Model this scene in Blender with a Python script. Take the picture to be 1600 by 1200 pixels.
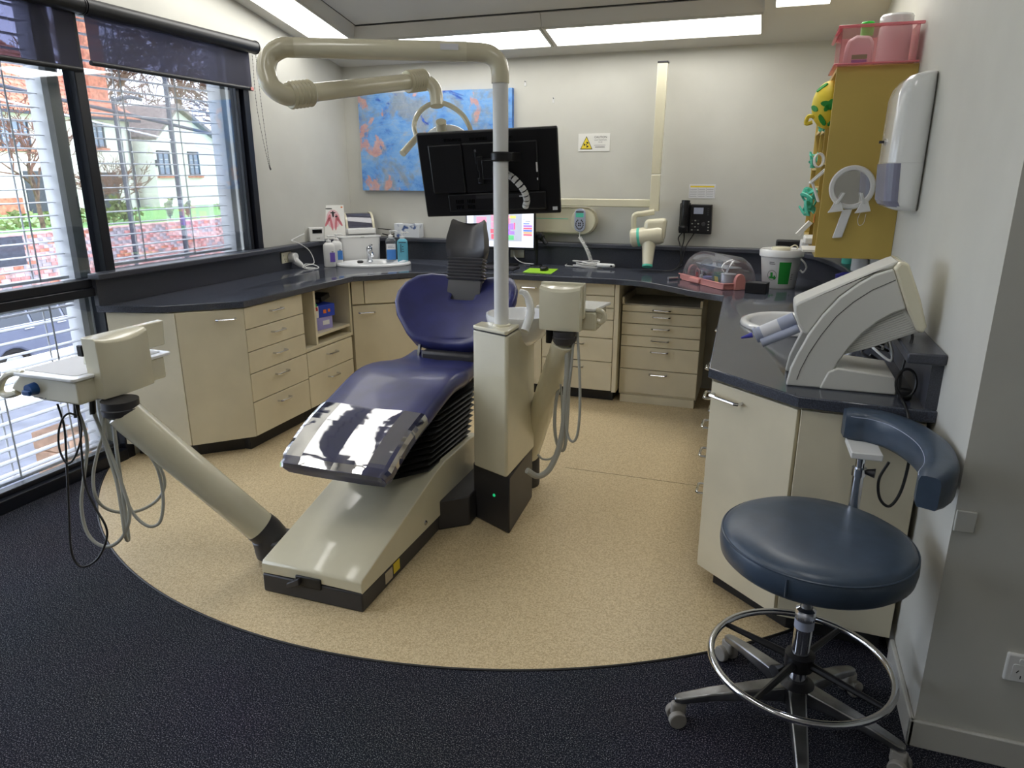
import bpy, bmesh, math, random
from mathutils import Vector, Matrix
V = Vector
R = math.radians
random.seed(7)
for o in list(bpy.data.objects):
    bpy.data.objects.remove(o)
scene = bpy.context.scene
COL = scene.collection

# ------------------------------------------------------------------ camera
FPX, PITCH, YAW, CAMH = 1109.1, R(16.489), R(19.557), 1.58
cam = bpy.data.cameras.new('camera')
cam.sensor_width = 36.0
cam.lens = FPX * 36.0 / 1600.0
cam.clip_start = 0.02
cam.clip_end = 400
camo = bpy.data.objects.new('camera', cam)
COL.objects.link(camo)
camo.location = (0, 0, CAMH)
camo.rotation_euler = (math.pi / 2 - PITCH, 0, YAW)
scene.camera = camo

# ------------------------------------------------------------------ world (overcast sky)
w = bpy.data.worlds.new('overcast_sky')
scene.world = w
w.use_nodes = True
wn = w.node_tree
wn.nodes.clear()
wo = wn.nodes.new('ShaderNodeOutputWorld')
wb = wn.nodes.new('ShaderNodeBackground')
wb.inputs[0].default_value = (0.86, 0.90, 1.0, 1)
wb.inputs[1].default_value = 5.3
wn.links.new(wb.outputs[0], wo.inputs[0])
PANEL = 5.9            # radiance of the ceiling light diffusers
vs = scene.view_settings
vs.view_transform = 'Standard'
vs.look = 'None'
vs.exposure = 0.36
vs.gamma = 1.0
vs.use_curve_mapping = False

# ------------------------------------------------------------------ pixel rays (photo frame 1600 x 1200)
_F0 = V((-math.sin(YAW), math.cos(YAW), 0))
_R = V((math.cos(YAW), math.sin(YAW), 0))
_Z = V((0, 0, 1))
_F = _F0 * math.cos(PITCH) - _Z * math.sin(PITCH)
_U = _Z * math.cos(PITCH) + _F0 * math.sin(PITCH)
CAM = V((0, 0, CAMH))
def ray(x, y): return _F * FPX + _R * (x - 800) + _U * (600 - y)
def onz(x, y, z): d = ray(x, y); return CAM + d * ((z - CAMH) / d.z)
def onx(x, y, X): d = ray(x, y); return CAM + d * (X / d.x)
def ony(x, y, Y): d = ray(x, y); return CAM + d * (Y / d.y)
def ond(x, y, D): return CAM + ray(x, y) * (D / FPX)

# ------------------------------------------------------------------ materials
def lin(c):
    c = c / 255.0
    return c / 12.92 if c <= 0.04045 else ((c + 0.055) / 1.055) ** 2.4
def rgb(c): return (lin(c[0]), lin(c[1]), lin(c[2]), 1)
M = {}
def mat(name, col, rough=0.5, metal=0.0, spec=0.5, var=0.0, vscale=8.0, bump=0.0, bscale=150.0, coat=0.0,
        emit=0.0, trans=0.0, alpha=1.0, col2=None, thr=None, stretch=None, ior=1.45, sss=0.0):
    m = bpy.data.materials.new(name)
    m.use_nodes = True
    nt = m.node_tree
    b = nt.nodes['Principled BSDF']
    b.inputs['Base Color'].default_value = rgb(col)
    b.inputs['Roughness'].default_value = rough
    b.inputs['Metallic'].default_value = metal
    b.inputs['Specular IOR Level'].default_value = spec
    b.inputs['Coat Weight'].default_value = coat
    b.inputs['Coat Roughness'].default_value = 0.08
    b.inputs['Transmission Weight'].default_value = trans
    b.inputs['Alpha'].default_value = alpha
    b.inputs['IOR'].default_value = ior
    if emit:
        b.inputs['Emission Color'].default_value = rgb(col)
        b.inputs['Emission Strength'].default_value = emit
    if var or bump:
        tc = nt.nodes.new('ShaderNodeTexCoord')
        mp = nt.nodes.new('ShaderNodeMapping')
        nt.links.new(tc.outputs['Object'], mp.inputs[0])
        if stretch: mp.inputs['Scale'].default_value = stretch
    if var:
        n = nt.nodes.new('ShaderNodeTexNoise')
        n.inputs['Scale'].default_value = vscale
        n.inputs['Detail'].default_value = 6
        nt.links.new(mp.outputs[0], n.inputs['Vector'])
        cr = nt.nodes.new('ShaderNodeValToRGB')
        c2 = col2 if col2 else tuple(max(0, min(255, k * (1 - var))) for k in col)
        c1 = col if col2 else tuple(max(0, min(255, k * (1 + var * 0.5))) for k in col)
        lo, hi = thr if thr else (0.35, 0.68)
        cr.color_ramp.elements[0].position = lo
        cr.color_ramp.elements[1].position = hi
        cr.color_ramp.elements[0].color = rgb(c2)
        cr.color_ramp.elements[1].color = rgb(c1)
        nt.links.new(n.outputs['Fac'], cr.inputs[0])
        nt.links.new(cr.outputs[0], b.inputs['Base Color'])
    if bump:
        n2 = nt.nodes.new('ShaderNodeTexNoise')
        n2.inputs['Scale'].default_value = bscale
        n2.inputs['Detail'].default_value = 3
        nt.links.new(mp.outputs[0], n2.inputs['Vector'])
        bp = nt.nodes.new('ShaderNodeBump')
        bp.inputs['Strength'].default_value = bump
        bp.inputs['Distance'].default_value = 0.002
        nt.links.new(n2.outputs['Fac'], bp.inputs['Height'])
        nt.links.new(bp.outputs[0], b.inputs['Normal'])
    M[name] = m
    return m
def glassy(name, tint, gloss=0.08, rough=0.02, diffuse=0.0, dcol=(200, 200, 200)):
    """thin see-through sheet: tinted transparency with a fresnel gloss and a little body colour"""
    m = bpy.data.materials.new(name)
    m.use_nodes = True
    nt = m.node_tree
    nt.nodes.clear()
    out = nt.nodes.new('ShaderNodeOutputMaterial')
    tr = nt.nodes.new('ShaderNodeBsdfTransparent')
    tr.inputs[0].default_value = rgb(tint)
    gl = nt.nodes.new('ShaderNodeBsdfGlossy')
    gl.inputs['Roughness'].default_value = rough
    lw = nt.nodes.new('ShaderNodeLayerWeight')
    lw.inputs[0].default_value = 0.35
    ml = nt.nodes.new('ShaderNodeMath')
    ml.operation = 'MULTIPLY_ADD'
    ml.inputs[1].default_value = 0.55
    ml.inputs[2].default_value = gloss * 0.3
    ml.use_clamp = True
    nt.links.new(lw.outputs['Fresnel'], ml.inputs[0])
    mx = nt.nodes.new('ShaderNodeMixShader')
    base = tr
    if diffuse:
        df = nt.nodes.new('ShaderNodeBsdfDiffuse')
        df.inputs[0].default_value = rgb(dcol)
        m2 = nt.nodes.new('ShaderNodeMixShader')
        m2.inputs[0].default_value = diffuse
        nt.links.new(tr.outputs[0], m2.inputs[1])
        nt.links.new(df.outputs[0], m2.inputs[2])
        base = m2
    nt.links.new(ml.outputs[0], mx.inputs[0])
    nt.links.new(base.outputs[0], mx.inputs[1])
    nt.links.new(gl.outputs[0], mx.inputs[2])
    nt.links.new(mx.outputs[0], out.inputs[0])
    M[name] = m
    return m

mat('wall_paint', (205, 204, 196), 0.7, var=0.02, vscale=3, bump=0.05, bscale=300)
mat('ceiling_paint', (214, 212, 206), 0.8, var=0.02, vscale=2)
mat('skirting_paint', (205, 203, 196), 0.45)
mat('window_metal', (26, 29, 38), 0.35, spec=0.5, var=0.1)
mat('blind_black', (24, 25, 28), 0.4)
mat('slat_white', (222, 222, 224), 0.45)
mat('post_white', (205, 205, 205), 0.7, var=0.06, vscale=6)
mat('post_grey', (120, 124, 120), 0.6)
mat('laminate', (219, 210, 184), 0.42, var=0.03, vscale=4)
mat('laminate_dark', (38, 37, 38), 0.5)
mat('worktop', (72, 76, 87), 0.13, spec=0.6, var=0.18, vscale=260, thr=(0.42, 0.62))
mat('ledge', (70, 72, 81), 0.32, var=0.15, vscale=260)
mat('chrome', (215, 217, 222), 0.12, metal=1.0)
mat('brushed', (165, 166, 168), 0.3, metal=1.0, var=0.2, vscale=10)
mat('cream', (223, 217, 191), 0.24, coat=0.6, var=0.02, vscale=5)
mat('cream_dark', (212, 205, 178), 0.26, coat=0.5)
mat('navy', (44, 48, 104), 0.36, spec=0.6, bump=0.12, bscale=260, var=0.12, vscale=9, coat=0.1)
mat('grey_vinyl', (84, 83, 85), 0.36, bump=0.08, bscale=250)
mat('dark_plastic', (58, 57, 60), 0.42, var=0.05)
mat('black_plastic', (27, 27, 30), 0.38)
mat('black_rubber', (26, 26, 28), 0.38)
mat('white_plastic', (226, 226, 224), 0.35)
mat('white_gloss', (232, 233, 232), 0.12, coat=0.4)
mat('ceramic', (234, 235, 236), 0.06, coat=0.6)
mat('hose_grey', (168, 168, 160), 0.4)
mat('stool_vinyl', (66, 80, 98), 0.32, spec=0.6, bump=0.1, bscale=320, var=0.06, vscale=20)
mat('castor_grey', (150, 146, 140), 0.5)
mat('yellow_board', (194, 168, 88), 0.5, var=0.03, vscale=3)
mat('wood_edge', (196, 172, 110), 0.5, var=0.1)
mat('screen_black', (10, 10, 12), 0.15)
mat('paper', (232, 231, 226), 0.8)
mat('label_white', (225, 225, 228), 0.6)
mat('ink', (40, 42, 48), 0.7)
mat('blue_label', (70, 130, 205), 0.5)
mat('violet_label', (120, 95, 190), 0.5)
mat('cyan_liquid', (110, 190, 215), 0.25, trans=0.25)
mat('teal', (90, 200, 175), 0.5)
mat('green', (40, 150, 60), 0.5)
mat('lime', (150, 205, 40), 0.6)
mat('cap_green', (50, 205, 60), 0.4)
mat('pink', (226, 156, 150), 0.4)
mat('red', (215, 50, 55), 0.45)
mat('orange', (225, 120, 40), 0.5)
mat('purple', (70, 70, 165), 0.4)
mat('carton_blue', (42, 72, 190), 0.5)
mat('lavender', (160, 155, 215), 0.5)
mat('grey_machine', (206, 205, 198), 0.38)
mat('grey_label', (170, 176, 196), 0.4)
mat('blue_knob', (32, 78, 140), 0.35)
mat('mirror', (230, 230, 230), 0.02, metal=1.0)
mat('silver', (200, 200, 202), 0.25, metal=1.0)
mat('yellow_sign', (235, 210, 60), 0.6)
mat('light_diffuser', (255, 253, 248), 0.5, emit=PANEL)
mat('green_led', (30, 190, 120), 0.4, emit=0.6)
glassy('window_glass', (236, 240, 244), 0.05)
glassy('clear_plastic', (226, 228, 234), 0.2, 0.05, 0.10, (225, 225, 235))
glassy('pink_plastic', (255, 238, 240), 0.15, 0.1, 0.17, (252, 172, 182))
glassy('pink_rim', (255, 215, 220), 0.15, 0.1, 0.45, (250, 150, 162))
glassy('smoke_plastic', (150, 150, 165), 0.15, 0.05, 0.35, (120, 120, 140))
glassy('screen_fabric', (172, 172, 190), 0.0, 0.6, 0.22, (22, 22, 26))
mat('smoke_grey', (128, 128, 148), 0.25)
glassy('clear_film', (245, 247, 250), 0.6, 0.03)
glassy('bottle_clear', (220, 228, 235), 0.15, 0.05, 0.12, (220, 225, 230))

# ------------------------------------------------------------------ mesh building
class MB:
    def __init__(s): s.v = []; s.f = []; s.mi = []; s.m = 0
    def add(s, vs, fs):
        n = len(s.v)
        s.v += [V(p) for p in vs]
        for f in fs:
            s.f.append(tuple(i + n for i in f)); s.mi.append(s.m)
        return s
    def box(s, x0, x1, y0, y1, z0, z1):
        return s.add([(x0,y0,z0),(x1,y0,z0),(x1,y1,z0),(x0,y1,z0),(x0,y0,z1),(x1,y0,z1),(x1,y1,z1),(x0,y1,z1)],
                     [(0,3,2,1),(4,5,6,7),(0,1,5,4),(1,2,6,5),(2,3,7,6),(3,0,4,7)])
    def obox(s, o, ax, ay, az):
        """box from corner o with three edge vectors"""
        o, ax, ay, az = V(o), V(ax), V(ay), V(az)
        p = [o, o+ax, o+ax+ay, o+ay, o+az, o+ax+az, o+ax+ay+az, o+ay+az]
        return s.add(p, [(0,3,2,1),(4,5,6,7),(0,1,5,4),(1,2,6,5),(2,3,7,6),(3,0,4,7)])
    def prism(s, poly, a, b, ax='z'):
        def P(u, w, t): return (u, w, t) if ax == 'z' else ((u, t, w) if ax == 'y' else (t, u, w))
        n = len(poly)
        vs = [P(u, w, a) for u, w in poly] + [P(u, w, b) for u, w in poly]
        fs = [tuple(range(n))[::-1], tuple(range(n, 2*n))] + [(i, (i+1) % n, n+(i+1) % n, n+i) for i in range(n)]
        return s.add(vs, fs)
    def quad(s, a, b, c, d): return s.add([a, b, c, d], [(0, 1, 2, 3)])
    def loft(s, secs, caps=True, closed=False):
        n = len(secs[0]); k = len(secs)
        vs = [p for sec in secs for p in sec]
        fs = []
        for j in range(k if closed else k-1):
            a, b = j*n, ((j+1) % k)*n
            for i in range(n):
                fs.append((a+i, a+(i+1) % n, b+(i+1) % n, b+i))
        if caps and not closed:
            fs.append(tuple(range(n))[::-1]); fs.append(tuple(range((k-1)*n, k*n)))
        return s.add(vs, fs)
    def tube(s, pts, r, n=10, closed=False, flat=1.0):
        pts = [V(p) for p in pts]
        k = len(pts)
        rr = r if isinstance(r, (list, tuple)) else [r]*k
        secs = []; up = None
        for i in range(k):
            if closed: t = pts[(i+1) % k] - pts[i-1]
            else: t = pts[min(i+1, k-1)] - pts[max(i-1, 0)]
            t.normalize()
            if up is None:
                up = V((0, 0, 1)) if abs(t.z) < 0.9 else V((1, 0, 0))
            u = up - t * up.dot(t)
            if u.length < 1e-6: u = t.orthogonal()
            u.normalize(); up = u
            q = t.cross(u)
            secs.append([pts[i] + (u*math.cos(2*math.pi*j/n)*flat + q*math.sin(2*math.pi*j/n)) * rr[i] for j in range(n)])
        return s.loft(secs, True, closed)
    def lathe(s, prof, c=(0, 0, 0), n=24, mx=None, sy=1.0):
        c = V(c)
        secs = []
        for r, z in prof:
            r = max(r, 0.0004)
            sec = []
            for j in range(n):
                a = 2*math.pi*j/n
                p = V((r*math.cos(a), r*math.sin(a)*sy, z))
                if mx is not None: p = mx @ p
                sec.append(p + c)
            secs.append(sec)
        if prof[0][0] > 0.001: return s.loft(secs, False, True)
        return s.loft(secs)
    def ball(s, c, r, n=16, k=10, mx=None):
        if not isinstance(r, (list, tuple)): r = (r, r, r)
        secs = []
        for j in range(k+1):
            t = math.pi*(j/k)
            rad = max(math.sin(t), 0.004)
            sec = []
            for i in range(n):
                a = 2*math.pi*i/n
                p = V((r[0]*rad*math.cos(a), r[1]*rad*math.sin(a), -r[2]*math.cos(t)))
                if mx is not None: p = mx @ p
                sec.append(p + V(c))
            secs.append(sec)
        return s.loft(secs)
    def xf(s, mx): s.v = [mx @ p for p in s.v]; return s

ROOT = {}
def root_of(o):
    while o.parent: o = o.parent
    return o
def obj(name, mb, m, parent=None, bevel=0.0, seg=2, smooth=35, sub=0, local=False, kind=None, label=None):
    me = bpy.data.meshes.new(name)
    vs = mb.v
    if parent is not None and not local:
        rt = root_of(parent)
        inv = ROOT[rt.name].inverted()
        vs = [inv @ p for p in vs]
    me.from_pydata([tuple(p) for p in vs], [], mb.f)
    ms = m if isinstance(m, (list, tuple)) else [m]
    for k in ms: me.materials.append(M[k])
    if len(ms) > 1: me.polygons.foreach_set('material_index', mb.mi)
    bm = bmesh.new(); bm.from_mesh(me)
    bmesh.ops.recalc_face_normals(bm, faces=bm.faces)
    bm.to_mesh(me); bm.free()
    if smooth:
        me.polygons.foreach_set('use_smooth', [True]*len(me.polygons))
        me.set_sharp_from_angle(angle=R(smooth))
    o = bpy.data.objects.new(name, me)
    COL.objects.link(o)
    if parent is not None: o.parent = parent
    else: ROOT[o.name] = Matrix.Identity(4)
    if bevel:
        b = o.modifiers.new('bevel', 'BEVEL')
        b.width = bevel; b.segments = seg; b.limit_method = 'ANGLE'; b.angle_limit = R(40)
        b.harden_normals = False
    if sub:
        q = o.modifiers.new('sub', 'SUBSURF'); q.levels = sub; q.render_levels = sub
    if kind: o['kind'] = kind
    if label: o['label'] = label
    return o
def thing(name, label, cat, loc=(0, 0, 0), rz=0.0, group=None):
    o = bpy.data.objects.new(name, None)
    COL.objects.link(o)
    o.empty_display_size = 0.05
    o.location = loc
    o.rotation_euler = (0, 0, rz)
    ROOT[o.name] = Matrix.Translation(V(loc)) @ Matrix.Rotation(rz, 4, 'Z')
    return tag(o, label, cat, group)
def tag(o, label, cat, group=None):
    o['label'] = label; o['category'] = cat
    if group: o['group'] = group
    return o
def struct(name, mb, m, **k):
    o = obj(name, mb, m, **k)
    o['kind'] = 'structure'
    return o
def share(src, name, parent=None, loc=None, rot=None, scale=None):
    o = bpy.data.objects.new(name, src.data)
    COL.objects.link(o)
    if parent is not None: o.parent = parent
    if loc is not None: o.location = loc
    if rot is not None: o.rotation_euler = rot
    if scale is not None: o.scale = scale
    for md in src.modifiers:
        if md.type == 'BEVEL':
            b = o.modifiers.new('bevel', 'BEVEL'); b.width = md.width; b.segments = md.segments
            b.limit_method = 'ANGLE'; b.angle_limit = md.angle_limit
    return o
def spl(pts, k=8, closed=False):
    pts = [V(p) for p in pts]
    n = len(pts); out = []
    rng = n if closed else n-1
    for i in range(rng):
        p0 = pts[i-1] if (i > 0 or closed) else pts[0]*2 - pts[1]
        p1 = pts[i]; p2 = pts[(i+1) % n]
        p3 = pts[(i+2) % n] if (i+2 < n or closed) else p2*2 - p1
        for j in range(k):
            t = j/k
            out.append(0.5*((2*p1) + (p2-p0)*t + (2*p0-5*p1+4*p2-p3)*t*t + (3*p1-p0-3*p2+p3)*t*t*t))
    if not closed: out.append(pts[-1])
    return out
def arcpts(c, r, a0, a1, n, e1, e2):
    c, e1, e2 = V(c), V(e1), V(e2)
    return [c + e1*(r*math.cos(a0+(a1-a0)*i/n)) + e2*(r*math.sin(a0+(a1-a0)*i/n)) for i in range(n+1)]
def lettering(body, size, origin, ex, ey, mb, depth=0.0006, align='LEFT'):
    """adds built-in-font text as thin mesh to mb, baseline at origin, along ex, up ey"""
    cu = bpy.data.curves.new('txt', 'FONT')
    cu.body = body; cu.size = size; cu.align_x = align; cu.resolution_u = 2
    to = bpy.data.objects.new('txt', cu)
    COL.objects.link(to)
    dg = bpy.context.evaluated_depsgraph_get()
    me = bpy.data.meshes.new_from_object(to.evaluated_get(dg))
    ex, ey = V(ex).normalized(), V(ey).normalized()
    en = ex.cross(ey)
    mb.add([V(origin) + ex*v.co.x + ey*v.co.y + en*depth for v in me.vertices], [tuple(p.vertices) for p in me.polygons])
    bpy.data.objects.remove(to); bpy.data.curves.remove(cu); bpy.data.meshes.remove(me)
    return mb
def rrect(w, h, r, n=4, cx=0.0, cy=0.0):
    p = []
    for (sx, sy, a) in ((1, 1, 0), (-1, 1, 90), (-1, -1, 180), (1, -1, 270)):
        for i in range(n+1):
            t = R(a + 90*i/n)
            p.append((cx + sx*(w/2-r) + r*math.cos(t), cy + sy*(h/2-r) + r*math.sin(t)))
    return p

# ================================================================== ROOM SHELL
XL, XR, YB, SL = -3.38, 0.525, 5.405, 0.2
def zc(y): return 2.405 + SL*(YB - y)
def carpet_mat():
    m = mat('carpet', (30, 32, 42), 0.95, spec=0.1)
    nt = m.node_tree; b = nt.nodes['Principled BSDF']
    tc = nt.nodes.new('ShaderNodeTexCoord')
    n1 = nt.nodes.new('ShaderNodeTexNoise'); n1.inputs['Scale'].default_value = 270; n1.inputs['Detail'].default_value = 2
    n2 = nt.nodes.new('ShaderNodeTexNoise'); n2.inputs['Scale'].default_value = 2.2; n2.inputs['Detail'].default_value = 3
    nt.links.new(tc.outputs['Object'], n1.inputs['Vector']); nt.links.new(tc.outputs['Object'], n2.inputs['Vector'])
    cr = nt.nodes.new('ShaderNodeValToRGB')
    cr.color_ramp.elements[0].position = 0.40; cr.color_ramp.elements[0].color = rgb((26, 27, 35))
    cr.color_ramp.elements[1].position = 0.70; cr.color_ramp.elements[1].color = rgb((150, 150, 158))
    e = cr.color_ramp.elements.new(0.55); e.color = rgb((48, 50, 62))
    nt.links.new(n1.outputs['Fac'], cr.inputs[0])
    mx = nt.nodes.new('ShaderNodeMix'); mx.data_type = 'RGBA'; mx.blend_type = 'MULTIPLY'; mx.inputs[0].default_value = 0.25
    nt.links.new(cr.outputs[0], mx.inputs[6]); nt.links.new(n2.outputs['Color'], mx.inputs[7])
    nt.links.new(mx.outputs[2], b.inputs['Base Color'])
    bp = nt.nodes.new('ShaderNodeBump'); bp.inputs['Strength'].default_value = 0.6; bp.inputs['Distance'].default_value = 0.004
    nt.links.new(n1.outputs['Fac'], bp.inputs['Height']); nt.links.new(bp.outputs[0], b.inputs['Normal'])
def vinyl_mat():
    m = mat('vinyl', (186, 166, 130), 0.42, spec=0.35)
    nt = m.node_tree; b = nt.nodes['Principled BSDF']
    tc = nt.nodes.new('ShaderNodeTexCoord')
    n1 = nt.nodes.new('ShaderNodeTexNoise'); n1.inputs['Scale'].default_value = 330; n1.inputs['Detail'].default_value = 1
    n2 = nt.nodes.new('ShaderNodeTexNoise'); n2.inputs['Scale'].default_value = 150; n2.inputs['Detail'].default_value = 4
    for n in (n1, n2): nt.links.new(tc.outputs['Object'], n.inputs['Vector'])
    cr = nt.nodes.new('ShaderNodeValToRGB')
    cr.color_ramp.elements[0].position = 0.24; cr.color_ramp.elements[0].color = rgb((120, 100, 70))
    cr.color_ramp.elements[1].position = 0.72; cr.color_ramp.elements[1].color = rgb((238, 221, 184))
    e = cr.color_ramp.elements.new(0.36); e.color = rgb((212, 192, 152))
    nt.links.new(n1.outputs['Fac'], cr.inputs[0])
    c2 = nt.nodes.new('ShaderNodeValToRGB')
    c2.color_ramp.elements[0].position = 0.35; c2.color_ramp.elements[0].color = rgb((222, 214, 204))
    c2.color_ramp.elements[1].position = 0.6; c2.color_ramp.elements[1].color = rgb((255, 255, 255))
    nt.links.new(n2.outputs['Fac'], c2.inputs[0])
    mx = nt.nodes.new('ShaderNodeMix'); mx.data_type = 'RGBA'; mx.blend_type = 'MULTIPLY'; mx.inputs[0].default_value = 1.0
    nt.links.new(cr.outputs[0], mx.inputs[6]); nt.links.new(c2.outputs[0], mx.inputs[7])
    nt.links.new(mx.outputs[2], b.inputs['Base Color'])
carpet_mat(); vinyl_mat()
mat('weld_line', (128, 110, 80), 0.5)
struct('floor', MB().box(-3.58, 2.5, -2.2, 5.6, -0.12, 0.0), 'carpet', smooth=0)
cx, cy, cr_ = -1.445, 4.111, 2.37
arc = []
for i in range(181):
    a = R(180 + i)
    x, y = cx + cr_*math.cos(a), cy + cr_*math.sin(a)
    if XL < x < XR: arc.append((x, y))
poly = [(XL, YB), (XL, cy - math.sqrt(cr_**2 - (XL-cx)**2))] + arc + [(XR, cy - math.sqrt(cr_**2 - (XR-cx)**2)), (XR, YB)]
vf = struct('vinyl_floor', MB().prism(poly, 0.0, 0.003), 'vinyl', smooth=0)
obj('weld_seam', MB().obox((-0.95, 3.565, 0.0028), (0.80, 0.0, 0), (0, 0.004, 0), (0, 0, 0.0008)), 'weld_line', vf, smooth=0)
obj('edge_strip', MB().tube([(x, y, 0.001) for x, y in arc], 0.005, 6), 'laminate_dark', vf)

struct('wall_back', MB().box(-3.58, 0.70, YB, YB+0.12, 0, 2.6), 'wall_paint', smooth=0)
wl = MB()
wl.box(-3.60, XL, 4.22, YB, 0, 3.0)
wl.box(-3.60, XL, 2.86, 4.22, 0, 1.04)
wl.box(-3.60, XL, 0.3, 4.22, 2.42, 3.9)
wl.box(-3.60, XL, -2.1, 0.3, 0, 4.0)
struct('wall_left', wl, 'wall_paint', smooth=0)
struct('wall_right', MB().box(XR, 0.65, 1.965, YB, 0, 3.3), 'wall_paint', smooth=0)
struct('wall_return', MB().box(0.65, 2.5, 1.965, 2.09, 0, 3.3), 'wall_paint', smooth=0)
struct('wall_side', MB().box(2.38, 2.5, -2.1, 1.965, 0, 4.0), 'wall_paint', smooth=0)
struct('wall_front', MB().box(-3.58, 2.5, -2.22, -2.1, 0, 4.1), 'wall_paint', smooth=0)
struct('baseboard_right', MB().box(XR-0.014, XR, 1.951, 2.345, 0, 0.088), 'skirting_paint', bevel=0.004)
struct('baseboard_return', MB().box(XR-0.014, 2.38, 1.951, 1.965, 0, 0.088), 'skirting_paint', bevel=0.004)

# raked ceiling: perimeter soffit with a shallow raised tray
TX0, TX1, TY0, TY1 = -2.955, -0.15, 1.5, 4.905
ce = MB()
def slab(x0, x1, y0, y1, up=0.0, th=0.2):
    ce.prism([(y0, zc(y0)+up), (y1, zc(y1)+up), (y1, zc(y1)+th), (y0, zc(y0)+th)], x0, x1, 'x')
slab(-3.60, TX0, -2.2, 5.53); slab(TX1, 2.5, -2.2, 5.53)
slab(TX0, TX1, TY1, 5.53); slab(TX0, TX1, -2.2, TY0); slab(TX0, TX1, TY0, TY1, 0.078, 0.2)
struct('ceiling', ce, 'ceiling_paint', smooth=0)
tr = MB()
for x0, x1 in ((TX0, -1.537), (-1.533, TX1)):
    z0 = zc(TY1)
    tr.prism([(TY1, z0), (TY1, z0+0.078), (TY1-0.042, z0+0.078), (TY1-0.004, z0)], x0, x1, 'x')
struct('trim_1', tr, 'ceiling_paint', smooth=0)
t2 = MB()
sec = lambda y: [(TX0, y, zc(y)), (TX0+0.004, y, zc(y)), (TX0+0.045, y, zc(y)+0.078), (TX0, y, zc(y)+0.078)]
t2.loft([sec(TY1-0.004), sec(TY0)])
struct('trim_2', t2, 'ceiling_paint', smooth=0)
gl = MB()  # dark strip standing in for the shadow line around the raised tray
gl.prism([(TY1-0.050, zc(TY1-0.05)+0.0762), (TY1-0.040, zc(TY1-0.04)+0.0762), (TY1-0.040, zc(TY1-0.04)+0.079), (TY1-0.05, zc(TY1-0.05)+0.079)], TX0+0.05, TX1, 'x')
sec = lambda y: [(TX0+0.044, y, zc(y)+0.0762), (TX0+0.050, y, zc(y)+0.0762), (TX0+0.05, y, zc(y)+0.079), (TX0+0.044, y, zc(y)+0.079)]
gl.loft([sec(TY1-0.045), sec(TY0)])
struct('trim_shadow', gl, 'laminate_dark', smooth=0)

def ceiling_light(x0, x1, y0, y1, label):
    t = thing('ceiling_light', label, 'light', ((x0+x1)/2, (y0+y1)/2, zc((y0+y1)/2)), group='recessed fluorescent ceiling panels')
    f = MB(); d = MB()
    def pl(mb, a, b, c, e, lo, hi):
        mb.add([(a, c, zc(c)+lo), (b, c, zc(c)+lo), (b, e, zc(e)+lo), (a, e, zc(e)+lo), (a, c, zc(c)+hi), (b, c, zc(c)+hi), (b, e, zc(e)+hi), (a, e, zc(e)+hi)],
               [(0,3,2,1),(4,5,6,7),(0,1,5,4),(1,2,6,5),(2,3,7,6),(3,0,4,7)])
    r = 0.014
    pl(f, x0, x0+r, y0, y1, -0.012, 0.0); pl(f, x1-r, x1, y0, y1, -0.012, 0.0)
    pl(f, x0+r, x1-r, y0, y0+r, -0.012, 0.0); pl(f, x0+r, x1-r, y1-r, y1, -0.012, 0.0)
    pl(d, x0+r, x1-r, y0+r, y1-r, -0.008, -0.002)
    obj('frame', f, 'skirting_paint', t, smooth=0); obj('diffuser', d, 'light_diffuser', t, smooth=0)
ceiling_light(-2.94, -1.545, 4.905, 5.22, 'long white light panel partly hidden above the lamp arm')
ceiling_light(-1.525, -0.155, 4.905, 5.22, 'long white light panel above the radiation sign and x-ray arm')
ceiling_light(-3.262, -2.945, 3.48, 4.86, 'long white light panel running along the window wall')
ceiling_light(-3.262, -2.945, 2.06, 3.44, 'light panel over the window blinds, outside the picture')
ceiling_light(-0.10, 0.215, 3.46, 4.845, 'short visible end of a light panel above the yellow cupboard')
for k, (lx, ly) in enumerate(((-3.262, 0.62), (-0.10, 0.62), (-1.70, 0.30), (-1.70, -1.5))):  # unseen extra panels, added to brighten the dark foreground
    ceiling_light(lx, lx+0.317, ly, ly+1.38, ('added fill light panel at the front end of the window wall, out of view', 'added fill light panel between the camera and the right bench, out of view', 'added fill light panel over the carpet before the chair, out of view', 'added fill light panel far behind the photographer, out of view', 'added fill light panel right of the photographer, out of view')[k])

# ------------------------------------------------------------------ window wall
win = thing('window_1', 'black metal window frame with mullion, transom and clear panes beside the bench', 'window', (XL, 2.3, 0))
win['kind'] = 'structure'
fx0, fx1 = -3.45, -3.365
obj('mullion', MB().box(fx0, fx1, 2.905, 2.965, 1.0, 2.42), 'window_metal', win, bevel=0.004)
obj('mullion', MB().box(fx0, fx1, 1.18, 1.24, 0.08, 2.42), 'window_metal', win, bevel=0.004)
obj('jamb', MB().box(fx0, fx1, 2.85, 2.905, 0.0, 1.0), 'window_metal', win, bevel=0.004)
j = MB().box(fx0, fx1-0.02, 4.115, 4.145, 1.04, 2.42).box(fx0+0.02, fx1-0.05, 4.145, 4.165, 1.04, 2.42).box(fx0, fx1, 4.165, 4.22, 1.04, 2.42)
obj('jamb', j, 'window_metal', win, bevel=0.003)
tm = MB().box(fx0, fx1, 0.3, 2.85, 0.953, 0.998).box(fx0, fx1-0.012, 0.3, 2.85, 0.998, 1.045)
obj('transom', tm, 'window_metal', win, bevel=0.004)
obj('sill', MB().box(fx0, fx1, 2.965, 4.115, 1.04, 1.072), 'window_metal', win, bevel=0.003)
obj('head', MB().box(fx0, fx1, 0.3, 4.22, 2.385, 2.42), 'window_metal', win)
bs = MB().box(fx0, fx1+0.008, 0.3, 2.85, 0.0, 0.066).box(fx0, fx1-0.03, 0.3, 2.85, 0.066, 0.09)
obj('sill', bs, 'window_metal', win, bevel=0.004)
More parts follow.
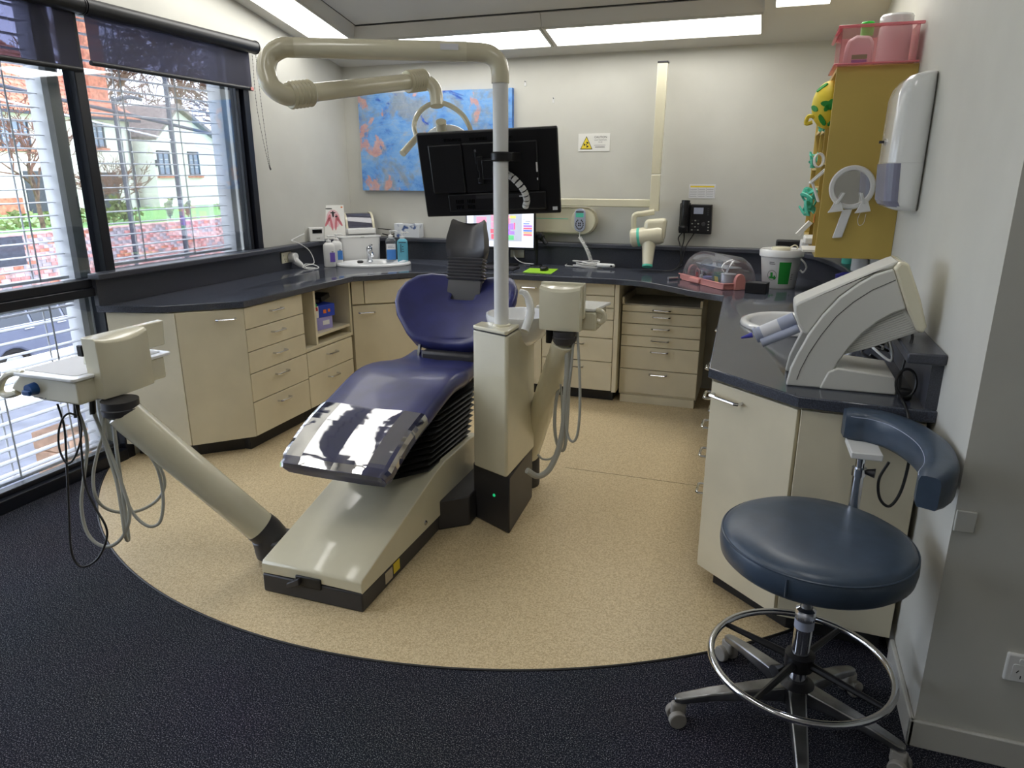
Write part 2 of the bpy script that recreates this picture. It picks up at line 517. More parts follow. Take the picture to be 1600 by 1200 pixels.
for a, b, c, d in ((2.965, 4.115, 1.072, 2.385), (1.24, 2.905, 1.045, 2.385), (0.3, 1.18, 1.045, 2.385), (1.24, 2.85, 0.09, 0.953), (0.3, 1.18, 0.09, 0.953)):
    obj('pane', MB().box(-3.412, -3.408, a, b, c, d), 'window_glass', win, smooth=0)
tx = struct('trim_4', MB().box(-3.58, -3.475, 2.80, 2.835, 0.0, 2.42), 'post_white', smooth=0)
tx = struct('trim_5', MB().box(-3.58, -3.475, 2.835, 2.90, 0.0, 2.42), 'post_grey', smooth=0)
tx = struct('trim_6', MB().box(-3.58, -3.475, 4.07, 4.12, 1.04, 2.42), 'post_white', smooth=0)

def venetian(y0, y1, z0, z1, cords, label, ref=None):
    t = thing('venetian_blind', label, 'blind', (-3.52, (y0+y1)/2, z0), group='white venetian blinds behind the glass')
    L = y1 - y0; hw = 0.026
    sec = lambda y: [(-hw, y, -0.004), (-hw*0.4, y, 0.0), (hw*0.4, y, 0.0), (hw, y, -0.004), (hw*0.9, y, -0.0068), (hw*0.4, y, -0.003), (-hw*0.4, y, -0.003), (-hw*0.9, y, -0.0068)]
    first = None; z = z1 - 0.05; n = 0
    while z > z0 + 0.02:
        if first is None:
            first = obj('slat', MB().loft([sec(-L/2), sec(L/2)]), 'slat_white', t, local=True)
            first.location = (0, 0, z - z0)
        else:
            share(first, 'slat', t, (0, 0, z - z0))
        z -= 0.0655
    obj('bottom_rail', MB().box(-3.545, -3.495, y0, y1, z0, z0+0.016), 'slat_white', t, bevel=0.003)
    obj('head_rail', MB().box(-3.548, -3.492, y0, y1, z1-0.035, z1), 'slat_white', t, bevel=0.003)
    for c in cords:
        obj('ladder_cord', MB().box(-3.547, -3.5445, c-0.0045, c+0.0045, z0, z1).box(-3.4955, -3.493, c-0.0045, c+0.0045, z0, z1), 'post_white', t, smooth=0)
venetian(2.985, 4.045, 1.075, 2.41, (3.30, 3.70), 'white venetian blind with open slats in the window next to the corner wall')
venetian(1.30, 2.785, 1.045, 2.41, (1.75, 2.28, 2.62), 'white venetian blind with open slats in the upper window left of the mullion')
venetian(1.30, 2.785, 0.075, 0.955, (1.75, 2.32, 2.64), 'low white venetian blind reaching the floor beneath the transom')

def roller(y0, y1, zb, label, chain=None):
    t = thing('roller_blind', label, 'blind', (-3.33, (y0+y1)/2, 2.385), group='black roller blinds over the windows')
    mx = Matrix.Rotation(R(-90), 4, 'X')
    tb = MB().lathe([(0.0, 0), (0.040, 0.0), (0.040, y1-y0), (0.0, y1-y0)], (-3.325, y0, 2.382), 24, mx)
    obj('roller_tube', tb, 'blind_black', t)
    obj('fabric', MB().box(-3.358, -3.3568, y0+0.02, y1-0.025, zb+0.01, 2.40), 'screen_fabric', t, smooth=0)
    obj('bottom_rail', MB().lathe([(0.0, 0.02), (0.013, 0.02), (0.013, y1-y0-0.02), (0.0, y1-y0-0.02)], (-3.357, y0, zb), 12, mx), 'blind_black', t)
    for yy in (y0-0.006, y1): obj('end_cap', MB().lathe([(0, 0), (0.043, 0), (0.043, 0.006), (0, 0.006)], (-3.325, yy, 2.382), 24, mx), 'black_plastic', t)
    if chain:
        c = MB(); pts = spl([(-3.325, y1+0.012, 2.42), (-3.330, y1+0.012, 2.30), (-3.335, y1+0.03, 2.0), (-3.335, y1+0.055, 1.66), (-3.335, y1+0.068, 1.615), (-3.335, y1+0.045, 1.65), (-3.335, y1-0.02, 2.0), (-3.34, y1-0.012, 2.35)], 16)
        for a in range(0, len(pts)): c.ball(pts[a], 0.0032, 6, 4)
        c.tube(pts, 0.001, 5)
        obj('bead_chain', c, 'dark_plastic', t)
        obj('pull_tab', MB().box(-3.344, -3.340, y1-0.055, y1-0.028, zb-0.010, zb+0.010), 'pink', t, smooth=0)
roller(2.985, 4.270, 2.125, 'black roller blind half down at the window next to the corner wall', True)
roller(0.95, 2.965, 2.085, 'black roller blind hanging slightly lower at the window left of the mullion')

# ================================================================== STREET OUTSIDE
SZ = -2.3
mat('asphalt', (112, 114, 124), 0.9, var=0.12, vscale=3)
mat('grass', (140, 186, 112), 0.95, var=0.35, vscale=5, col2=(104, 148, 82), bump=0.6, bscale=60)
mat('mortar', (200, 196, 194), 0.95, var=0.08)
mat('brick_red', (206, 142, 136), 0.9, var=0.25, vscale=6)
mat('brick_pink', (216, 172, 166), 0.9, var=0.25, vscale=6)
mat('brick_grey', (178, 166, 170), 0.9, var=0.25, vscale=6)
mat('brick_orange', (204, 132, 108), 0.9, var=0.25, vscale=6)
mat('render_white', (236, 232, 224), 0.9, var=0.03)
mat('terracotta', (216, 150, 124), 0.85, var=0.3, vscale=7, col2=(190, 116, 92))
mat('slate', (134, 122, 118), 0.85, var=0.25, vscale=7)
mat('dark_trim', (58, 62, 78), 0.5)
mat('pane_blue', (120, 132, 156), 0.1, spec=0.8)
mat('bark', (112, 92, 78), 0.95, var=0.3, vscale=10)
mat('twig', (128, 94, 80), 0.95)
mat('leaf', (136, 146, 92), 0.8, var=0.3, vscale=9)
mat('car_paint', (120, 124, 142), 0.25, metal=0.4, coat=0.6)
mat('car_glass', (44, 50, 60), 0.06, spec=0.8)
mat('tyre', (26, 26, 28), 0.8)
mat('gate_grey', (70, 72, 82), 0.6, var=0.15, vscale=12)
mat('timber', (196, 158, 132), 0.8, var=0.2, vscale=6)
mat('cable', (70, 72, 82), 0.6)

struct('road', MB().box(-16.6, -3.62, -25, 60, SZ-0.2, SZ), 'asphalt', smooth=0)
LZ = lambda x: 0.20 + (x + 16.6)*0.017
struct('lawn', MB().prism([(-16.75, 0.17), (-60, LZ(-60)), (-60, -4), (-16.75, -4)], -25, 90, 'y'), 'grass', smooth=0)
rw = thing('brick_retaining_wall', 'long low brick retaining wall across the street below the lawn', 'wall', (-16.6, 16, SZ))
obj('mortar_core', MB().box(-16.95, -16.605, -10, 40, SZ, 0.19), 'mortar', rw, smooth=0)
obj('coping', MB().box(-16.98, -16.57, -10, 40, 0.185, 0.215), 'brick_pink', rw, smooth=0)
protos = []
for k, mm in enumerate(('brick_red', 'brick_pink', 'brick_grey', 'brick_orange')):
    protos.append(mm)
bl, bh = 0.228, 0.074
cells = []
for row in range(16):
    z = 0.145 - row*0.0865
    for c in range(-4, 44):
        y = 11.0 + c*0.24 + (0.12 if row % 2 else 0)
        if 11.55 < y < 12.2 and -0.47 < z < 0.25: continue
        if y < 19.9: cells.append((y, z))
cells.sort(key=lambda q: (abs(q[0]-15.2)*0.2 + abs(q[1]-0.0)*3.2))
firsts = {}
rest = MB()
wts = [0, 0, 1, 1, 1, 2, 2, 3]
for i, (y, z) in enumerate(cells):
    k = random.choice(wts)
    if i < 290:
        loc = V((0, y-16, z-SZ))
        if k not in firsts:
            b = MB().box(-0.05, 0.012, -bl/2, bl/2, -bh/2, bh/2)
            o = obj('brick', b, protos[k], rw, local=True, smooth=0); o.location = loc; firsts[k] = o
        else: share(firsts[k], 'brick', rw, loc + V((random.uniform(-.004, .004), 0, 0)))
    else:
        rest.m = k; rest.box(-16.65, -16.588, y-bl/2, y+bl/2, z-bh/2, z+bh/2)
obj('bricks', rest, protos, rw, smooth=0, kind='stuff')
g = tag(obj('service_gate', MB().box(-16.604, -16.572, 11.45, 12.18, -0.48, 0.20), 'gate_grey', bevel=0.01), 'dark grey metal service panel set in the brick retaining wall', 'panel')

# -- houses
def wall_rects(x, y0, y1, z0, z1): return MB().box(x-0.3, x, y0, y1, z0, z1)
def house_window(par, x, y0, y1, z0, z1, cols=2, rows=3):
    f = MB(); t = 0.07
    f.box(x-0.02, x+0.06, y0, y0+t, z0, z1).box(x-0.02, x+0.06, y1-t, y1, z0, z1).box(x-0.02, x+0.06, y0, y1, z0, z0+t).box(x-0.02, x+0.06, y0, y1, z1-t, z1)
    for i in range(1, cols): yy = y0+(y1-y0)*i/cols; f.box(x, x+0.05, yy-0.03, yy+0.03, z0, z1)
    o = obj('window', f, 'dark_trim', par, smooth=0)
    for i in range(cols):
        for j in range(rows):
            a = y0+t+(y1-y0-2*t)*i/cols; b = y0+t+(y1-y0-2*t)*(i+1)/cols
            c = z0+t+(z1-z0-2*t)*j/rows; d = z0+t+(z1-z0-2*t)*(j+1)/rows
            obj('pane', MB().box(x+0.005, x+0.02, a+0.015, b-0.015, c+0.015, d-0.015), 'pane_blue', o, smooth=0)
    obj('window_sill', MB().box(x-0.02, x+0.14, y0-0.12, y1+0.12, z0-0.12, z0), 'brick_orange', par, smooth=0)
HX = -30.0
hs = thing('house', 'white rendered house with terracotta tiled hip roof and brick chimney', 'house', (HX-3, 24, LZ(HX)))
obj('wall', MB().box(HX-8, HX, 17, 28.5, -0.8, 4.1), 'render_white', hs, smooth=0)
rf = obj('roof', MB().add([(HX+0.5, 16.5, 4.08), (HX+0.5, 28.7, 4.08), (HX-8.5, 28.7, 4.08), (HX-8.5, 16.5, 4.08), (HX-4, 21, 7.6), (HX-4, 25.2, 7.6)],
    [(0, 1, 5, 4), (1, 2, 5), (2, 3, 4, 5), (3, 0, 4), (0, 3, 2, 1)]), 'terracotta', hs, smooth=0)
tl = MB()
nrow = 16
for r_ in range(nrow):
    u0 = r_/nrow; u1 = (r_+1.15)/nrow
    xa = HX+0.52-4.5*u0; za = 4.10+3.52*u0; xb = HX+0.52-4.5*u1; zb = 4.10+3.52*u1
    ya = 16.5+4.5*u0; yb = 28.7-3.5*u0
    y = ya + (0.15 if r_ % 2 else 0)
    while y < yb - 0.1:
        j = random.uniform(0, 0.03)
        tl.m = 0 if random.random() < 0.75 else 1
        y2 = min(y+0.27, yb)
        tl.add([(xa+0.03, y, za+0.06+j), (xa+0.03, y2, za+0.06+j), (xb, y2, zb+0.01), (xb, y, zb+0.01), (xa+0.03, y, za-0.02), (xa+0.03, y2, za-0.02)], [(0, 1, 2, 3), (0, 4, 5, 1)])
        y += 0.30
obj('roof_tiles', tl, ['terracotta', 'brick_orange'], hs, smooth=0, kind='stuff')
obj('gutter', MB().box(HX+0.42, HX+0.56, 16.5, 28.7, 3.98, 4.10), 'dark_trim', hs, smooth=0)
ch = MB().box(HX-1.6, HX-0.5, 27.0, 28.0, 3.6, 9.4).box(HX-1.7, HX-0.4, 26.9, 28.1, 8.9, 9.1)
obj('chimney', ch, 'brick_orange', hs, smooth=0)
house_window(hs, HX, 21.9, 23.2, 2.6, 3.75, 3); house_window(hs, HX, 26.2, 26.95, 2.75, 3.9, 2)
obj('door', MB().box(HX-0.05, HX+0.06, 22.6, 23.6, -0.6, 1.7), 'gate_grey', hs, smooth=0)
obj('door', MB().box(HX-0.05, HX+0.06, 26.3, 27.3, -0.6, 1.65), 'gate_grey', hs, smooth=0)
obj('brick_plinth', MB().box(HX-0.1, HX+0.12, 17, 22.3, -0.6, 0.62), 'brick_orange', hs, smooth=0)
obj('downpipe', MB().tube([(HX+0.1, 28.3, 4.0), (HX+0.1, 28.3, -0.3)], 0.06, 8), 'dark_trim', hs)
gx = -29.0
gh = thing('house', 'white gabled cottage with grey slate roof and two barred windows', 'house', (gx-4, 31, LZ(gx)))
gw = MB().prism([(28.75, -0.9), (34.4, -0.9), (34.4, 2.6), (30.5, 4.75), (28.75, 3.2)], gx-7, gx, 'x')
obj('wall', gw, 'render_white', gh, smooth=0)
rr = MB()
for (a, b) in (((30.5, 4.78), (34.9, 2.32)), ((30.5, 4.78), (28.72, 3.18))):
    rr.prism([(a[0], a[1]), (b[0], b[1]), (b[0], b[1]+0.16), (a[0], a[1]+0.2)], gx-7, gx+0.35, 'x')
obj('roof', rr, 'slate', gh, smooth=0)
house_window(gh, gx, 28.95, 29.75, 1.5, 2.7, 2); house_window(gh, gx, 31.0, 31.75, 1.5, 2.7, 2)
obj('wall_lamp', MB().box(gx, gx+0.12, 28.8, 28.9, 1.95, 2.25), 'dark_trim', gh, smooth=0)

# -- poles and overhead cable
def pole(y, x, top, r, label, arm=0):
    t = thing('utility_pole', label, 'pole', (x, y, LZ(x) if x < -16.6 else SZ), group='dark street poles before the houses')
    obj('shaft', MB().tube([(x, y, LZ(x) if x < -16.6 else SZ), (x, y, top)], [r, r*0.75], 10), 'cable', t)
    if arm: obj('lamp_arm', MB().tube(spl([(x, y, top-0.1), (x+0.1, y+arm*0.5, top+0.02), (x, y+arm, top)], 5), 0.05, 8), 'cable', t)
pole(14.7, -15.9, 3.45, 0.055, 'slim dark street pole with a short side arm before the houses', 0.9)
pole(16.5, -15.9, 5.2, 0.07, 'tall dark street pole in front of the gabled cottage', -1.6)
pole(14.55, -17.2, 2.3, 0.05, 'short dark post standing on the lawn edge')
c = MB().tube(spl([onx(-60, 118, -15.9), onx(70, 150, -15.9), onx(240, 188, -15.9), onx(400, 226, -15.9)], 8), 0.045, 8)
tag(obj('overhead_cable', c, 'cable'), 'thick dark overhead cable crossing in front of the houses', 'cable')
c = MB().tube(spl([onx(-60, 140, -15.9), onx(70, 172, -15.9), onx(240, 212, -15.9), onx(400, 250, -15.9)], 8), 0.022, 8)
tag(obj('overhead_cable', c, 'label_white'), 'thin pale overhead cable crossing in front of the houses', 'cable')

# -- bare trees and shrubs
def bare_tree(x, y, z, h, label, spread=0.5, depth=4, seed=1, twigm='bark', dens=3, r0=None, rmin=0.0):
    rnd = random.Random(seed)
    t = thing('bare_tree', label, 'tree', (x, y, z), group='leafless trees outside the window')
    trunk = MB(); tw = MB()
    def grow(p, d, L, r, k):
        q = p + d*L
        mid = p + d*L*0.5 + V((rnd.uniform(-1, 1), rnd.uniform(-1, 1), 0))*L*0.08
        mb = trunk if k >= depth-1 else tw
        r = max(r, rmin)
        mb.tube([p, mid, q], [r, r*0.85, max(r*0.65, rmin*0.8)], 5 if k > 1 else 4)
        if k == 0: return
        for i in range(dens if k < depth else dens+1):
            nd = (d + V((rnd.uniform(-1, 1), rnd.uniform(-1, 1), rnd.uniform(-0.35, 0.6)))*spread*1.5).normalized()
            s = rnd.uniform(0.55, 1.0)
            grow(p + (q-p)*s, nd, L*rnd.uniform(0.6, 0.85), r*0.55, k-1)
    grow(V((x, y, z-0.1)), V((rnd.uniform(-.1, .1), rnd.uniform(-.1, .1), 1)).normalized(), h*0.36, r0 or h*0.022, depth)
    obj('trunk', trunk, 'bark', t); obj('twigs', tw, twigm, t, kind='stuff')
bare_tree(-18.2, 14.0, 0.17, 3.6, 'low bare tree with tangled pale twigs on the lawn', 0.75, 5, 3, 'twig', 3, 0.07, 0.011)
bare_tree(-21, 19.0, 0.12, 2.6, 'small bare bush-like tree before the white house', 0.8, 4, 5, 'twig', 3, 0.04, 0.011)
bare_tree(-50, 52.5, -0.4, 15, 'large brown bare tree rising behind the gabled cottage', 0.62, 6, 11, 'twig', 3, 0.3, 0.036)
bare_tree(-46, 40.5, -0.4, 13, 'tall bare tree rising between the two houses', 0.55, 6, 12, 'twig', 3, 0.22, 0.030)
bare_tree(-48, 60.0, -0.4, 14, 'wide brown bare tree beyond the cottage roof', 0.62, 6, 14, 'twig', 3, 0.3, 0.036)
bare_tree(-18.0, 12.4, 0.17, 4.2, 'bare tree with thin arching branches beside the service panel', 0.7, 5, 21, 'twig', 3, 0.06, 0.011)
bare_tree(-19.5, 16.9, 0.15, 2.4, 'low bare bush in front of the grey garage door', 0.85, 4, 23, 'twig', 4, 0.03, 0.010)
def shrub(x, y, h, w_, seed, label):
    rnd = random.Random(seed); z = LZ(x)
    t = thing('garden_shrub', label, 'shrub', (x, y, z), group='small green shrubs on the lawn')
    s = MB(); l = MB()
    for i in range(7):
        a = rnd.uniform(0, 6.28); q = V((x + math.cos(a)*w_*0.6, y + math.sin(a)*w_*0.6, z + h*rnd.uniform(0.6, 1)))
        s.tube([(x, y, z-0.03), (V((x, y, z))+q)/2 + V((0, 0, h*.1)), q], 0.012, 4)
        for k in range(16):
            u = rnd.uniform(0.3, 1.05); p = V((x, y, z)).lerp(q, u) + V((rnd.uniform(-1, 1), rnd.uniform(-1, 1), rnd.uniform(-1, 1)))*w_*0.25
            e1 = V((rnd.uniform(-1, 1), rnd.uniform(-1, 1), rnd.uniform(-1, 1))).normalized()*0.09; e2 = e1.orthogonal().normalized()*0.045
            l.add([p-e1, p+e2, p+e1, p-e2], [(0, 1, 2, 3)])
    obj('stems', s, 'bark', t); obj('leaves', l, 'leaf', t, smooth=0, kind='stuff')
for i, (x, y, h, ww, lb) in enumerate(((-18.5, 16.3, 0.55, 0.35, 'low green shrub beside the short lawn post'), (-19.5, 17.8, 0.75, 0.45, 'bushy green shrub before the house corner'), (-18.6, 18.8, 0.6, 0.12, 'slim upright green shrub below the left cottage window'), (-18.8, 19.8, 0.55, 0.12, 'slim upright green shrub by the tall street pole'), (-18.5, 21.3, 0.4, 0.3, 'small green shrub at the end of the lawn'))):
    shrub(x, y, h, ww, 40+i, lb)
hd = MB(); rnd = random.Random(5)
for k in range(420):
    p = V((rnd.uniform(-20.5, -19.2), rnd.uniform(12, 18.5), rnd.uniform(0.0, 0.55)))
    e1 = V((rnd.uniform(-1, 1), rnd.uniform(-1, 1), rnd.uniform(-1, 1))).normalized()*0.12; e2 = e1.orthogonal().normalized()*0.06
    hd.add([p-e1, p+e2, p+e1, p-e2], [(0, 1, 2, 3)])
h = obj('hedge', hd, 'leaf', smooth=0, kind='stuff'); tag(h, 'rough low hedge of yellow-green leaves along the lawn', 'hedge')

# -- parked car (rear towards the left of the window)
cx0, y0c = -13.6, 8.55
car = thing('parked_car', 'grey parked hatchback car on the road seen through the low blind', 'car', (cx0-0.9, y0c+2.2, SZ))
body = [(0.0, 0.55), (0.05, 0.95), (0.15, 1.02), (1.2, 1.04), (3.0, 1.02), (4.0, 0.88), (4.4, 0.68), (4.42, 0.35), (4.2, 0.22), (3.9, 0.24)]
def arch(c, r): return [(c + r*math.cos(t), 0.24 + r*math.sin(t)) for t in [math.pi*i/8 for i in range(9)]]
body += arch(3.45, 0.38) + [(2.9, 0.22), (1.4, 0.22)] + arch(0.85, 0.38) + [(0.3, 0.24), (0.02, 0.3)]
pp = [(y0c+a, SZ+b) for a, b in body]
obj('body', MB().prism(pp, cx0-1.78, cx0, 'x'), 'car_paint', car, bevel=0.05, seg=3)
roof = [(0.18, 1.0), (0.55, 1.40), (1.0, 1.50), (2.0, 1.50), (2.5, 1.40), (3.25, 1.0)]
n = len(roof)
cab = MB().loft([[(cx0-s*0.06-(b-1.0)*s*0.35 if s > 0 else cx0-1.78+0.06+(b-1.0)*0.35, y0c+a, SZ+b) for a, b in roof] for s in (1, -1)])
obj('cabin', cab, 'car_paint', car, bevel=0.03)
for q in ([(0.42, 1.06), (0.66, 1.36), (0.98, 1.42), (1.30, 1.43), (1.32, 1.06)], [(1.38, 1.06), (1.36, 1.43), (1.98, 1.43), (2.02, 1.06)], [(2.08, 1.06), (2.04, 1.43), (2.42, 1.34), (3.0, 1.06)]):
    sd = [(cx0-0.055-(b-1.0)*0.35+0.012, y0c+a, SZ+b) for a, b in q]
    obj('side_window', MB().loft([sd, [(x-0.05, y, z) for x, y, z in sd]]), 'car_glass', car, smooth=0)
for yy in (0.85, 3.45):
    mx = Matrix.Rotation(R(90), 4, 'Y')
    wq = obj('wheel', MB().lathe([(0, -0.1), (0.24, -0.1), (0.315, -0.07), (0.315, 0.08), (0.24, 0.1), (0.22, 0.07), (0, 0.07)], (cx0-0.12, y0c+yy, SZ+0.315), 24, mx), 'tyre', car)
    obj('hub_cap', MB().lathe([(0, 0.07), (0.2, 0.072), (0.2, 0.085), (0.06, 0.1), (0, 0.1)], (cx0-0.12, y0c+yy, SZ+0.315), 16, mx), 'silver', wq)
for yy in (1.12, 1.82): obj('door_handle', MB().box(cx0, cx0+0.03, y0c+yy, y0c+yy+0.2, SZ+0.94, SZ+0.97), 'silver', car, bevel=0.01)
obj('window_trim', MB().tube([(cx0+0.0, y0c+0.4, SZ+1.05), (cx0+0.0, y0c+3.0, SZ+1.05)], 0.012, 6), 'silver', car)

aw = thing('street_awning', 'flat white awning roof over the footpath below the window', 'awning', (-7.6, 5.5, SZ))
obj('roof_sheet', MB().box(-8.4, -6.9, 2.0, 7.6, -0.66, -0.56), 'render_white', aw, bevel=0.02)
for yy in (2.3, 4.9, 7.3): obj('post', MB().box(-8.3, -8.18, yy, yy+0.12, SZ, -0.66), 'render_white', aw, smooth=0)
cr8 = thing('timber_planter', 'brown timber planter box on the footpath below', 'planter', (-7.5, 5.5, SZ))
for k in range(5): obj('plank', MB().box(-7.75, -7.25, 5.35, 5.7, SZ+k*0.21, SZ+k*0.21+0.2), 'timber', cr8, bevel=0.01)
fp = thing('flower_pot', 'green tub with a red flower on the footpath below', 'pot', (-6.4, 4.2, SZ))
obj('tub', MB().lathe([(0, 0), (0.16, 0), (0.22, 0.35), (0.19, 0.35), (0.14, 0.05), (0, 0.05)], (-6.4, 4.2, SZ), 16), 'leaf', fp)
obj('flower', MB().ball((-6.4, 4.2, SZ+0.45), (0.22, 0.22, 0.14), 10, 6), 'red', fp)

# ================================================================== BENCH
ZT, ZU = 0.900, 0.862
outl = [(-3.38, 2.815), (-3.03, 2.925), (-2.725, 3.195), (-2.69, 4.27), (-2.40, 4.58), (-2.06, 4.735), (-1.55, 4.74), (-0.953, 4.745), (-0.775, 4.714), (-0.68, 4.655), (-0.54, 4.535), (-0.41, 4.41),
        (-0.31, 4.34), (-0.215, 4.29), (-0.160, 2.60), (0.140, 2.336), (0.525, 2.312), (0.525, 5.405), (-3.38, 5.405)]
wt = obj('worktop', MB().prism(outl, ZU, ZT), 'worktop', smooth=30)
S1C, S1A = V((-2.895, 4.915, ZT)), R(30)
S2C, S2A = V((0.135, 3.52, ZT)), R(90)
def cut(o, c, a, b, ang):
    q = MB().lathe([(0, -0.2), (1, -0.2), (1, 0.2), (0, 0.2)], (0, 0, 0), 40)
    q.xf(Matrix.Translation(c) @ Matrix.Rotation(ang, 4, 'Z') @ Matrix.Diagonal((a, b, 1, 1)))
    co = obj('cutter', q, 'worktop', smooth=0)
    md = o.modifiers.new('cut', 'BOOLEAN'); md.object = co; md.operation = 'DIFFERENCE'; md.solver = 'EXACT'
    dg = bpy.context.evaluated_depsgraph_get(); dg.update()
    me = bpy.data.meshes.new_from_object(o.evaluated_get(dg))
    o.modifiers.clear(); o.data = me
    bpy.data.objects.remove(co)
cut(wt, S1C, 0.255, 0.165, S1A); cut(wt, S2C, 0.225, 0.195, S2A)
b = wt.modifiers.new('bevel', 'BEVEL'); b.width = 0.004; b.segments = 2; b.limit_method = 'ANGLE'; b.angle_limit = R(50)
tag(wt, 'continuous dark grey speckled laminate worktop around three walls', 'worktop')
def basin(c, a, b, ang, label, tap_dir):
    t = thing('wash_basin', label, 'basin', c, ang)
    prof = [(0.62, 0.006), (0.80, 0.022), (1.0, 0.018), (1.03, 0.004), (1.0, 0.001), (0.90, 0.001), (0.86, -0.03), (0.78, -0.09), (0.55, -0.135), (0.10, -0.145), (0.0, -0.145)]
    pr = [(0.0, -0.135), (0.12, -0.135), (0.52, -0.122), (0.72, -0.07), (0.80, -0.015), (0.84, 0.010), (0.93, 0.022), (1.03, 0.019), (1.055, 0.008), (1.05, 0.0005), (0.94, 0.0005), (0.90, -0.03), (0.80, -0.09), (0.56, -0.145), (0.1, -0.155), (0.0, -0.155)]
    q = MB().lathe(pr, (0, 0, 0), 48)
    q.xf(Matrix.Diagonal((a, b, 1, 1)))
    obj('bowl', q, 'ceramic', t, local=True, smooth=60)
    obj('waste', MB().lathe([(0, -0.133), (0.022, -0.133), (0.022, -0.129), (0, -0.128)], (0, 0, 0), 16), 'chrome', t, local=True)
    return t
bs1 = basin(S1C, 0.275, 0.185, S1A, 'white oval wash basin with chrome mixer tap in the corner bench', 1)
bs2 = basin(S2C, 0.245, 0.215, S2A, 'white round wash basin beside the mixing machine', 1)
# mixer tap on the far rim of the corner basin
tp = thing('mixer_tap', 'chrome lever mixer tap with short spout on corner basin', 'tap', onz(578, 409.5, 0.903))
b0 = V(tp.location)
obj('body', MB().lathe([(0, 0), (0.026, 0), (0.026, 0.008), (0.021, 0.014), (0.021, 0.085), (0.024, 0.09), (0.024, 0.115), (0.016, 0.125), (0, 0.127)], b0, 20), 'chrome', tp)
obj('spout', MB().tube(spl([b0+V((0, 0, 0.075)), b0+V((0.045, -0.05, 0.085)), b0+V((0.075, -0.085, 0.06))], 5), [0.014]*10+[0.011], 10), 'chrome', tp)
obj('lever', MB().tube([b0+V((0, 0, 0.122)), b0+V((0.03, -0.03, 0.14)), b0+V((0.06, -0.06, 0.142))], [0.010, 0.008, 0.006], 8), 'chrome', tp)
pl = thing('basin_plug', 'small black rubber plug on the basin rim', 'plug', onz(563, 411, 0.903))
obj('stopper', MB().lathe([(0, 0), (0.022, 0), (0.026, 0.012), (0.018, 0.02), (0, 0.022)], V(pl.location), 16), 'black_rubber', pl)
tp2 = thing('mixer_tap', 'chrome mixer tap half hidden behind the mixing machine', 'tap', (0.40, 3.60, 0.901))
b0 = V(tp2.location)
obj('body', MB().lathe([(0, 0), (0.026, 0), (0.021, 0.014), (0.021, 0.10), (0, 0.11)], b0, 20), 'chrome', tp2)
obj('spout', MB().tube(spl([b0+V((0, 0, 0.085)), b0+V((-0.08, 0, 0.10)), b0+V((-0.14, 0, 0.07))], 5), 0.012, 10), 'chrome', tp2)

# ledge (upstand with overhanging cap) along the three walls
face = [(-3.35, 2.815), (-3.35, 5.05), (-3.03, 5.375), (-0.13, 5.375), (0.06, 5.345), (0.22, 5.265), (0.34, 5.12), (0.43, 4.82), (0.48, 4.45), (0.492, 4.15), (0.492, 2.33)]
cap = [(-3.295, 2.795), (-3.295, 5.01), (-2.985, 5.32), (-0.17, 5.32), (0.03, 5.29), (0.17, 5.22), (0.285, 5.06), (0.375, 4.74), (0.422, 4.40), (0.432, 4.1), (0.420, 2.305)]
lg = thing('bench_ledge', 'dark grey upstand with rounded shelf ledge behind the worktop', 'ledge', (-1.4, 5.4, ZT))
obj('upstand', MB().prism([(-3.38, 2.815)] + face + [(0.525, 2.33), (0.525, 5.405), (-3.38, 5.405)], ZT, 1.042), 'ledge', lg, smooth=40)
obj('cap', MB().prism([(-3.38, 2.795)] + cap + [(0.525, 2.305), (0.525, 5.405), (-3.38, 5.405)], 1.042, 1.075), 'ledge', lg, bevel=0.006, smooth=40)

# ------------------------------------------------------------------ cabinets
def v2(p): return V((p[0], p[1], 0))
def handle(par, c, d, o, L=0.105, pr=0.031):
    d, o = V((d[0], d[1], 0)), V((o[0], o[1], 0))
    a, b = c - d*(L/2), c + d*(L/2)
    pts = [a, a+o*(pr-0.007), a+o*pr+d*0.009, b+o*pr-d*0.009, b+o*(pr-0.007), b]
    obj('handle', MB().tube(pts, 0.006, 8), 'chrome', par, label='chrome bow handle')
def front(par, A, B, u0, u1, z0, z1, name='drawer', h=None, hu=None, hl=0.105, g=0.0025, th=0.018, pr=0.031):
    A, B = v2(A), v2(B); d = (B-A).normalized(); o = V((d.y, -d.x, 0))
    p = A + d*(u0+g) + V((0, 0, z0+g)) - o*th
    f = obj(name, MB().obox(p, d*(u1-u0-2*g), o*th, V((0, 0, z1-z0-2*g))), 'laminate', par, bevel=0.002)
    if h is not None:
        uc = (u0+u1)/2 if hu is None else hu
        handle(f, A + d*uc + V((0, 0, h)), d, o, hl, pr)
    return f
def carcass(par, poly, plinth, zb=0.09, zt=0.860, m='laminate'):
    obj('carcass', MB().prism(poly, zb, zt), m, par, smooth=0)
    obj('plinth', MB().prism(plinth, 0.004, zb), 'laminate_dark', par, smooth=0)
zs5 = [0.859, 0.732, 0.601, 0.471, 0.300, 0.092]
# left end cabinet
A, B, Cc = (-3.36, 2.85), (-2.985, 2.955), (-2.735, 3.203)
c1 = thing('bench_cabinet', 'cream end cabinet with angled full height door by the window', 'cabinet', (-3.05, 3.05, 0))
carcass(c1, [(-3.36, 2.873), (-2.993, 2.978), (-2.757, 3.2), (-3.36, 3.2)], [(-3.36, 2.93), (-3.02, 3.03), (-2.83, 3.2), (-3.36, 3.2)])
front(c1, A, B, 0, (v2(B)-v2(A)).length, 0.09, 0.859, 'side_panel')
L = (v2(Cc)-v2(B)).length
front(c1, B, Cc, 0, L, 0.09, 0.859, 'door', 0.805, L*0.72, 0.10)
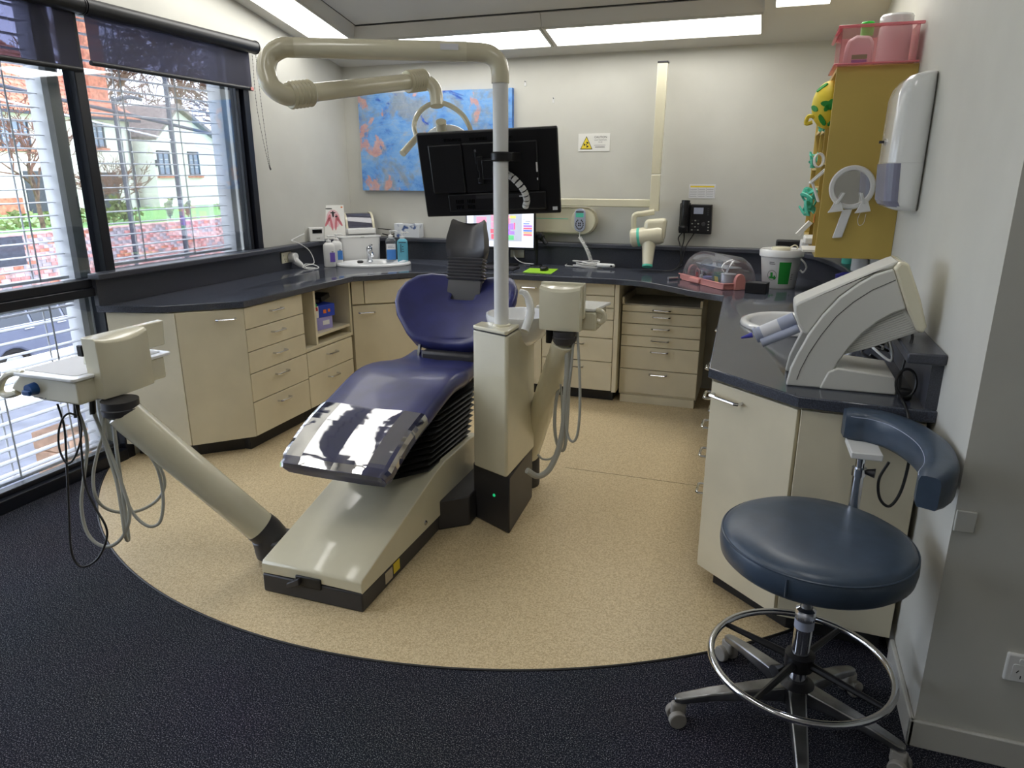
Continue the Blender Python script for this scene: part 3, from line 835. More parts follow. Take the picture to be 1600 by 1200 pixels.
# five drawer bank
A, B = (-2.735, 3.203), (-2.735, 3.745)
c2 = thing('bench_cabinet', 'cream five drawer bench cabinet beside the angled end door', 'cabinet', (-3.05, 3.47, 0))
carcass(c2, [(-2.757, 3.204), (-2.757, 3.744), (-3.36, 3.744), (-3.36, 3.204)], [(-2.79, 3.204), (-2.79, 3.744), (-3.36, 3.744), (-3.36, 3.204)])
for i in range(5): front(c2, A, B, 0, 0.542, zs5[i+1], zs5[i], 'drawer', zs5[i]-0.052)
# open niche over two drawers
A, B = (-2.735, 3.747), (-2.735, 4.306)
c3 = thing('bench_cabinet', 'cream bench cabinet with open niche above two drawers', 'cabinet', (-3.05, 4.02, 0))
carcass(c3, [(-2.757, 3.747), (-2.757, 4.306), (-3.36, 4.306), (-3.36, 3.747)], [(-2.79, 3.747), (-2.79, 4.306), (-3.36, 4.306), (-3.36, 3.747)], 0.09, 0.476)
front(c3, A, B, 0, 0.54, 0.309, 0.470, 'drawer', 0.415); front(c3, A, B, 0, 0.54, 0.092, 0.309, 'drawer', 0.257)
obj('niche_board', MB().box(-3.36, -2.737, 3.747, 4.306, 0.476, 0.498), 'laminate', c3, smooth=0)
obj('partition', MB().box(-3.36, -2.737, 3.864, 3.884, 0.498, 0.860), 'laminate', c3, smooth=0)
obj('side_panel', MB().box(-3.36, -2.737, 4.284, 4.306, 0.498, 0.860), 'laminate', c3, smooth=0)
obj('side_panel', MB().box(-3.36, -2.757, 3.747, 3.753, 0.498, 0.860), 'laminate', c3, smooth=0)
obj('shelf', MB().box(-3.34, -2.745, 3.884, 4.284, 0.545, 0.563), 'laminate', c3, smooth=0)
obj('back_panel', MB().box(-3.362, -3.35, 3.753, 4.284, 0.498, 0.860), 'laminate', c3, smooth=0)
# corner sink cabinet
A, B = (-2.735, 4.312), (-2.12, 4.800)
d = (v2(B)-v2(A)).normalized()
c4 = thing('bench_cabinet', 'cream angled sink cabinet behind the dental chair', 'cabinet', (-2.9, 4.9, 0))
carcass(c4, [(-2.750, 4.330), (-2.140, 4.813), (-2.14, 5.36), (-3.36, 5.36), (-3.36, 4.33)], [(-2.80, 4.36), (-2.2, 4.86), (-2.2, 5.36), (-3.36, 5.36), (-3.36, 4.36)], 0.09, 0.735)
for a, b_ in ((0, 0.09), (0.09, 0.54), (0.54, 0.785)): front(c4, A, B, a, b_, 0.690, 0.859, 'fascia_panel')
front(c4, A, B, 0, 0.54, 0.09, 0.684, 'door', 0.632, 0.10, 0.11)
front(c4, A, B, 0.54, 0.785, 0.32, 0.684, 'drawer', 0.63, None, 0.09); front(c4, A, B, 0.54, 0.785, 0.09, 0.32, 'drawer', 0.27, None, 0.09)
# back run
c5 = thing('bench_cabinet', 'cream cupboard under the computer behind the dental chair', 'cabinet', (-1.8, 5.1, 0))
carcass(c5, [(-2.118, 4.822), (-1.478, 4.822), (-1.478, 5.36), (-2.118, 5.36)], [(-2.118, 4.87), (-1.478, 4.87), (-1.478, 5.36), (-2.118, 5.36)])
A = (-2.118, 4.80)
front(c5, A, (-1.478, 4.80), 0, 0.30, 0.09, 0.859, 'door', 0.805, 0.22); front(c5, A, (-1.478, 4.80), 0.30, 0.64, 0.09, 0.859, 'door', 0.806, 0.548, 0.115)
c6 = thing('bench_cabinet', 'cream six drawer bench cabinet under the x-ray handset', 'cabinet', (-1.2, 5.1, 0))
carcass(c6, [(-1.476, 4.822), (-0.957, 4.822), (-0.957, 5.36), (-1.476, 5.36)], [(-1.476, 4.87), (-0.957, 4.87), (-0.957, 5.36), (-1.476, 5.36)])
zb = [0.861, 0.773, 0.688, 0.606, 0.473, 0.303, 0.09]
for i in range(6): front(c6, (-1.476, 4.80), (-0.957, 4.80), 0, 0.519, zb[i+1], zb[i], 'drawer', zb[i]-0.045)
obj('end_panel', MB().box(-0.955, -0.925, 4.80, 5.36, 0.085, 0.861), 'laminate', c6, smooth=0)
# loose pedestal in knee space
c7 = thing('drawer_pedestal', 'cream freestanding six drawer pedestal with tray top under the bench', 'pedestal', (-0.645, 5.1, 0.004))
obj('carcass', MB().box(-0.914, -0.372, 4.885, 5.33, 0.06, 0.715), 'laminate', c7, smooth=0)
obj('plinth', MB().box(-0.903, -0.383, 4.868, 5.31, 0.004, 0.06), 'laminate', c7, smooth=0)
zp = [0.713, 0.664, 0.581, 0.497, 0.418, 0.254, 0.075]
for i in range(6): front(c7, (-0.915, 4.867), (-0.371, 4.867), 0, 0.544, zp[i+1], zp[i], 'drawer', zp[i]-0.028 if i else zp[i]-0.03, 0.275, 0.115)
obj('tray_side', MB().box(-0.915, -0.899, 4.867, 5.33, 0.715, 0.762), 'laminate', c7, smooth=0)
obj('tray_side', MB().box(-0.387, -0.371, 4.867, 5.33, 0.715, 0.762), 'laminate', c7, smooth=0)
obj('tray_back', MB().box(-0.899, -0.387, 5.312, 5.33, 0.715, 0.762), 'laminate', c7, smooth=0)
# right run
c8 = thing('bench_cabinet', 'pale end cabinet with angled door beside the round stool', 'cabinet', (0.2, 2.9, 0))
carcass(c8, [(-0.124, 2.612), (0.158, 2.371), (0.51, 2.358), (0.51, 3.298), (-0.124, 3.298)], [(-0.08, 2.64), (0.19, 2.42), (0.49, 2.40), (0.49, 3.298), (-0.08, 3.298)])
A, B = (-0.146, 2.605), (0.146, 2.347)
L = (v2(B)-v2(A)).length
front(c8, A, B, 0, L-0.004, 0.09, 0.854, 'door', 0.806, 0.085, 0.135)
front(c8, (0.15, 2.347), (0.51, 2.336), 0, 0.36, 0.09, 0.854, 'side_panel')
for i in range(5): front(c8, (-0.146, 3.298), (-0.146, 2.612), 0, 0.686, zs5[i+1], zs5[i]-0.004, 'drawer', zs5[i]-0.055, 0.30, pr=0.046)
c9 = thing('bench_cabinet', 'pale drawer cabinet further back under the right bench', 'cabinet', (0.2, 3.8, 0))
carcass(c9, [(-0.132, 3.302), (0.51, 3.302), (0.51, 4.24), (-0.165, 4.24)], [(-0.08, 3.302), (0.49, 3.302), (0.49, 4.2), (-0.1, 4.2)], 0.09, 0.735)
for i in range(3):
    zz = [0.855, 0.733, 0.42, 0.092]
    front(c9, (-0.180, 4.24), (-0.150, 3.302), 0, 0.938, zz[i+1], zz[i], 'drawer', zz[i]-0.05, pr=0.046)

# ================================================================== DENTAL CHAIR
def film_mat():
    m = glassy('wrinkled_film', (244, 246, 250), 0.45, 0.04)
    nt = m.node_tree
    gl = [n for n in nt.nodes if n.type == 'BSDF_GLOSSY'][0]
    tc = nt.nodes.new('ShaderNodeTexCoord'); n = nt.nodes.new('ShaderNodeTexNoise')
    n.inputs['Scale'].default_value = 4; n.inputs['Detail'].default_value = 2; n.inputs['Distortion'].default_value = 0.8
    nt.links.new(tc.outputs['Object'], n.inputs['Vector'])
    bp = nt.nodes.new('ShaderNodeBump'); bp.inputs['Strength'].default_value = 0.35; bp.inputs['Distance'].default_value = 0.012
    nt.links.new(n.outputs['Fac'], bp.inputs['Height']); nt.links.new(bp.outputs[0], gl.inputs['Normal'])
film_mat()
CX = -1.52
chair = thing('dental_chair', 'navy blue dental patient chair with cream sloping base', 'dental chair', (CX, 2.55, 0.004))
sk = MB().prism([(-1.742, 1.985), (-1.296, 1.985), (-1.305, 2.72), (-1.305, 3.12), (-1.735, 3.12)], 0.004, 0.082)
sk.prism([(-1.306, 2.66), (-1.19, 2.76), (-1.19, 3.12), (-1.306, 3.12)], 0.004, 0.150)
obj('base_skirt', sk, 'dark_plastic', chair, bevel=0.006)
prof = [(1.988, 0.083), (1.985, 0.126), (1.995, 0.138), (2.40, 0.242), (2.632, 0.305), (2.75, 0.322), (3.12, 0.322), (3.12, 0.083)]
nb = len(prof)
bc = MB().loft([[(x, y, z - dz) for y, z in prof] for x, dz in ((-1.742, 0.004), (-1.738, 0.0), (-1.52, -0.004), (-1.302, 0.0), (-1.297, 0.004))])
obj('base_cover', bc, 'cream', chair, bevel=0.008, seg=3, smooth=40)
obj('foot_slot', MB().box(-1.585, -1.472, 1.979, 1.99, 0.062, 0.108), 'black_plastic', chair, bevel=0.004)
obj('foot_lever', MB().prism([(-1.618, 0.052), (-1.56, 0.075), (-1.56, 0.104), (-1.618, 0.072)], 1.965, 1.984, 'y'), 'dark_plastic', chair, bevel=0.003)
lb = MB(); lb.m = 0; lb.box(-1.2975, -1.2955, 2.155, 2.215, 0.022, 0.072); lb.m = 1; lb.box(-1.2975, -1.2955, 2.225, 2.275, 0.03, 0.075)
obj('rating_label', lb, ['silver', 'yellow_sign'], chair, smooth=0)
obj('drain_screw', MB().lathe([(0, 0), (0.012, 0), (0.010, 0.006), (0, 0.008)], (-1.299, 2.52, 0.115), 12, Matrix.Rotation(R(90), 4, 'Y')), 'chrome', chair)
# bellows
N = 10
be = MB(); secs = []
for i in range(2*N+1):
    t = i/(2*N); z = 0.318 + t*0.27
    e = 0.022 if i % 2 else 0.0
    yf = 2.50 + 0.10*t; yb = 3.08 + 0.04*t; hw = 0.165 + 0.03*t
    secs.append([(CX-hw+e, yf+e, z), (CX-0.07, yf-0.03+e, z), (CX+0.10, yf-0.02+e, z), (CX+hw+0.035-e, yf+0.11+e, z), (CX+hw+0.04-e, yb-e, z), (CX-hw+e, yb-e, z)])
be.loft(secs)
obj('bellows', be, 'black_rubber', chair, smooth=25)
# cushion along a path
pth = spl([(2.165, 0.475), (2.25, 0.527), (2.39, 0.588), (2.58, 0.642), (2.72, 0.682), (2.83, 0.700), (2.95, 0.695), (3.06, 0.680), (3.15, 0.676), (3.24, 0.695)], 5)
pth = [(p.x, p.y) for p in [V((a[0], a[1], 0)) for a in pth]]
def cushion_sec(i, off=0.0, wf=1.0, th=0.086, crown=0.010):
    y, z = pth[i]
    a = pth[max(i-1, 0)]; b = pth[min(i+1, len(pth)-1)]
    t = V((0, b[0]-a[0], b[1]-a[1])).normalized(); n = V((0, -t.z, t.y))
    k = i/(len(pth)-1)
    e = min(1.0, 0.78 + i*0.12, 0.72 + (len(pth)-1-i)*0.12)
    hw = (0.243 + 0.012*math.sin(k*3)) * (1.0 if i > 1 else 0.965) * wf * (1.0 if y < 2.95 else 1.0 - (y-2.95)*0.9)
    h = th*e
    base = V((CX, y, z)) + n*off
    pts = []
    for u, v in ((-1, -0.55), (-1.0, -0.25), (-0.965, -0.06), (-0.90, 0.0), (-0.6, 0.06), (0, 0.0), (0.6, 0.06), (0.90, 0.0), (0.965, -0.06), (1.0, -0.25), (1, -0.55), (0.93, -0.9), (0.5, -1.0), (-0.5, -1.0), (-0.93, -0.9)):
        pts.append(base + V((u*hw, 0, 0)) + n*(v*h + (crown*0.0 if v < -0.1 else crown*(u*u-0.4)*0.6)))
    return pts
cu = MB().loft([cushion_sec(i) for i in range(len(pth))])
obj('seat_cushion', cu, 'navy', chair, smooth=70)
j = 0
for i, p in enumerate(pth):
    if p[0] < 2.54: j = i
fl = MB()
rows = []
for i in range(0, j+1):
    s = cushion_sec(i, 0.004, 1.012)
    rows.append(s[0:11])
for r0, r1 in zip(rows[:-1], rows[1:]):
    for q in range(10): fl.quad(r0[q], r0[q+1], r1[q+1], r1[q])
fs = rows[0]; lo = [p + V((0, -0.004, -0.018)) for p in fs]
for q in range(2, 8): fl.quad(fs[q], fs[q+1], lo[q+1], lo[q])
obj('plastic_cover', fl, 'wrinkled_film', chair, smooth=80, label='clear glossy plastic protector sheet over the leg rest')
# backrest
BO = V((-1.495, 3.185, 0.742)); BU = V((1, 0, 0)); BV = V((0, 0.775, 0.632)).normalized(); BN = BU.cross(BV)
half = [(0.0, 0.0), (0.10, 0.0), (0.155, 0.008), (0.20, 0.045), (0.262, 0.125), (0.292, 0.20), (0.298, 0.27), (0.286, 0.345), (0.25, 0.42), (0.20, 0.465), (0.14, 0.485), (0.105, 0.487), (0.098, 0.46), (0.088, 0.33), (0.06, 0.318), (0.0, 0.318)]
half = [(u*1.11 if u > 0.11 else u, v*0.985) for u, v in half]
outl2 = half[:-1] + [half[-1]] + [(-u, v) for u, v in half[1:-1]][::-1]
def cushion(name, par, outline, m, O, U, Vv, Nn, th, cen, wrap=0.9, off=0.0, crown=0.02):
    def P(u, v, h): return O + U*u + Vv*v + Nn*(h + off + wrap*u*u)
    rings = []
    for s, h in ((0.985, -th), (1.0, -th*0.6), (1.0, -th*0.25), (0.985, -0.006), (0.955, 0.006), (0.90, 0.010), (0.72, 0.008)):
        ring = []
        for u, v in outline:
            uu, vv = cen[0]+(u-cen[0])*s, cen[1]+(v-cen[1])*s
            ring.append(P(uu, vv, h))
        rings.append(ring)
    q = MB().loft(rings)
    return obj(name, q, m, par, smooth=60)
cushion('backrest', chair, outl2, 'navy', BO, BU, BV, BN, 0.055, (0, 0.16), 1.0)
shell = [(u*0.93, v*0.96+0.03) for u, v in outl2 if not (abs(u) < 0.1 and v > 0.3)]
cushion('back_shell', chair, shell, 'dark_plastic', BO - BN*0.062, BU, BV, BN, 0.03, (0, 0.22), 1.0)
hg = MB().box(-1.62, -1.33, 3.16, 3.30, 0.60, 0.715)
obj('hinge_block', hg, 'dark_plastic', chair, bevel=0.015)
obj('hinge_lever', MB().obox((-1.648, 3.17, 0.662), (0.012, 0, 0), (0, 0.02, 0), (0.006, 0.015, 0.08)), 'silver', chair)
# head rest
HB = V((-1.497, 3.47, 0.955)); HV = V((0, 0.09, 0.39)).normalized(); HN = V((1, 0, 0)).cross(HV)
def hr_sec(v, hw, th, bow=0.0, n=9, lift=0.0):
    f = []; b = []
    for i in range(n):
        u = -1 + 2*i/(n-1)
        f.append(HB + V((u*hw, 0, 0)) + HV*(v + lift*u*u) + HN*(th*0.5 + bow*(u*u-0.5)))
        b.append(HB + V((u*hw*0.92, 0, 0)) + HV*(v + lift*u*u) - HN*(th*0.5))
    return f + b[::-1]
obj('headrest_mount', MB().loft([hr_sec(v, hw, th) for v, hw, th in ((-0.03, 0.092, 0.05), (-0.025, 0.096, 0.062), (0.075, 0.092, 0.062), (0.082, 0.088, 0.055))]), 'grey_vinyl', chair, smooth=50)
hb = []
for i in range(15):
    v = 0.082 + i*0.0085
    hb.append(hr_sec(v, (0.103 if i % 2 else 0.092), (0.085 if i % 2 else 0.065)))
obj('headrest_bellows', MB().loft(hb), 'grey_vinyl', chair, smooth=25)
obj('headrest', MB().loft([hr_sec(v, hw, th, bow, 9, lf) for v, hw, th, bow, lf in ((0.198, 0.09, 0.06, 0.0, 0), (0.204, 0.102, 0.08, 0.01, 0), (0.25, 0.110, 0.085, 0.025, 0), (0.30, 0.106, 0.075, 0.045, 0.002), (0.35, 0.095, 0.05, 0.055, 0.008), (0.375, 0.092, 0.03, 0.055, 0.016), (0.382, 0.088, 0.012, 0.05, 0.018))]), 'grey_vinyl', chair, smooth=60)

# ------------------------------------------------------------------ cuspidor tower
tw = thing('cuspidor_tower', 'cream water tower with dark foot and white spittoon bowl beside the chair', 'tower', (-1.09, 2.95, 0.004))
ft = MB().prism([(-1.205, 2.847), (-0.985, 2.737), (-1.006, 3.14), (-1.195, 3.16)], 0.004, 0.284)
obj('foot', ft, 'dark_plastic', tw, bevel=0.008)
obj('power_button', MB().lathe([(0, 0), (0.008, 0), (0.007, 0.003), (0, 0.004)], (-1.075, 2.7815, 0.165), 12, Matrix.Rotation(R(-27), 4, 'Z') @ Matrix.Rotation(R(90), 4, 'X')), 'green_led', tw)
pf = lambda yf: [(yf, 0.285), (yf+0.012, 0.924), (2.90, 0.924), (2.93, 0.90), (2.97, 0.855), (3.02, 0.83), (3.115, 0.82), (3.125, 0.285)]
cl = MB().loft([[(x, y, z) for y, z in pf(yf)] for x, yf in ((-1.186, 2.815), (-1.17, 2.805), (-1.005, 2.732), (-0.994, 2.738))])
obj('column', cl, 'cream', tw, bevel=0.006, smooth=40)
cp = MB().prism([(-1.184, 2.820), (-1.168, 2.808), (-1.005, 2.737), (-0.994, 2.745), (-0.997, 2.905), (-1.18, 2.905)], 0.929, 0.946)
obj('top_cap', cp, 'cream', tw, bevel=0.005)
obj('cap_gasket', MB().prism([(-1.18, 2.822), (-1.005, 2.742), (-0.998, 2.75), (-1.0, 2.90), (-1.175, 2.90)], 0.924, 0.929), 'black_plastic', tw, smooth=0)
bp_ = [(0.0, -0.115), (0.06, -0.11), (0.105, -0.075), (0.13, -0.03), (0.140, 0.0), (0.146, 0.012), (0.154, 0.012), (0.156, 0.0), (0.148, -0.03), (0.122, -0.085), (0.07, -0.128), (0.0, -0.135)]
obj('spittoon_bowl', MB().lathe(bp_, (-1.045, 3.045, 0.955), 40), 'ceramic', tw, smooth=60)
sp = [ond(820, 517, 3.06), ond(826, 500, 3.07), ond(829, 485, 3.07), ond(826, 468, 3.07), ond(820, 458, 3.07), ond(813, 456, 3.08)]
obj('rinse_spout', MB().tube(spl(sp, 5), [0.019]*10+[0.017]*6+[0.015]*5+[0.012]*5, 12), 'white_gloss', tw)
gv = MB()
for pts in ([(-0.9885, 2.86, 0.70), (-0.9885, 2.86, 0.655), (-0.990, 2.89, 0.635), (-0.992, 2.92, 0.665), (-0.993, 2.92, 0.72)], [(-0.993, 2.985, 0.74), (-0.993, 2.985, 0.69), (-0.995, 3.02, 0.675), (-0.997, 3.05, 0.70)]):
    gv.tube(spl([V(p)+V((-0.010, 0, 0)) for p in pts], 4), 0.002, 5)
obj('hook_groove', gv, 'dark_plastic', tw)

# ------------------------------------------------------------------ operating light on pole
ol = thing('operating_light', 'cream dental lamp on jointed pole arm above the chair', 'lamp', (-1.06, 2.855, 0.946))
PX, PY = -1.062, 2.852
obj('pole', MB().tube([(PX, PY, 0.9465), (PX, PY, 1.925)], 0.0315, 24), 'white_plastic', ol)
obj('pole_collar', MB().lathe([(0, 0), (0.042, 0), (0.040, 0.006), (0.033, 0.010), (0, 0.010)], (PX, PY, 0.946), 24), 'cream', ol)
LA = ond(447, 74, 2.78)
dv = (LA - V((PX, PY, 2.035))); dv.normalize()
e0 = V((PX, PY, 1.925)); e1 = V((PX, PY, 1.955))
ctr = [e0, e1] + spl([V((PX, PY, 1.97)), V((PX, PY, 2.005)) + dv*0.012, V((PX, PY, 2.03)) + dv*0.045, V((PX, PY, 2.036)) + dv*0.095], 5)[1:]
obj('elbow', MB().tube(ctr + [V((PX, PY, 2.036)) + dv*0.13], 0.0355, 20), 'cream_dark', ol)
s0 = V((PX, PY, 2.036)) + dv*0.13
obj('upper_arm', MB().tube([s0, LA + dv*-0.03], 0.0375, 20), 'cream', ol)
obj('maker_label', MB().obox(s0 + dv*0.03 + V((0.012, -0.0375, 0.0)), dv*0.07, V((0, -0.001, 0)), V((0, 0.0, 0.022))), 'label_white', ol)
D = 2.76
ub = spl([LA - dv*0.03, ond(440, 75, D), ond(421, 88, D), ond(416, 112, D), ond(424, 135, D), ond(445, 149, D+0.02), ond(462, 149, D+0.06)], 6)
obj('u_bend', MB().tube(ub, 0.0375, 20), 'cream_dark', ol)
A0, A1 = ond(462, 148, 2.82), ond(652, 126, 3.28)
obj('lower_arm', MB().tube([A0, A1], [0.036, 0.034], 20), 'cream', ol)
def ribbed(name, c, d, r, L, n):
    d = d.normalized(); pts = []; rr = []
    for i in range(2*n+1):
        pts.append(c + d*(L*(i/(2*n)-0.5))); rr.append(r if i % 2 else r*0.90)
    obj(name, MB().tube(pts, rr, 20), 'cream_dark', ol, smooth=25)
ad = A1 - A0
ribbed('gaiter', A0 + ad.normalized()*0.02, ad, 0.053, 0.105, 6); ribbed('gaiter', A1 - ad.normalized()*0.01, ad, 0.050, 0.11, 7)
obj('lamp_elbow', MB().tube(spl([A1, ond(668, 128, 3.30), ond(680, 141, 3.30), ond(683, 166, 3.30)], 6), 0.031, 18), 'cream', ol)
yk = spl([ond(650, 212, 3.30), ond(647, 195, 3.30), ond(654, 177, 3.30), ond(668, 165, 3.30), ond(684, 160.5, 3.30), ond(703, 165, 3.30), ond(722, 179, 3.30), ond(733, 197, 3.30), ond(738, 214, 3.30)], 5)
obj('yoke', MB().tube(yk, 0.0115, 10, flat=1.0), 'cream', ol)
hc = ond(699, 236, 3.34)
obj('lamp_head', MB().ball(hc, (0.135, 0.10, 0.118), 28, 14), 'white_gloss', ol)
kn = ond(690, 205, 3.26)
kd = (ond(689, 190, 3.22) - kn).normalized()
obj('knob', MB().tube([kn, kn+kd*0.05], 0.024, 18), 'cream', ol)
obj('grip', MB().tube([ond(653, 213, 3.28), ond(629, 240, 3.22)], [0.014, 0.016], 12), 'cream', ol)

# ------------------------------------------------------------------ patient monitor clamped to the pole (seen from behind)
mo = thing('pole_monitor', 'black flat monitor seen from behind, clamped to the white pole', 'monitor', (-1.152, 2.952, 1.579))
a_, b_, c_ = R(10.57), R(14.82), R(2.33)
ex = V((math.cos(a_), math.sin(a_), 0)); nn = V((math.sin(a_), -math.cos(a_), 0)); ez = V((0, 0, 1))
up = ez*math.cos(b_) + nn*math.sin(b_); mn = nn*math.cos(b_) - ez*math.sin(b_)
e1 = ex*math.cos(c_) + up*math.sin(c_); e2 = up*math.cos(c_) - ex*math.sin(c_)
MO = V((-1.152, 2.952, 1.579))
def mbx(u0, u1, v0, v1, h0, h1): return (MO + e1*u0 + e2*v0 + mn*h0, e1*(u1-u0), e2*(v1-v0), mn*(h1-h0))
def ma(name, rects, m, par=None, bev=0.003):
    q = MB()
    for r_ in rects: q.obox(*mbx(*r_))
    return obj(name, q, m, par or mo, bevel=bev)
ma('back_cover', [(-0.30, 0.30, -0.18, 0.18, -0.03, 0.0)], 'black_plastic', None, 0.006)
ma('screen', [(-0.29, 0.29, -0.165, 0.17, -0.0315, -0.0295)], 'screen_black', None, 0)
ma('rear_hump', [(-0.25, -0.105, -0.07, 0.135, 0.0, 0.022), (-0.105, 0.215, -0.075, 0.135, 0.0, 0.012)], 'black_plastic', None, 0.006)
ma('lower_housing', [(-0.19, 0.24, -0.155, -0.078, 0.0, 0.014)], 'black_plastic', None, 0.005)
ma('port_recess', [(-0.065, 0.16, -0.10, -0.085, 0.0142, 0.016)], 'dark_plastic', None, 0)
for u0 in (-0.18, -0.07, 0.04): ma('vent_grille', [(u0+k*0.0058, u0+k*0.0058+0.003, 0.142, 0.154, 0.0, 0.0012) for k in range(13)], 'screen_black', None, 0)
for u0 in (-0.155, -0.105):
    for v0 in (-0.118, -0.143): ma('vent_grille', [(u0+k*0.007, u0+k*0.007+0.004, v0, v0+0.016, 0.014, 0.0152) for k in range(5)], 'screen_black', None, 0)
br = [(-0.052, -0.042, 0.05, 0.11, 0.012, 0.020), (-0.045, -0.02, 0.02, 0.08, 0.012, 0.020), (-0.04, -0.02, -0.02, 0.05, 0.012, 0.020), (-0.048, -0.02, -0.04, -0.01, 0.012, 0.020), (-0.02, 0.06, -0.01, 0.07, 0.012, 0.045), (0.03, 0.07, 0.01, 0.05, 0.045, 0.075)]
ma('mount_bracket', br, 'black_plastic', None, 0.003)
for uu, vv in ((-0.047, 0.104), (-0.041, -0.03)):
    c0 = MO + e1*uu + e2*vv + mn*0.020
    obj('screw', MB().tube([c0, c0+mn*0.004], 0.005, 10), 'silver', mo)
obj('pole_clamp', MB().tube([(PX, PY, 1.628), (PX, PY, 1.634), (PX, PY, 1.66), (PX, PY, 1.666)], [0.036, 0.041, 0.041, 0.036], 24), 'black_plastic', mo)
obj('clamp_knuckle', MB().box(PX+0.02, PX+0.058, PY-0.02, PY+0.10, 1.63, 1.665), 'black_plastic', mo, bevel=0.004)
st = [(0.265, 0.286, -0.165, -0.150, 0.0, 0.0008)]
ma('white_sticker', st, 'label_white', None, 0); ma('port_labels', [(0.205, 0.212, 0.005, 0.045, 0.0, 0.013), (0.206, 0.211, -0.03, -0.02, 0, 0.0128), (0.125, 0.145, -0.098, -0.092, 0.014, 0.0165), (0.05, 0.075, -0.098, -0.092, 0.014, 0.0165)], 'label_white', None, 0)
cpth = spl([MO + e1*0.075 + e2*0.012 + mn*0.035, MO + e1*0.115 + e2*-0.012 + mn*0.05, MO + e1*0.15 + e2*-0.055 + mn*0.055, MO + e1*0.162 + e2*-0.10 + mn*0.05, MO + e1*0.15 + e2*-0.14 + mn*0.03], 9)
sl_ = obj('cable_core', MB().tube(cpth, 0.010, 8), 'black_plastic', mo)
n = len(cpth)
for k in range(9):
    i0 = int(k*n/9); i1 = min(n-1, i0+3)
    obj('cable_wrap', MB().tube(cpth[i0:i1+1], 0.0145, 12), 'white_plastic', sl_)

# ------------------------------------------------------------------ doctor's instrument delivery unit (left)
du = thing('instrument_unit', 'cream instrument table with blue knob on a thick slanted arm', 'instrument unit', (-1.87, 2.19, 0.004))
ns = [(-2.312, 0.767), (-2.312, 0.856), (-2.60, 0.856), (-2.645, 0.815), (-2.66, 0.795), (-2.62, 0.785), (-2.50, 0.767)]
obj('body', MB().prism(ns, 1.795, 2.205, 'y'), 'cream', du, bevel=0.008, seg=3)
obj('tray', MB().prism(rrect(0.315, 0.463, 0.02, 4, -2.462, 2.011), 0.857, 0.869), 'white_gloss', du, bevel=0.003)
tg = MB().prism(rrect(0.27, 0.40, 0.015, 4, -2.475, 2.02), 0.8692, 0.8705)
obj('tray_mat', tg, 'label_white', du, smooth=0)
hl = spl([(-2.585, 1.80, 0.862), (-2.635, 1.80, 0.860), (-2.69, 1.80, 0.836), (-2.725, 1.80, 0.792), (-2.715, 1.80, 0.768), (-2.675, 1.80, 0.770), (-2.63, 1.80, 0.785)], 6)
obj('handle', MB().tube(hl, 0.013, 10), 'cream', du)
obj('handle', MB().tube([p + V((0, 0.40, 0)) for p in hl], 0.013, 10), 'cream', du)
obj('knob', MB().tube([(-2.527, 1.795, 0.812), (-2.527, 1.765, 0.812)], [0.024, 0.021], 18), 'blue_knob', du)
obj('knob_pointer', MB().box(-2.552, -2.512, 1.757, 1.768, 0.792, 0.812), 'blue_knob', du, bevel=0.004)
bm_ = MB()
for k, wd in ((0, .022), (1, .020), (2, .006)): bm_.box(-2.545+k*.03, -2.545+k*.03+wd, 1.7940, 1.7948, .776, .7785)
obj('body_marking', bm_, 'ink', du, smooth=0)
bk = []
for t in range(9):
    u = -1 + t/4
    y = 1.985 + u*0.118
    x = -2.262 - 0.012*u*u
    top = 0.985 + 0.018*u*u
    bk.append([(x, y, 0.772), (x+0.004, y, 0.80), (x, y, top-0.01), (x-0.012, y, top), (-2.345, y, 1.003), (-2.335, y, 0.772)])
obj('back_bracket', MB().loft(bk), 'cream', du, smooth=50, bevel=0.003)
obj('control_panel', MB().obox((-2.345, 1.885, 0.893), (-0.034, 0.004, 0.0), (0.0, 0.365, 0.0), (-0.012, 0.02, 0.10)), 'cream', du, bevel=0.005)
obj('bracket_plug', MB().lathe([(0, 0), (0.022, 0), (0.02, 0.004), (0, 0.004)], (-2.30, 1.872, 0.81), 14, Matrix.Rotation(R(90), 4, 'X'), 1.0), 'black_plastic', du)
obj('panel_switch', MB().box(-2.375, -2.35, 1.868, 1.884, 0.93, 0.972), 'black_plastic', du, bevel=0.003)
pv = V((-2.245, 1.905, 0.0))
obj('pivot', MB().lathe([(0, 0.700), (0.05, 0.700), (0.066, 0.712), (0.069, 0.735), (0.065, 0.738), (0.066, 0.766), (0, 0.768)], pv, 28), 'dark_plastic', du)
aT, aB = V((-2.225, 1.915, 0.695)), V((-1.885, 2.165, 0.170))
obj('support_arm', MB().tube([aT + (aT-aB).normalized()*0.03, aT, aB], [0.060, 0.064, 0.066], 28), 'cream', du)
ad = (aB - aT).normalized()
obj('elbow', MB().tube(spl([aB, aB + ad*0.045, V((-1.855, 2.19, 0.085)), V((-1.85, 2.195, 0.045))], 4), [0.0675]*5+[0.072]*4+[0.074]*4, 28), 'dark_plastic', du)
obj('elbow_link', MB().obox((-1.86, 2.13, 0.02), (0.13, 0.0, 0), (0, 0.14, 0), (0, 0, 0.105)), 'dark_plastic', du, bevel=0.015)
def hose(par, pts, D, r, m, name='hose', z=(0, 400, 2.4), k=6, n=8):
    D = D if isinstance(D, (list, tuple)) else [D]*len(pts)
    P = [ond(z[0]+a/z[2], z[1]+b/z[2], d) for (a, b), d in zip(pts, D)]
    return obj(name, MB().tube(spl(P, k), r, n), m, par)
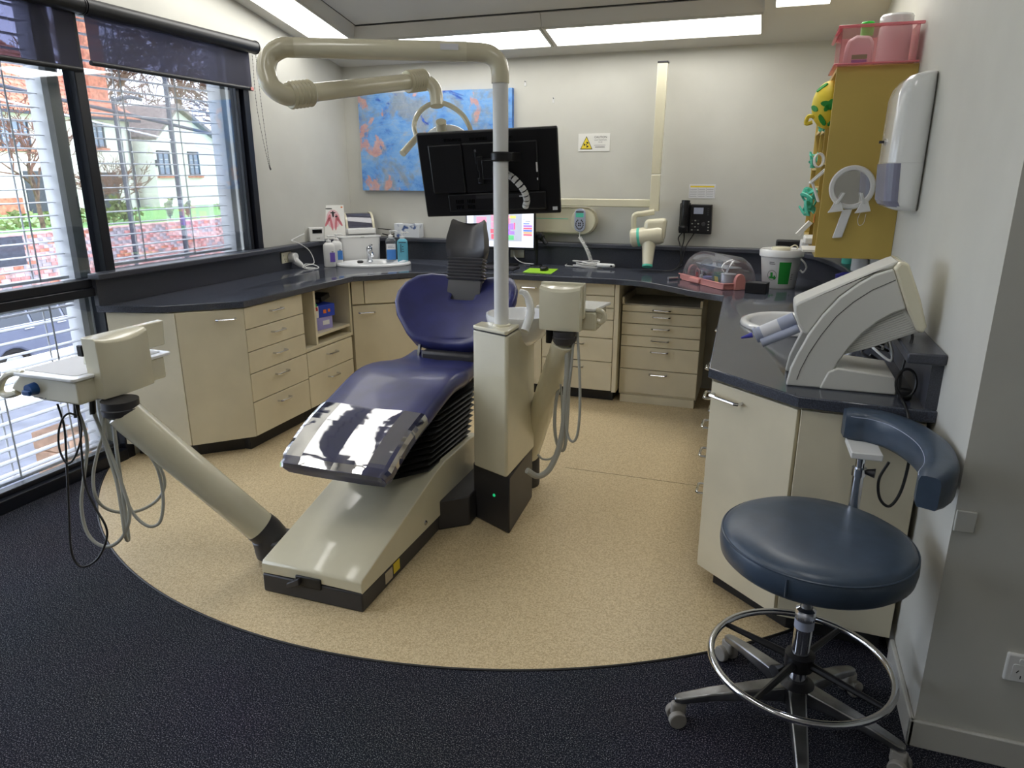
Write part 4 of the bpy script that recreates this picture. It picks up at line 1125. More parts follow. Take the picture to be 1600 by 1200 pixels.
hose(du, [(215, 555), (230, 600), (243, 660), (250, 780), (258, 950), (265, 1090), (285, 1150), (320, 1165), (370, 1130), (400, 1060), (395, 1010), (355, 940), (320, 860), (308, 760), (300, 660), (292, 590), (285, 560)], [2.72]*17, 0.0042, 'black_rubber')
hose(du, [(290, 600), (260, 590), (235, 610), (220, 660), (222, 720), (240, 765), (258, 778), (280, 755), (300, 700), (305, 650), (295, 600)], 2.70, 0.004, 'black_rubber')
hose(du, [(285, 565), (315, 640), (327, 720), (315, 830), (305, 930), (320, 1020), (355, 1072), (405, 1090), (450, 1065), (480, 1010), (485, 950), (465, 880), (430, 780), (390, 680), (352, 590), (345, 560)], [2.74]*16, 0.0068, 'hose_grey')
hose(du, [(345, 565), (380, 660), (410, 760), (438, 850), (455, 950), (468, 1040), (478, 1067), (482, 1050), (470, 960), (455, 850), (440, 740), (430, 660), (420, 600)], [2.74]*6+[2.8]*7, 0.0066, 'hose_grey')
hose(du, [(390, 580), (388, 660), (368, 730), (350, 820), (358, 900), (395, 945), (460, 962), (530, 952), (590, 915), (618, 860), (605, 800), (575, 750), (530, 715)], [2.74]*5+[2.8, 2.85, 2.9, 2.92, 2.92, 2.9, 2.88, 2.86], 0.0062, 'hose_grey')
hose(du, [(425, 620), (440, 760), (462, 880), (500, 965), (545, 1008), (582, 1012), (605, 985), (612, 910), (598, 820), (570, 760), (520, 705)], [2.8]*11, 0.0062, 'hose_grey')
for a, b in ((285, 585), (345, 572), (395, 580)): obj('hose_boot', MB().tube([ond(a/2.4, 400+(b-35)/2.4, 2.74), ond((a+4)/2.4, 400+(b+22)/2.4, 2.74)], 0.012, 8), 'black_rubber', du)

# ------------------------------------------------------------------ assistant's unit (right)
au = thing('assistant_unit', 'cream assistant suction unit with hoses behind the water tower', 'suction unit', (-0.985, 3.19, 0.004))
HYA = 2.84
q0 = [ony(845, 446, HYA), ony(909, 449, HYA), ony(908, 521, HYA), ony(846, 517, HYA)]
xa, xb, za, zb2 = -0.890, -0.714, 0.938, 1.129
hb = []
for t in range(9):
    u = -1 + t/4; x = (xa+xb)/2 + u*(xb-xa)/2; y = HYA + 0.010*u*u
    top = zb2 - 0.012*(1-u*u)
    hb.append([(x, y+0.006, za+0.003), (x, y, za+0.02), (x, y, top-0.012), (x, y+0.010, top), (x, HYA+0.06, zb2), (x, HYA+0.06, za)])
obj('head_housing', MB().loft(hb), 'cream', au, smooth=30)
obj('rear_panel', MB().box(xa-0.008, xb+0.008, HYA+0.06, HYA+0.085, za+0.05, zb2+0.010), 'cream', au, bevel=0.004)
obj('holder_body', MB().box(xa+0.05, xb+0.055, HYA+0.086, HYA+0.29, za-0.005, 1.013), 'cream', au, bevel=0.008)
obj('tray', MB().prism([(xa-0.04, HYA+0.09), (xb+0.045, HYA+0.09), (xb+0.075, HYA+0.29), (xa-0.02, HYA+0.29)], 1.016, 1.028), 'white_gloss', au, bevel=0.003)
hk = spl([(xb+0.05, HYA+0.11, 1.022), (xb+0.078, HYA+0.11, 1.013), (xb+0.086, HYA+0.11, 0.988), (xb+0.070, HYA+0.11, 0.970), (xb+0.05, HYA+0.11, 0.976), (xb+0.03, HYA+0.11, 0.966)], 5)
obj('holder_hook', MB().tube(hk, 0.011, 10), 'cream', au)
obj('collar', MB().lathe([(0, 0), (0.043, 0), (0.05, 0.012), (0.052, 0.03), (0.048, 0.034), (0.05, 0.056), (0, 0.057)], (-0.784, 2.879, 0.880), 26), 'dark_plastic', au)
obj('hose_socket', MB().tube([(-0.860, 2.915, 0.935), (-0.860, 2.915, 0.872)], 0.018, 12), 'black_plastic', au)
aT, aB = V((-0.787, 2.879, 0.888)), V((-1.075, 3.275, 0.19))
obj('support_arm', MB().tube([aT, aT.lerp(aB, 0.5), aB], [0.050, 0.057, 0.060], 26), 'cream', au)
obj('arm_foot', MB().lathe([(0, 0.004), (0.065, 0.004), (0.068, 0.02), (0.066, 0.16), (0.05, 0.19), (0, 0.195)], (-1.085, 3.29, 0), 24), 'dark_plastic', au)
z5 = (740, 400, 3.0)
hose(au, [(440, 430), (440, 520), (432, 650), (425, 760), (412, 850), (390, 930), (350, 1005), (300, 1032), (250, 1005)], [3.04, 3.06, 3.1, 3.13, 3.15, 3.16, 3.16, 3.15, 3.12], 0.0135, 'hose_grey', 'suction_hose', z5, 8, 10)
hose(au, [(468, 380), (458, 520), (440, 680), (435, 790), (448, 855), (470, 868), (488, 830), (498, 720), (497, 560), (486, 350)], [3.02, 3.05, 3.1, 3.12, 3.12, 3.12, 3.1, 3.07, 3.04, 3.02], 0.006, 'hose_grey', 'hose', z5)
hose(au, [(405, 590), (385, 690), (380, 800), (392, 880), (415, 912), (430, 880), (440, 760), (447, 600)], 3.24, 0.008, 'hose_grey', 'hose', z5)
hose(au, [(300, 930), (325, 952), (365, 948), (395, 905), (412, 820), (414, 700), (408, 600)], 3.2, 0.005, 'hose_grey', 'hose', z5)

# ================================================================== OPERATOR STOOL
SX, SY = 0.203, 1.948
stl = thing('operator_stool', 'round blue grey vinyl stool with curved back support and chrome foot ring', 'stool', (SX, SY, 0.0))
sc = V((0.206, 1.962, 0))
R0 = 0.258
seat = [(0, 0.530), (R0*0.80, 0.530), (R0*0.93, 0.534), (R0*0.985, 0.548), (R0, 0.575), (R0*0.995, 0.600), (R0*0.985, 0.606), (R0*0.978, 0.604), (R0*0.965, 0.612), (R0*0.90, 0.622), (R0*0.7, 0.628), (R0*0.35, 0.629), (0, 0.629)]
obj('seat', MB().lathe(seat, sc, 64), 'stool_vinyl', stl, smooth=50)
pp = [sc + V((R0*0.981*math.cos(2*math.pi*i/64), R0*0.981*math.sin(2*math.pi*i/64), 0.6065)) for i in range(64)]
obj('piping', MB().tube(pp, 0.0032, 6, True), 'stool_vinyl', stl)
a = R(-108); st1 = [sc + V((math.cos(a)*R0*k, math.sin(a)*R0*k, z)) for k, z in ((1.002, 0.60), (1.006, 0.575), (0.995, 0.55))]
obj('seam', MB().tube(st1, 0.003, 6), 'stool_vinyl', stl)
padc = [(0.268, 2.300), (0.335, 2.302), (0.402, 2.258), (0.448, 2.172), (0.472, 2.060), (0.462, 1.930), (0.415, 1.812)]
pc = spl([(x+0.006, y, 0.842) for x, y in padc], 6)
secs = []
n = len(pc)
for i, p in enumerate(pc):
    t = (pc[min(i+1, n-1)] - pc[max(i-1, 0)]).normalized(); s = V((t.y, -t.x, 0))
    e = min(1.0, 0.62 + 0.16*min(i, n-1-i))
    shape = [(-1, -0.75), (-0.8, -1), (0.8, -1), (1, -0.75), (1, 0.6), (0.82, 0.93), (0.4, 1.0), (-0.4, 1.0), (-0.82, 0.93), (-1, 0.6)]
    secs.append([p + s*(u*0.040*e) + V((0, 0, v*0.046*(0.75+0.25*e))) for u, v in shape])
obj('back_support', MB().loft(secs), 'stool_vinyl', stl, smooth=60)
sm = []
for i in range(1, n-1):
    t = (pc[i+1] - pc[i-1]).normalized(); s = V((t.y, -t.x, 0))
    e = min(1.0, 0.62 + 0.16*min(i, n-1-i))
    sm.append(pc[i] + s*(0.0385*e) + V((0, 0, 0.030)))
obj('stitching', MB().tube(sm, 0.0012, 5), 'grey_label', stl)
pb = V((0.320, 2.188, 0))
obj('back_post', MB().tube([pb + V((0, 0, 0.50)), pb + V((0, 0, 0.775))], 0.0135, 16), 'chrome', stl)
obj('post_sleeve', MB().tube([pb + V((0, 0, 0.50)), pb + V((0, 0, 0.725)), pb + V((0, 0, 0.727))], [0.0165, 0.0165, 0.019], 16), 'chrome', stl)
obj('post_collar', MB().tube([pb + V((0, 0, 0.718)), pb + V((0, 0, 0.742))], 0.021, 16), 'chrome', stl)
obj('lock_knob', MB().tube([pb + V((0.018, -0.004, 0.733)), pb + V((0.042, -0.01, 0.733))], [0.008, 0.015], 10), 'black_plastic', stl)
obj('pad_bracket', MB().obox((0.290, 2.165, 0.776), (0.085, 0.0, 0), (-0.005, 0.14, 0), (0, 0, 0.020)), 'white_plastic', stl, bevel=0.003)
obj('bracket_bar', MB().obox((0.30, 2.00, 0.510), (0.030, 0.0, 0), (0, 0.195, 0), (0, 0, 0.018)), 'dark_plastic', stl)
cb = V((SX, SY, 0))
obj('gas_piston', MB().tube([cb + V((0, 0, 0.36)), cb + V((0, 0, 0.53))], 0.014, 16), 'brushed', stl)
obj('gas_cylinder', MB().lathe([(0, 0.10), (0.024, 0.10), (0.026, 0.36), (0.028, 0.362), (0.028, 0.385), (0.018, 0.392), (0, 0.392)], cb, 24), 'chrome', stl)
obj('cylinder_label', MB().lathe([(0.0268, 0.325), (0.0272, 0.325), (0.0272, 0.352), (0.0268, 0.352)], cb, 24), 'grey_label', stl)
rc = V((0.201, 1.925, 0.222))
obj('foot_ring', MB().tube([rc + V((0.248*math.cos(2*math.pi*i/64), 0.248*math.sin(2*math.pi*i/64), 0)) for i in range(64)], 0.0105, 12, True), 'chrome', stl)
obj('ring_hub', MB().lathe([(0.026, 0.19), (0.04, 0.19), (0.042, 0.235), (0.026, 0.24)], cb, 24), 'black_plastic', stl)
for k in range(4):
    a = R(150 + 90*k); q = rc + V((0.242*math.cos(a), 0.242*math.sin(a), -0.004)); h = cb + V((0.03*math.cos(a), 0.03*math.sin(a), 0.212))
    obj('ring_spoke', MB().tube([h, q], [0.012, 0.008], 8), 'black_plastic', stl)
obj('ring_knob', MB().tube([cb + V((-0.045, -0.05, 0.212)), cb + V((-0.07, -0.078, 0.212))], [0.010, 0.019], 10), 'black_plastic', stl)
obj('base_hub', MB().lathe([(0, 0.085), (0.05, 0.085), (0.055, 0.10), (0.05, 0.135), (0.03, 0.15), (0, 0.15)], cb, 24), 'black_plastic', stl)
cst = [(-0.118, 1.822), (0.004, 2.168), (0.372, 2.130), (0.468, 1.835), (0.215, 1.640)]
for (x, y) in cst:
    e = V((x, y, 0)); d = (e - cb).normalized(); s = V((-d.y, d.x, 0)); L = (e - cb).length
    sec = []
    for t, hw, z0, z1 in ((0.03, 0.032, 0.088, 0.138), (0.35, 0.026, 0.094, 0.128), (0.75, 0.021, 0.088, 0.112), (1.0, 0.017, 0.078, 0.096), (1.05, 0.010, 0.080, 0.092)):
        c = cb + d*(L*t)
        sec.append([c - s*hw + V((0, 0, z0)), c + s*hw + V((0, 0, z0)), c + s*hw*0.85 + V((0, 0, z1)), c - s*hw*0.85 + V((0, 0, z1))])
    lg_ = obj('leg', MB().loft(sec), 'brushed', stl, bevel=0.004, smooth=40)
    w = obj('castor', MB().obox(e - s*0.012 + d*-0.02 + V((0, 0, 0.03)), s*0.024, d*0.045, V((0, 0, 0.045))), 'castor_grey', lg_, bevel=0.008)
    for sg in (-1, 1):
        c = e + s*sg*0.019 + d*0.008 + V((0, 0, 0.0265))
        wq = MB().tube([c - s*0.010, c + s*0.010], 0.026, 18)
        wo_ = obj('castor_wheel', wq, 'castor_grey', lg_, bevel=0.003)

# ================================================================== IMPRESSION MATERIAL MIXER on the right bench
mx_ = thing('mixing_machine', 'grey arched impression mixing machine with cartridge nozzle on the bench', 'machine', (0.28, 2.57, 0.9005))
def zm(a, b, Y): p = ony(1080+a/3.75, 380+b/3.75, Y); return (p.x, max(p.z, 0.901))
YN, YF = 2.455, 2.665
archp = [zm(a, b, YN) for a, b in ((558, 800), (580, 735), (625, 645), (690, 530), (770, 425), (870, 320), (980, 240), (1080, 185), (1188, 152), (1225, 270), (1262, 385), (1180, 415), (1090, 465), (1000, 535), (930, 610), (870, 690), (820, 765), (782, 838))]
archp[0] = (archp[0][0], 0.901); archp[-1] = (archp[-1][0], 0.901)
obj('arch_cover', MB().prism(archp, YN, YN+0.022, 'y'), 'grey_machine', mx_, bevel=0.005, smooth=40)
obj('arch_cover', MB().prism(archp, YF-0.022, YF, 'y'), 'grey_machine', mx_, bevel=0.005, smooth=40)
cc = [zm(a, b, YN) for a, b in ((618, 800), (640, 740), (690, 645), (760, 540), (850, 430), (950, 345), (1060, 275), (1200, 215))]
gr = MB().tube([(x, YN-0.0002, z) for x, z in cc], 0.0012, 5)
obj('panel_seam', gr, 'dark_plastic', mx_)
hood = [zm(a, b, YN) for a, b in ((606, 368), (640, 348), (900, 240), (1185, 122), (1232, 108), (1190, 160), (1080, 190), (980, 250), (870, 330), (770, 440), (690, 545), (660, 535), (625, 480), (604, 415))]
obj('hood', MB().prism(hood, YN+0.023, YF-0.023, 'y'), 'grey_machine', mx_, bevel=0.008, smooth=40)
core = [zm(a, b, YN) for a, b in ((780, 620), (870, 400), (1000, 270), (1186, 170), (1262, 385), (1340, 525), (1060, 618), (890, 660))]
obj('rear_housing', MB().prism(core, YN+0.012, YF-0.012, 'y'), 'grey_machine', mx_, bevel=0.003, smooth=40)
capp = [zm(a, b, YN) for a, b in ((1188, 152), (1228, 108), (1278, 120), (1345, 325), (1382, 490), (1362, 530), (1322, 520), (1262, 385))]
obj('end_cap', MB().prism(capp, YN-0.003, YF+0.003, 'y'), 'cream', mx_, bevel=0.008, seg=3, smooth=40)
bsb = [(zm(790, 838, YN)[0]-0.02, 0.901), (0.432, 0.901), (0.430, 0.935), (0.418, 0.962), (zm(860, 695, YN)[0], 0.975), (zm(840, 760, YN)[0]-0.02, 0.96)]
obj('base', MB().prism(bsb, YN-0.006, YF+0.006, 'y'), 'grey_machine', mx_, bevel=0.005, smooth=40)
rib = MB()
for k in range(11):
    t = k/10; a0 = zm(900+170*t*0.6, 640-150*t, YN); b0 = zm(1335-85*t, 520-120*t, YN)
    rib.tube([(a0[0]+0.008, YN+0.0118, a0[1]), (b0[0]-0.006, YN+0.0118, b0[1])], 0.0012, 4)
obj('vent_rib', rib, 'hose_grey', mx_)
c0, c1 = ony(1180, 524, 2.54), ony(1242, 498, 2.54)
obj('cartridge', MB().tube([c0, c1], 0.024, 20), 'grey_label', mx_)
obj('cartridge_label', MB().tube([c0.lerp(c1, 0.18), c0.lerp(c1, 0.62)], 0.0243, 20), 'label_white', mx_)
obj('cartridge', MB().tube([ony(1190, 536, 2.52), ony(1248, 513, 2.52)], 0.015, 18), 'grey_label', mx_)
obj('cartridge_flange', MB().tube([c0, c0.lerp(c1, 0.06)], 0.028, 20), 'grey_label', mx_)
obj('nozzle', MB().tube([ony(1158, 528, 2.54), ony(1176, 523, 2.54)], [0.003, 0.010], 14), 'purple', mx_, label='pale violet mixing nozzle tip')
pcb = MB().tube(spl([(0.455, 2.50, 1.10), (0.452, 2.455, 1.085), (0.436, 2.43, 1.02), (0.43, 2.42, 0.96), (0.435, 2.40, 0.915), (0.44, 2.33, 0.905), (0.448, 2.285, 0.87), (0.462, 2.270, 0.78), (0.455, 2.265, 0.66), (0.43, 2.262, 0.60), (0.40, 2.265, 0.62), (0.39, 2.268, 0.68), (0.41, 2.27, 0.74)], 7), 0.0045, 8)
obj('power_cord', pcb, 'black_rubber', mx_)
wires = MB(); rnd = random.Random(3)
coil = thing('cable_bundle', 'tangle of black and white cables beneath the mixing machine', 'cables', (0.44, 2.75, 0.9005))
for k, m in ((0, 'black_rubber'), (1, 'white_plastic'), (2, 'black_rubber'), (3, 'hose_grey')):
    P = [V((0.405+rnd.uniform(-.035, .055), 2.80+rnd.uniform(-.08, .10), 0.915+0.02*k+rnd.uniform(0, .08))) for i in range(7)]
    obj('cable', MB().tube(spl(P, 7), 0.005, 7), m, coil)
lp = [V((0.447, 2.41, 0.955)) + V((0.028*math.cos(t), 0.012*math.sin(t), 0.042*math.sin(t))) for t in [2*math.pi*i/24 for i in range(24)]]
obj('cable', MB().tube(lp, 0.0045, 7, True), 'black_rubber', coil)
obj('plug', MB().box(0.43, 0.468, 2.40, 2.43, 0.902, 0.935), 'black_plastic', coil, bevel=0.006)

# ================================================================== RIGHT WALL
cb_ = thing('open_cupboard', 'mustard yellow open fronted cupboard fixed to the right wall', 'cupboard', (0.37, 4.0, 1.21))
cz0, cz1, cxf, cya, cyb = 1.21, 2.022, 0.208, 3.593, 4.93
obj('side_panel', MB().box(cxf, XR-0.001, cya, cya+0.018, cz0, cz1), 'yellow_board', cb_, bevel=0.0015)
obj('side_panel', MB().box(cxf, XR-0.001, cyb-0.018, cyb, cz0, cz1), 'yellow_board', cb_, bevel=0.0015)
obj('top_panel', MB().box(cxf, XR-0.001, cya+0.018, cyb-0.018, cz1-0.018, cz1), 'yellow_board', cb_)
obj('bottom_panel', MB().box(cxf, XR-0.001, cya+0.018, cyb-0.018, cz0, cz0+0.018), 'wood_edge', cb_)
obj('back_panel', MB().box(XR-0.008, XR-0.001, cya+0.018, cyb-0.018, cz0+0.018, cz1-0.018), 'yellow_board', cb_)
for yy in (3.95, 4.36): obj('divider', MB().box(cxf+0.002, XR-0.009, yy, yy+0.016, cz0+0.018, cz1-0.018), 'yellow_board', cb_)
for y0, y1, zz in ((3.611, 3.95, (1.62,)), (3.966, 4.36, (1.78, 1.50)), (4.376, 4.91, (1.80, 1.60, 1.40))):
    for z in zz: obj('shelf', MB().box(cxf+0.004, XR-0.009, y0, y1, z, z+0.016), 'wood_edge', cb_)
# things in the cupboard
tb = thing('toy_ball_bag', 'yellow round soft bag with green leaf shapes hanging at the cupboard', 'bag', (0.215, 3.84, 1.79))
bc_ = V((0.206, 3.80, 1.885))
obj('bag', MB().ball(bc_, (0.075, 0.10, 0.105), 22, 14), 'yellow_sign', tb)
rnd = random.Random(9)
for k in range(11):
    th = rnd.uniform(2.0, 5.6); ph = rnd.uniform(-0.8, 0.9)
    d = V((math.cos(th)*math.cos(ph), math.sin(th)*math.cos(ph), math.sin(ph)))
    p = bc_ + V((d.x*0.075, d.y*0.10, d.z*0.105)); nn_ = V((d.x/0.075, d.y/0.10, d.z/0.105)).normalized()
    e1_ = nn_.orthogonal().normalized(); e1_ = Matrix.Rotation(rnd.uniform(0, 3), 3, nn_) @ e1_; e2_ = nn_.cross(e1_)
    obj('leaf_patch', MB().loft([[p + nn_*h + (e1_*math.cos(t)*0.030 + e2_*math.sin(t)*0.013) for t in [2*math.pi*i/10 for i in range(10)]] for h in (-0.006, 0.0012)]), 'green', tb)
obj('strap', MB().tube(spl([bc_ + V((-0.055, -0.03, -0.05)), bc_ + V((-0.085, -0.03, -0.05)), bc_ + V((-0.092, -0.03, -0.08)), bc_ + V((-0.065, -0.03, -0.075))], 5), 0.009, 6), 'yellow_sign', tb)
def clump(name, lab, c, m, r, seed, cat):
    rnd = random.Random(seed); q = MB()
    for k in range(7):
        P = [V(c) + V((rnd.uniform(-r*0.7, r*0.5), rnd.uniform(-r, r), rnd.uniform(-r, r))) for i in range(4)]
        q.tube(spl(P, 4), r*0.16, 6, flat=0.5)
    t = obj(name, q, m); tag(t, lab, cat)
clump('mask_bundle', 'teal crumpled mask straps on the middle cupboard shelf', (0.205, 4.50, 1.655), 'teal', 0.045, 1, 'mask')
clump('glove_bundle', 'teal crumpled gloves hanging over the lower cupboard shelf', (0.185, 4.15, 1.44), 'teal', 0.07, 2, 'gloves')
clump('mask_bundle', 'teal scrap showing behind the yellow bag', (0.205, 4.02, 1.82), 'teal', 0.04, 4, 'mask')
cr = thing('wire_holder', 'white plastic bracket holder hooked on the cupboard edge', 'holder', (0.20, 3.70, 1.50))
for off in (0.0, 0.10):
    lo_ = [V((0.185, 3.66+off, 1.64)) + V((0.02*math.cos(t), 0.012*math.sin(t), 0.030*math.sin(t))) for t in [2*math.pi*i/16 for i in range(16)]]
    obj('ring', MB().tube(lo_, 0.004, 6, True), 'white_plastic', cr)
bx_ = MB()
for a, b in (((0.16, 3.63, 1.54), (0.16, 3.80, 1.54)), ((0.16, 3.80, 1.54), (0.22, 3.80, 1.60)), ((0.16, 3.63, 1.54), (0.22, 3.63, 1.60)), ((0.22, 3.63, 1.60), (0.22, 3.80, 1.60))): bx_.tube([a, b], 0.005, 6)
obj('frame', bx_, 'white_plastic', cr)
obj('pocket', MB().obox((0.165, 3.64, 1.54), (0, 0.15, 0), (0.035, 0, -0.085), (0.006, 0, 0.003)), 'white_plastic', cr)
sn = obj('price_sticker', MB().box(0.2062, 0.2078, 3.945, 3.985, 1.345, 1.385), 'orange', cb_); 
pn = thing('paper_stack', 'white papers and tray sticking out of the lowest cupboard shelf', 'papers', (0.22, 4.1, 1.23))
obj('sheet', MB().obox((0.175, 3.97, 1.235), (0.22, 0, 0), (0, 0.20, 0), (0, 0, 0.035)), 'paper', pn, bevel=0.008)
obj('sheet', MB().obox((0.155, 3.63, 1.229), (0.25, 0, 0), (0, 0.22, 0), (0, 0, 0.01)), 'paper', pn)
obj('sheet', MB().obox((0.16, 4.28, 1.25), (0.06, 0.02, 0.07), (0, 0.07, 0), (-0.02, 0, 0.012)), 'paper', pn)
# hand mirror held by two clips
hm = thing('hand_mirror', 'round white hand mirror hanging on the yellow cupboard side', 'mirror', (0.33, 3.588, 1.51))
mc = V((0.328, 3.586, 1.522)); mr = Matrix.Rotation(R(90), 4, 'X')
obj('frame', MB().lathe([(0.072, 0.0), (0.092, 0.0), (0.095, 0.006), (0.090, 0.012), (0.076, 0.012), (0.072, 0.006)], mc, 40, mr), 'lavender' if False else 'white_plastic', hm)
obj('glass', MB().lathe([(0, 0.002), (0.074, 0.002), (0.074, 0.006), (0, 0.006)], mc, 40, mr), 'mirror', hm, smooth=0)
obj('handle', MB().obox((0.300, 3.572, 1.425), (0.040, 0, 0.004), (0, 0.012, 0), (-0.028, 0, -0.125)), 'white_plastic', hm, bevel=0.004)
for k, (x, tl_) in enumerate(((0.272, 0.25), (0.382, -0.2))):
    cp_ = thing('bulldog_clip', 'white plastic spring clip %s' % ('holding the mirror left of its handle' if k == 0 else 'with hanging string right of the mirror handle'), 'clip', (x, 3.575, 1.44))
    q = MB().prism([(x-0.03, 1.415), (x+0.03, 1.425), (x+0.016, 1.465), (x-0.010, 1.462)], 3.556, 3.566, 'y')
    obj('jaw', q, 'white_plastic', cp_, bevel=0.002)
    obj('jaw', MB().prism([(x-0.032, 1.412), (x+0.030, 1.422), (x+0.028, 1.430), (x-0.03, 1.420)], 3.550, 3.570, 'y'), 'white_plastic', cp_, bevel=0.001)
    obj('lever', MB().obox((x-0.006, 3.553, 1.452), (0.013, 0, 0), (0, 0.006, 0), (tl_*0.09, -0.012, 0.048)), 'white_plastic', cp_, bevel=0.002)
sl2 = MB().tube(spl([(0.372, 3.555, 1.415), (0.366, 3.565, 1.385), (0.375, 3.57, 1.360), (0.392, 3.57, 1.37), (0.395, 3.555, 1.41)], 6), 0.001, 5)
tag(obj('string_loop', sl2, 'label_white'), 'thin pale string loop hanging from the right clip', 'string')
# pink storage box with jars on cupboard top
pk = thing('storage_box', 'translucent pink plastic storage box on top of the yellow cupboard', 'box', (0.35, 3.75, 2.0225))
x0, x1, y0, y1, z0, z1 = 0.203, 0.512, 3.56, 3.92, 2.0225, 2.178
bx = MB()
th = 0.003
bx.box(x0+0.01, x1-0.01, y0+0.01, y1-0.01, z0+0.001, z0+0.005)
for (a, b, c, d) in ((x0+0.008, x1-0.008, y0+0.008, y0+0.011), (x0+0.008, x1-0.008, y1-0.011, y1-0.008), (x0+0.008, x0+0.011, y0+0.011, y1-0.011), (x1-0.011, x1-0.008, y0+0.011, y1-0.011)): bx.box(a, b, c, d, z0+0.005, z1)
obj('body', bx, 'pink_plastic', pk, smooth=0)
rm = MB()
for (a, b, c, d, e, f) in ((x0-0.008, x1+0.006, y0-0.008, y0+0.008, z1-0.012, z1), (x0-0.008, x0+0.008, y0, y1, z1-0.012, z1), (x0-0.006, x1+0.004, y0-0.006, y0+0.008, z0+0.001, z0+0.008), (x0-0.012, x0+0.008, y0, y1, z0+0.001, z0+0.008)): rm.box(a, b, c, d, e, f)
obj('rim', rm, 'pink_rim', pk, bevel=0.003)
hnd = MB().prism([(x0-0.018, z1-0.035), (x0+0.006, z1-0.002), (x0+0.006, z1-0.018), (x0-0.008, z1-0.04)], y0+0.02, y1-0.1, 'y')
obj('side_grip', hnd, 'pink_rim', pk)
jr = thing('screw_jar', 'large white screw jar standing in the pink storage box', 'jar', (0.43, 3.72, 2.0285))
obj('body', MB().lathe([(0, 0), (0.062, 0), (0.064, 0.01), (0.064, 0.15), (0.058, 0.158), (0, 0.158)], (0.428, 3.70, 2.0285), 28), 'white_plastic', jr)
obj('lid', MB().lathe([(0, 0.159), (0.064, 0.159), (0.066, 0.165), (0.066, 0.192), (0.060, 0.200), (0, 0.201)], (0.428, 3.70, 2.0285), 28), 'white_gloss', jr)
jb = thing('plastic_bottle', 'white bottle with bright green cap in the pink storage box', 'bottle', (0.30, 3.74, 2.0285))
obj('body', MB().prism([(0.235, 2.0285), (0.352, 2.0285), (0.352, 2.13), (0.335, 2.155), (0.28, 2.160), (0.245, 2.14)], 3.70, 3.80, 'y'), 'white_plastic', jb, bevel=0.012)
obj('cap', MB().lathe([(0, 0.128), (0.026, 0.128), (0.027, 0.18), (0.024, 0.184), (0, 0.184)], (0.322, 3.75, 2.0325), 20), 'cap_green', jb)
lq = MB(); lq.m = 0; lq.box(0.265, 0.335, 3.697, 3.6995, 2.035, 2.125); lq.m = 1; lq.box(0.268, 0.33, 3.6962, 3.697, 2.037, 2.06); lq.m = 2; lq.box(0.268, 0.33, 3.6962, 3.697, 2.062, 2.08)
obj('front_label', lq, ['label_white', 'violet_label', 'green'], jb, smooth=0)
# towel dispenser
td = thing('towel_dispenser', 'white wall mounted paper towel dispenser with smoky window', 'dispenser', (0.46, 3.27, 1.44))
def dsec(z, dx, r=0.03): 
    p = rrect(0.125-dx, 0.34-dx*0.8, min(0.045, (0.125-dx)*0.45), 6, XR-0.0015-(0.125-dx)/2, 3.27)
    return [(x, y, z) for x, y in p]
prof_u = [(1.62, 0.0), (1.86, 0.004), (1.90, 0.015), (1.925, 0.035), (1.938, 0.07)]
prof_l = [(1.445, 0.05), (1.455, 0.022), (1.475, 0.008), (1.60, 0.0), (1.6195, 0.0)]
obj('cover', MB().loft([dsec(z, d) for z, d in prof_u]), 'white_gloss', td, smooth=60)
obj('lower_cover', MB().loft([dsec(z, d) for z, d in prof_l]), 'white_gloss', td, smooth=60)
wv = MB().loft([[(x-0.003, y, z) for x, y, z in dsec(z_, d)] for z_, d in ((1.448, 0.046), (1.456, 0.020), (1.475, 0.006), (1.618, -0.002))])
wn_ = MB()
secs = [dsec(z_, d) for z_, d in ((1.452, 0.030), (1.462, 0.014), (1.480, 0.004), (1.618, -0.004))]
k = len(secs[0])
for s0, s1 in zip(secs[:-1], secs[1:]):
    for i in range(k):
        a, b = s0[i], s0[(i+1) % k]
        if (a[0]+b[0])/2 < XR-0.062: wn_.quad(s0[i], s0[(i+1) % k], s1[(i+1) % k], s1[i])
obj('window', wn_, 'smoke_grey', td, smooth=60)
obj('lock', MB().tube([(0.401, 3.27, 1.70), (0.392, 3.27, 1.70)], 0.012, 14), 'silver', td)
obj('key', MB().box(0.375, 0.392, 3.267, 3.273, 1.695, 1.705), 'dark_plastic', td)
# power point and small patch on the return wall
gp = thing('power_point', 'white double power point low on the return wall', 'power socket', (0.77, 1.962, 0.31))
obj('plate', MB().box(0.705, 0.845, 1.952, 1.9649, 0.276, 0.360), 'white_plastic', gp, bevel=0.005)
for k in range(2):
    xx = 0.742 + k*0.062
    obj('outlet', MB().prism(rrect(0.042, 0.05, 0.006, 3, xx, 0.307), 1.950, 1.9522, 'y'), 'white_gloss', gp)
    obj('switch', MB().prism(rrect(0.018, 0.014, 0.004, 3, xx, 0.3435), 1.948, 1.9522, 'y'), 'white_gloss', gp)
    h = MB(); 
    for dx, dz, an in ((-0.009, 0.006, 30), (0.009, 0.006, -30), (0, -0.010, 0)):
        s_, c_2 = math.sin(R(an)), math.cos(R(an)); o_ = V((xx+dx, 1.9494, 0.305+dz)); u_ = V((s_, 0, c_2)); v_ = V((c_2, 0, -s_))
        h.obox(o_ - u_*0.005 - v_*0.0012, v_*0.0024, V((0, 0.0005, 0)), u_*0.010)
    obj('pin_hole', h, 'black_plastic', gp)
pt = tag(obj('blank_plate', MB().box(0.527, 0.575, 1.9580, 1.9649, 0.685, 0.745), 'wall_paint', bevel=0.003), 'small painted blank plate on the wall corner behind the stool', 'plate')

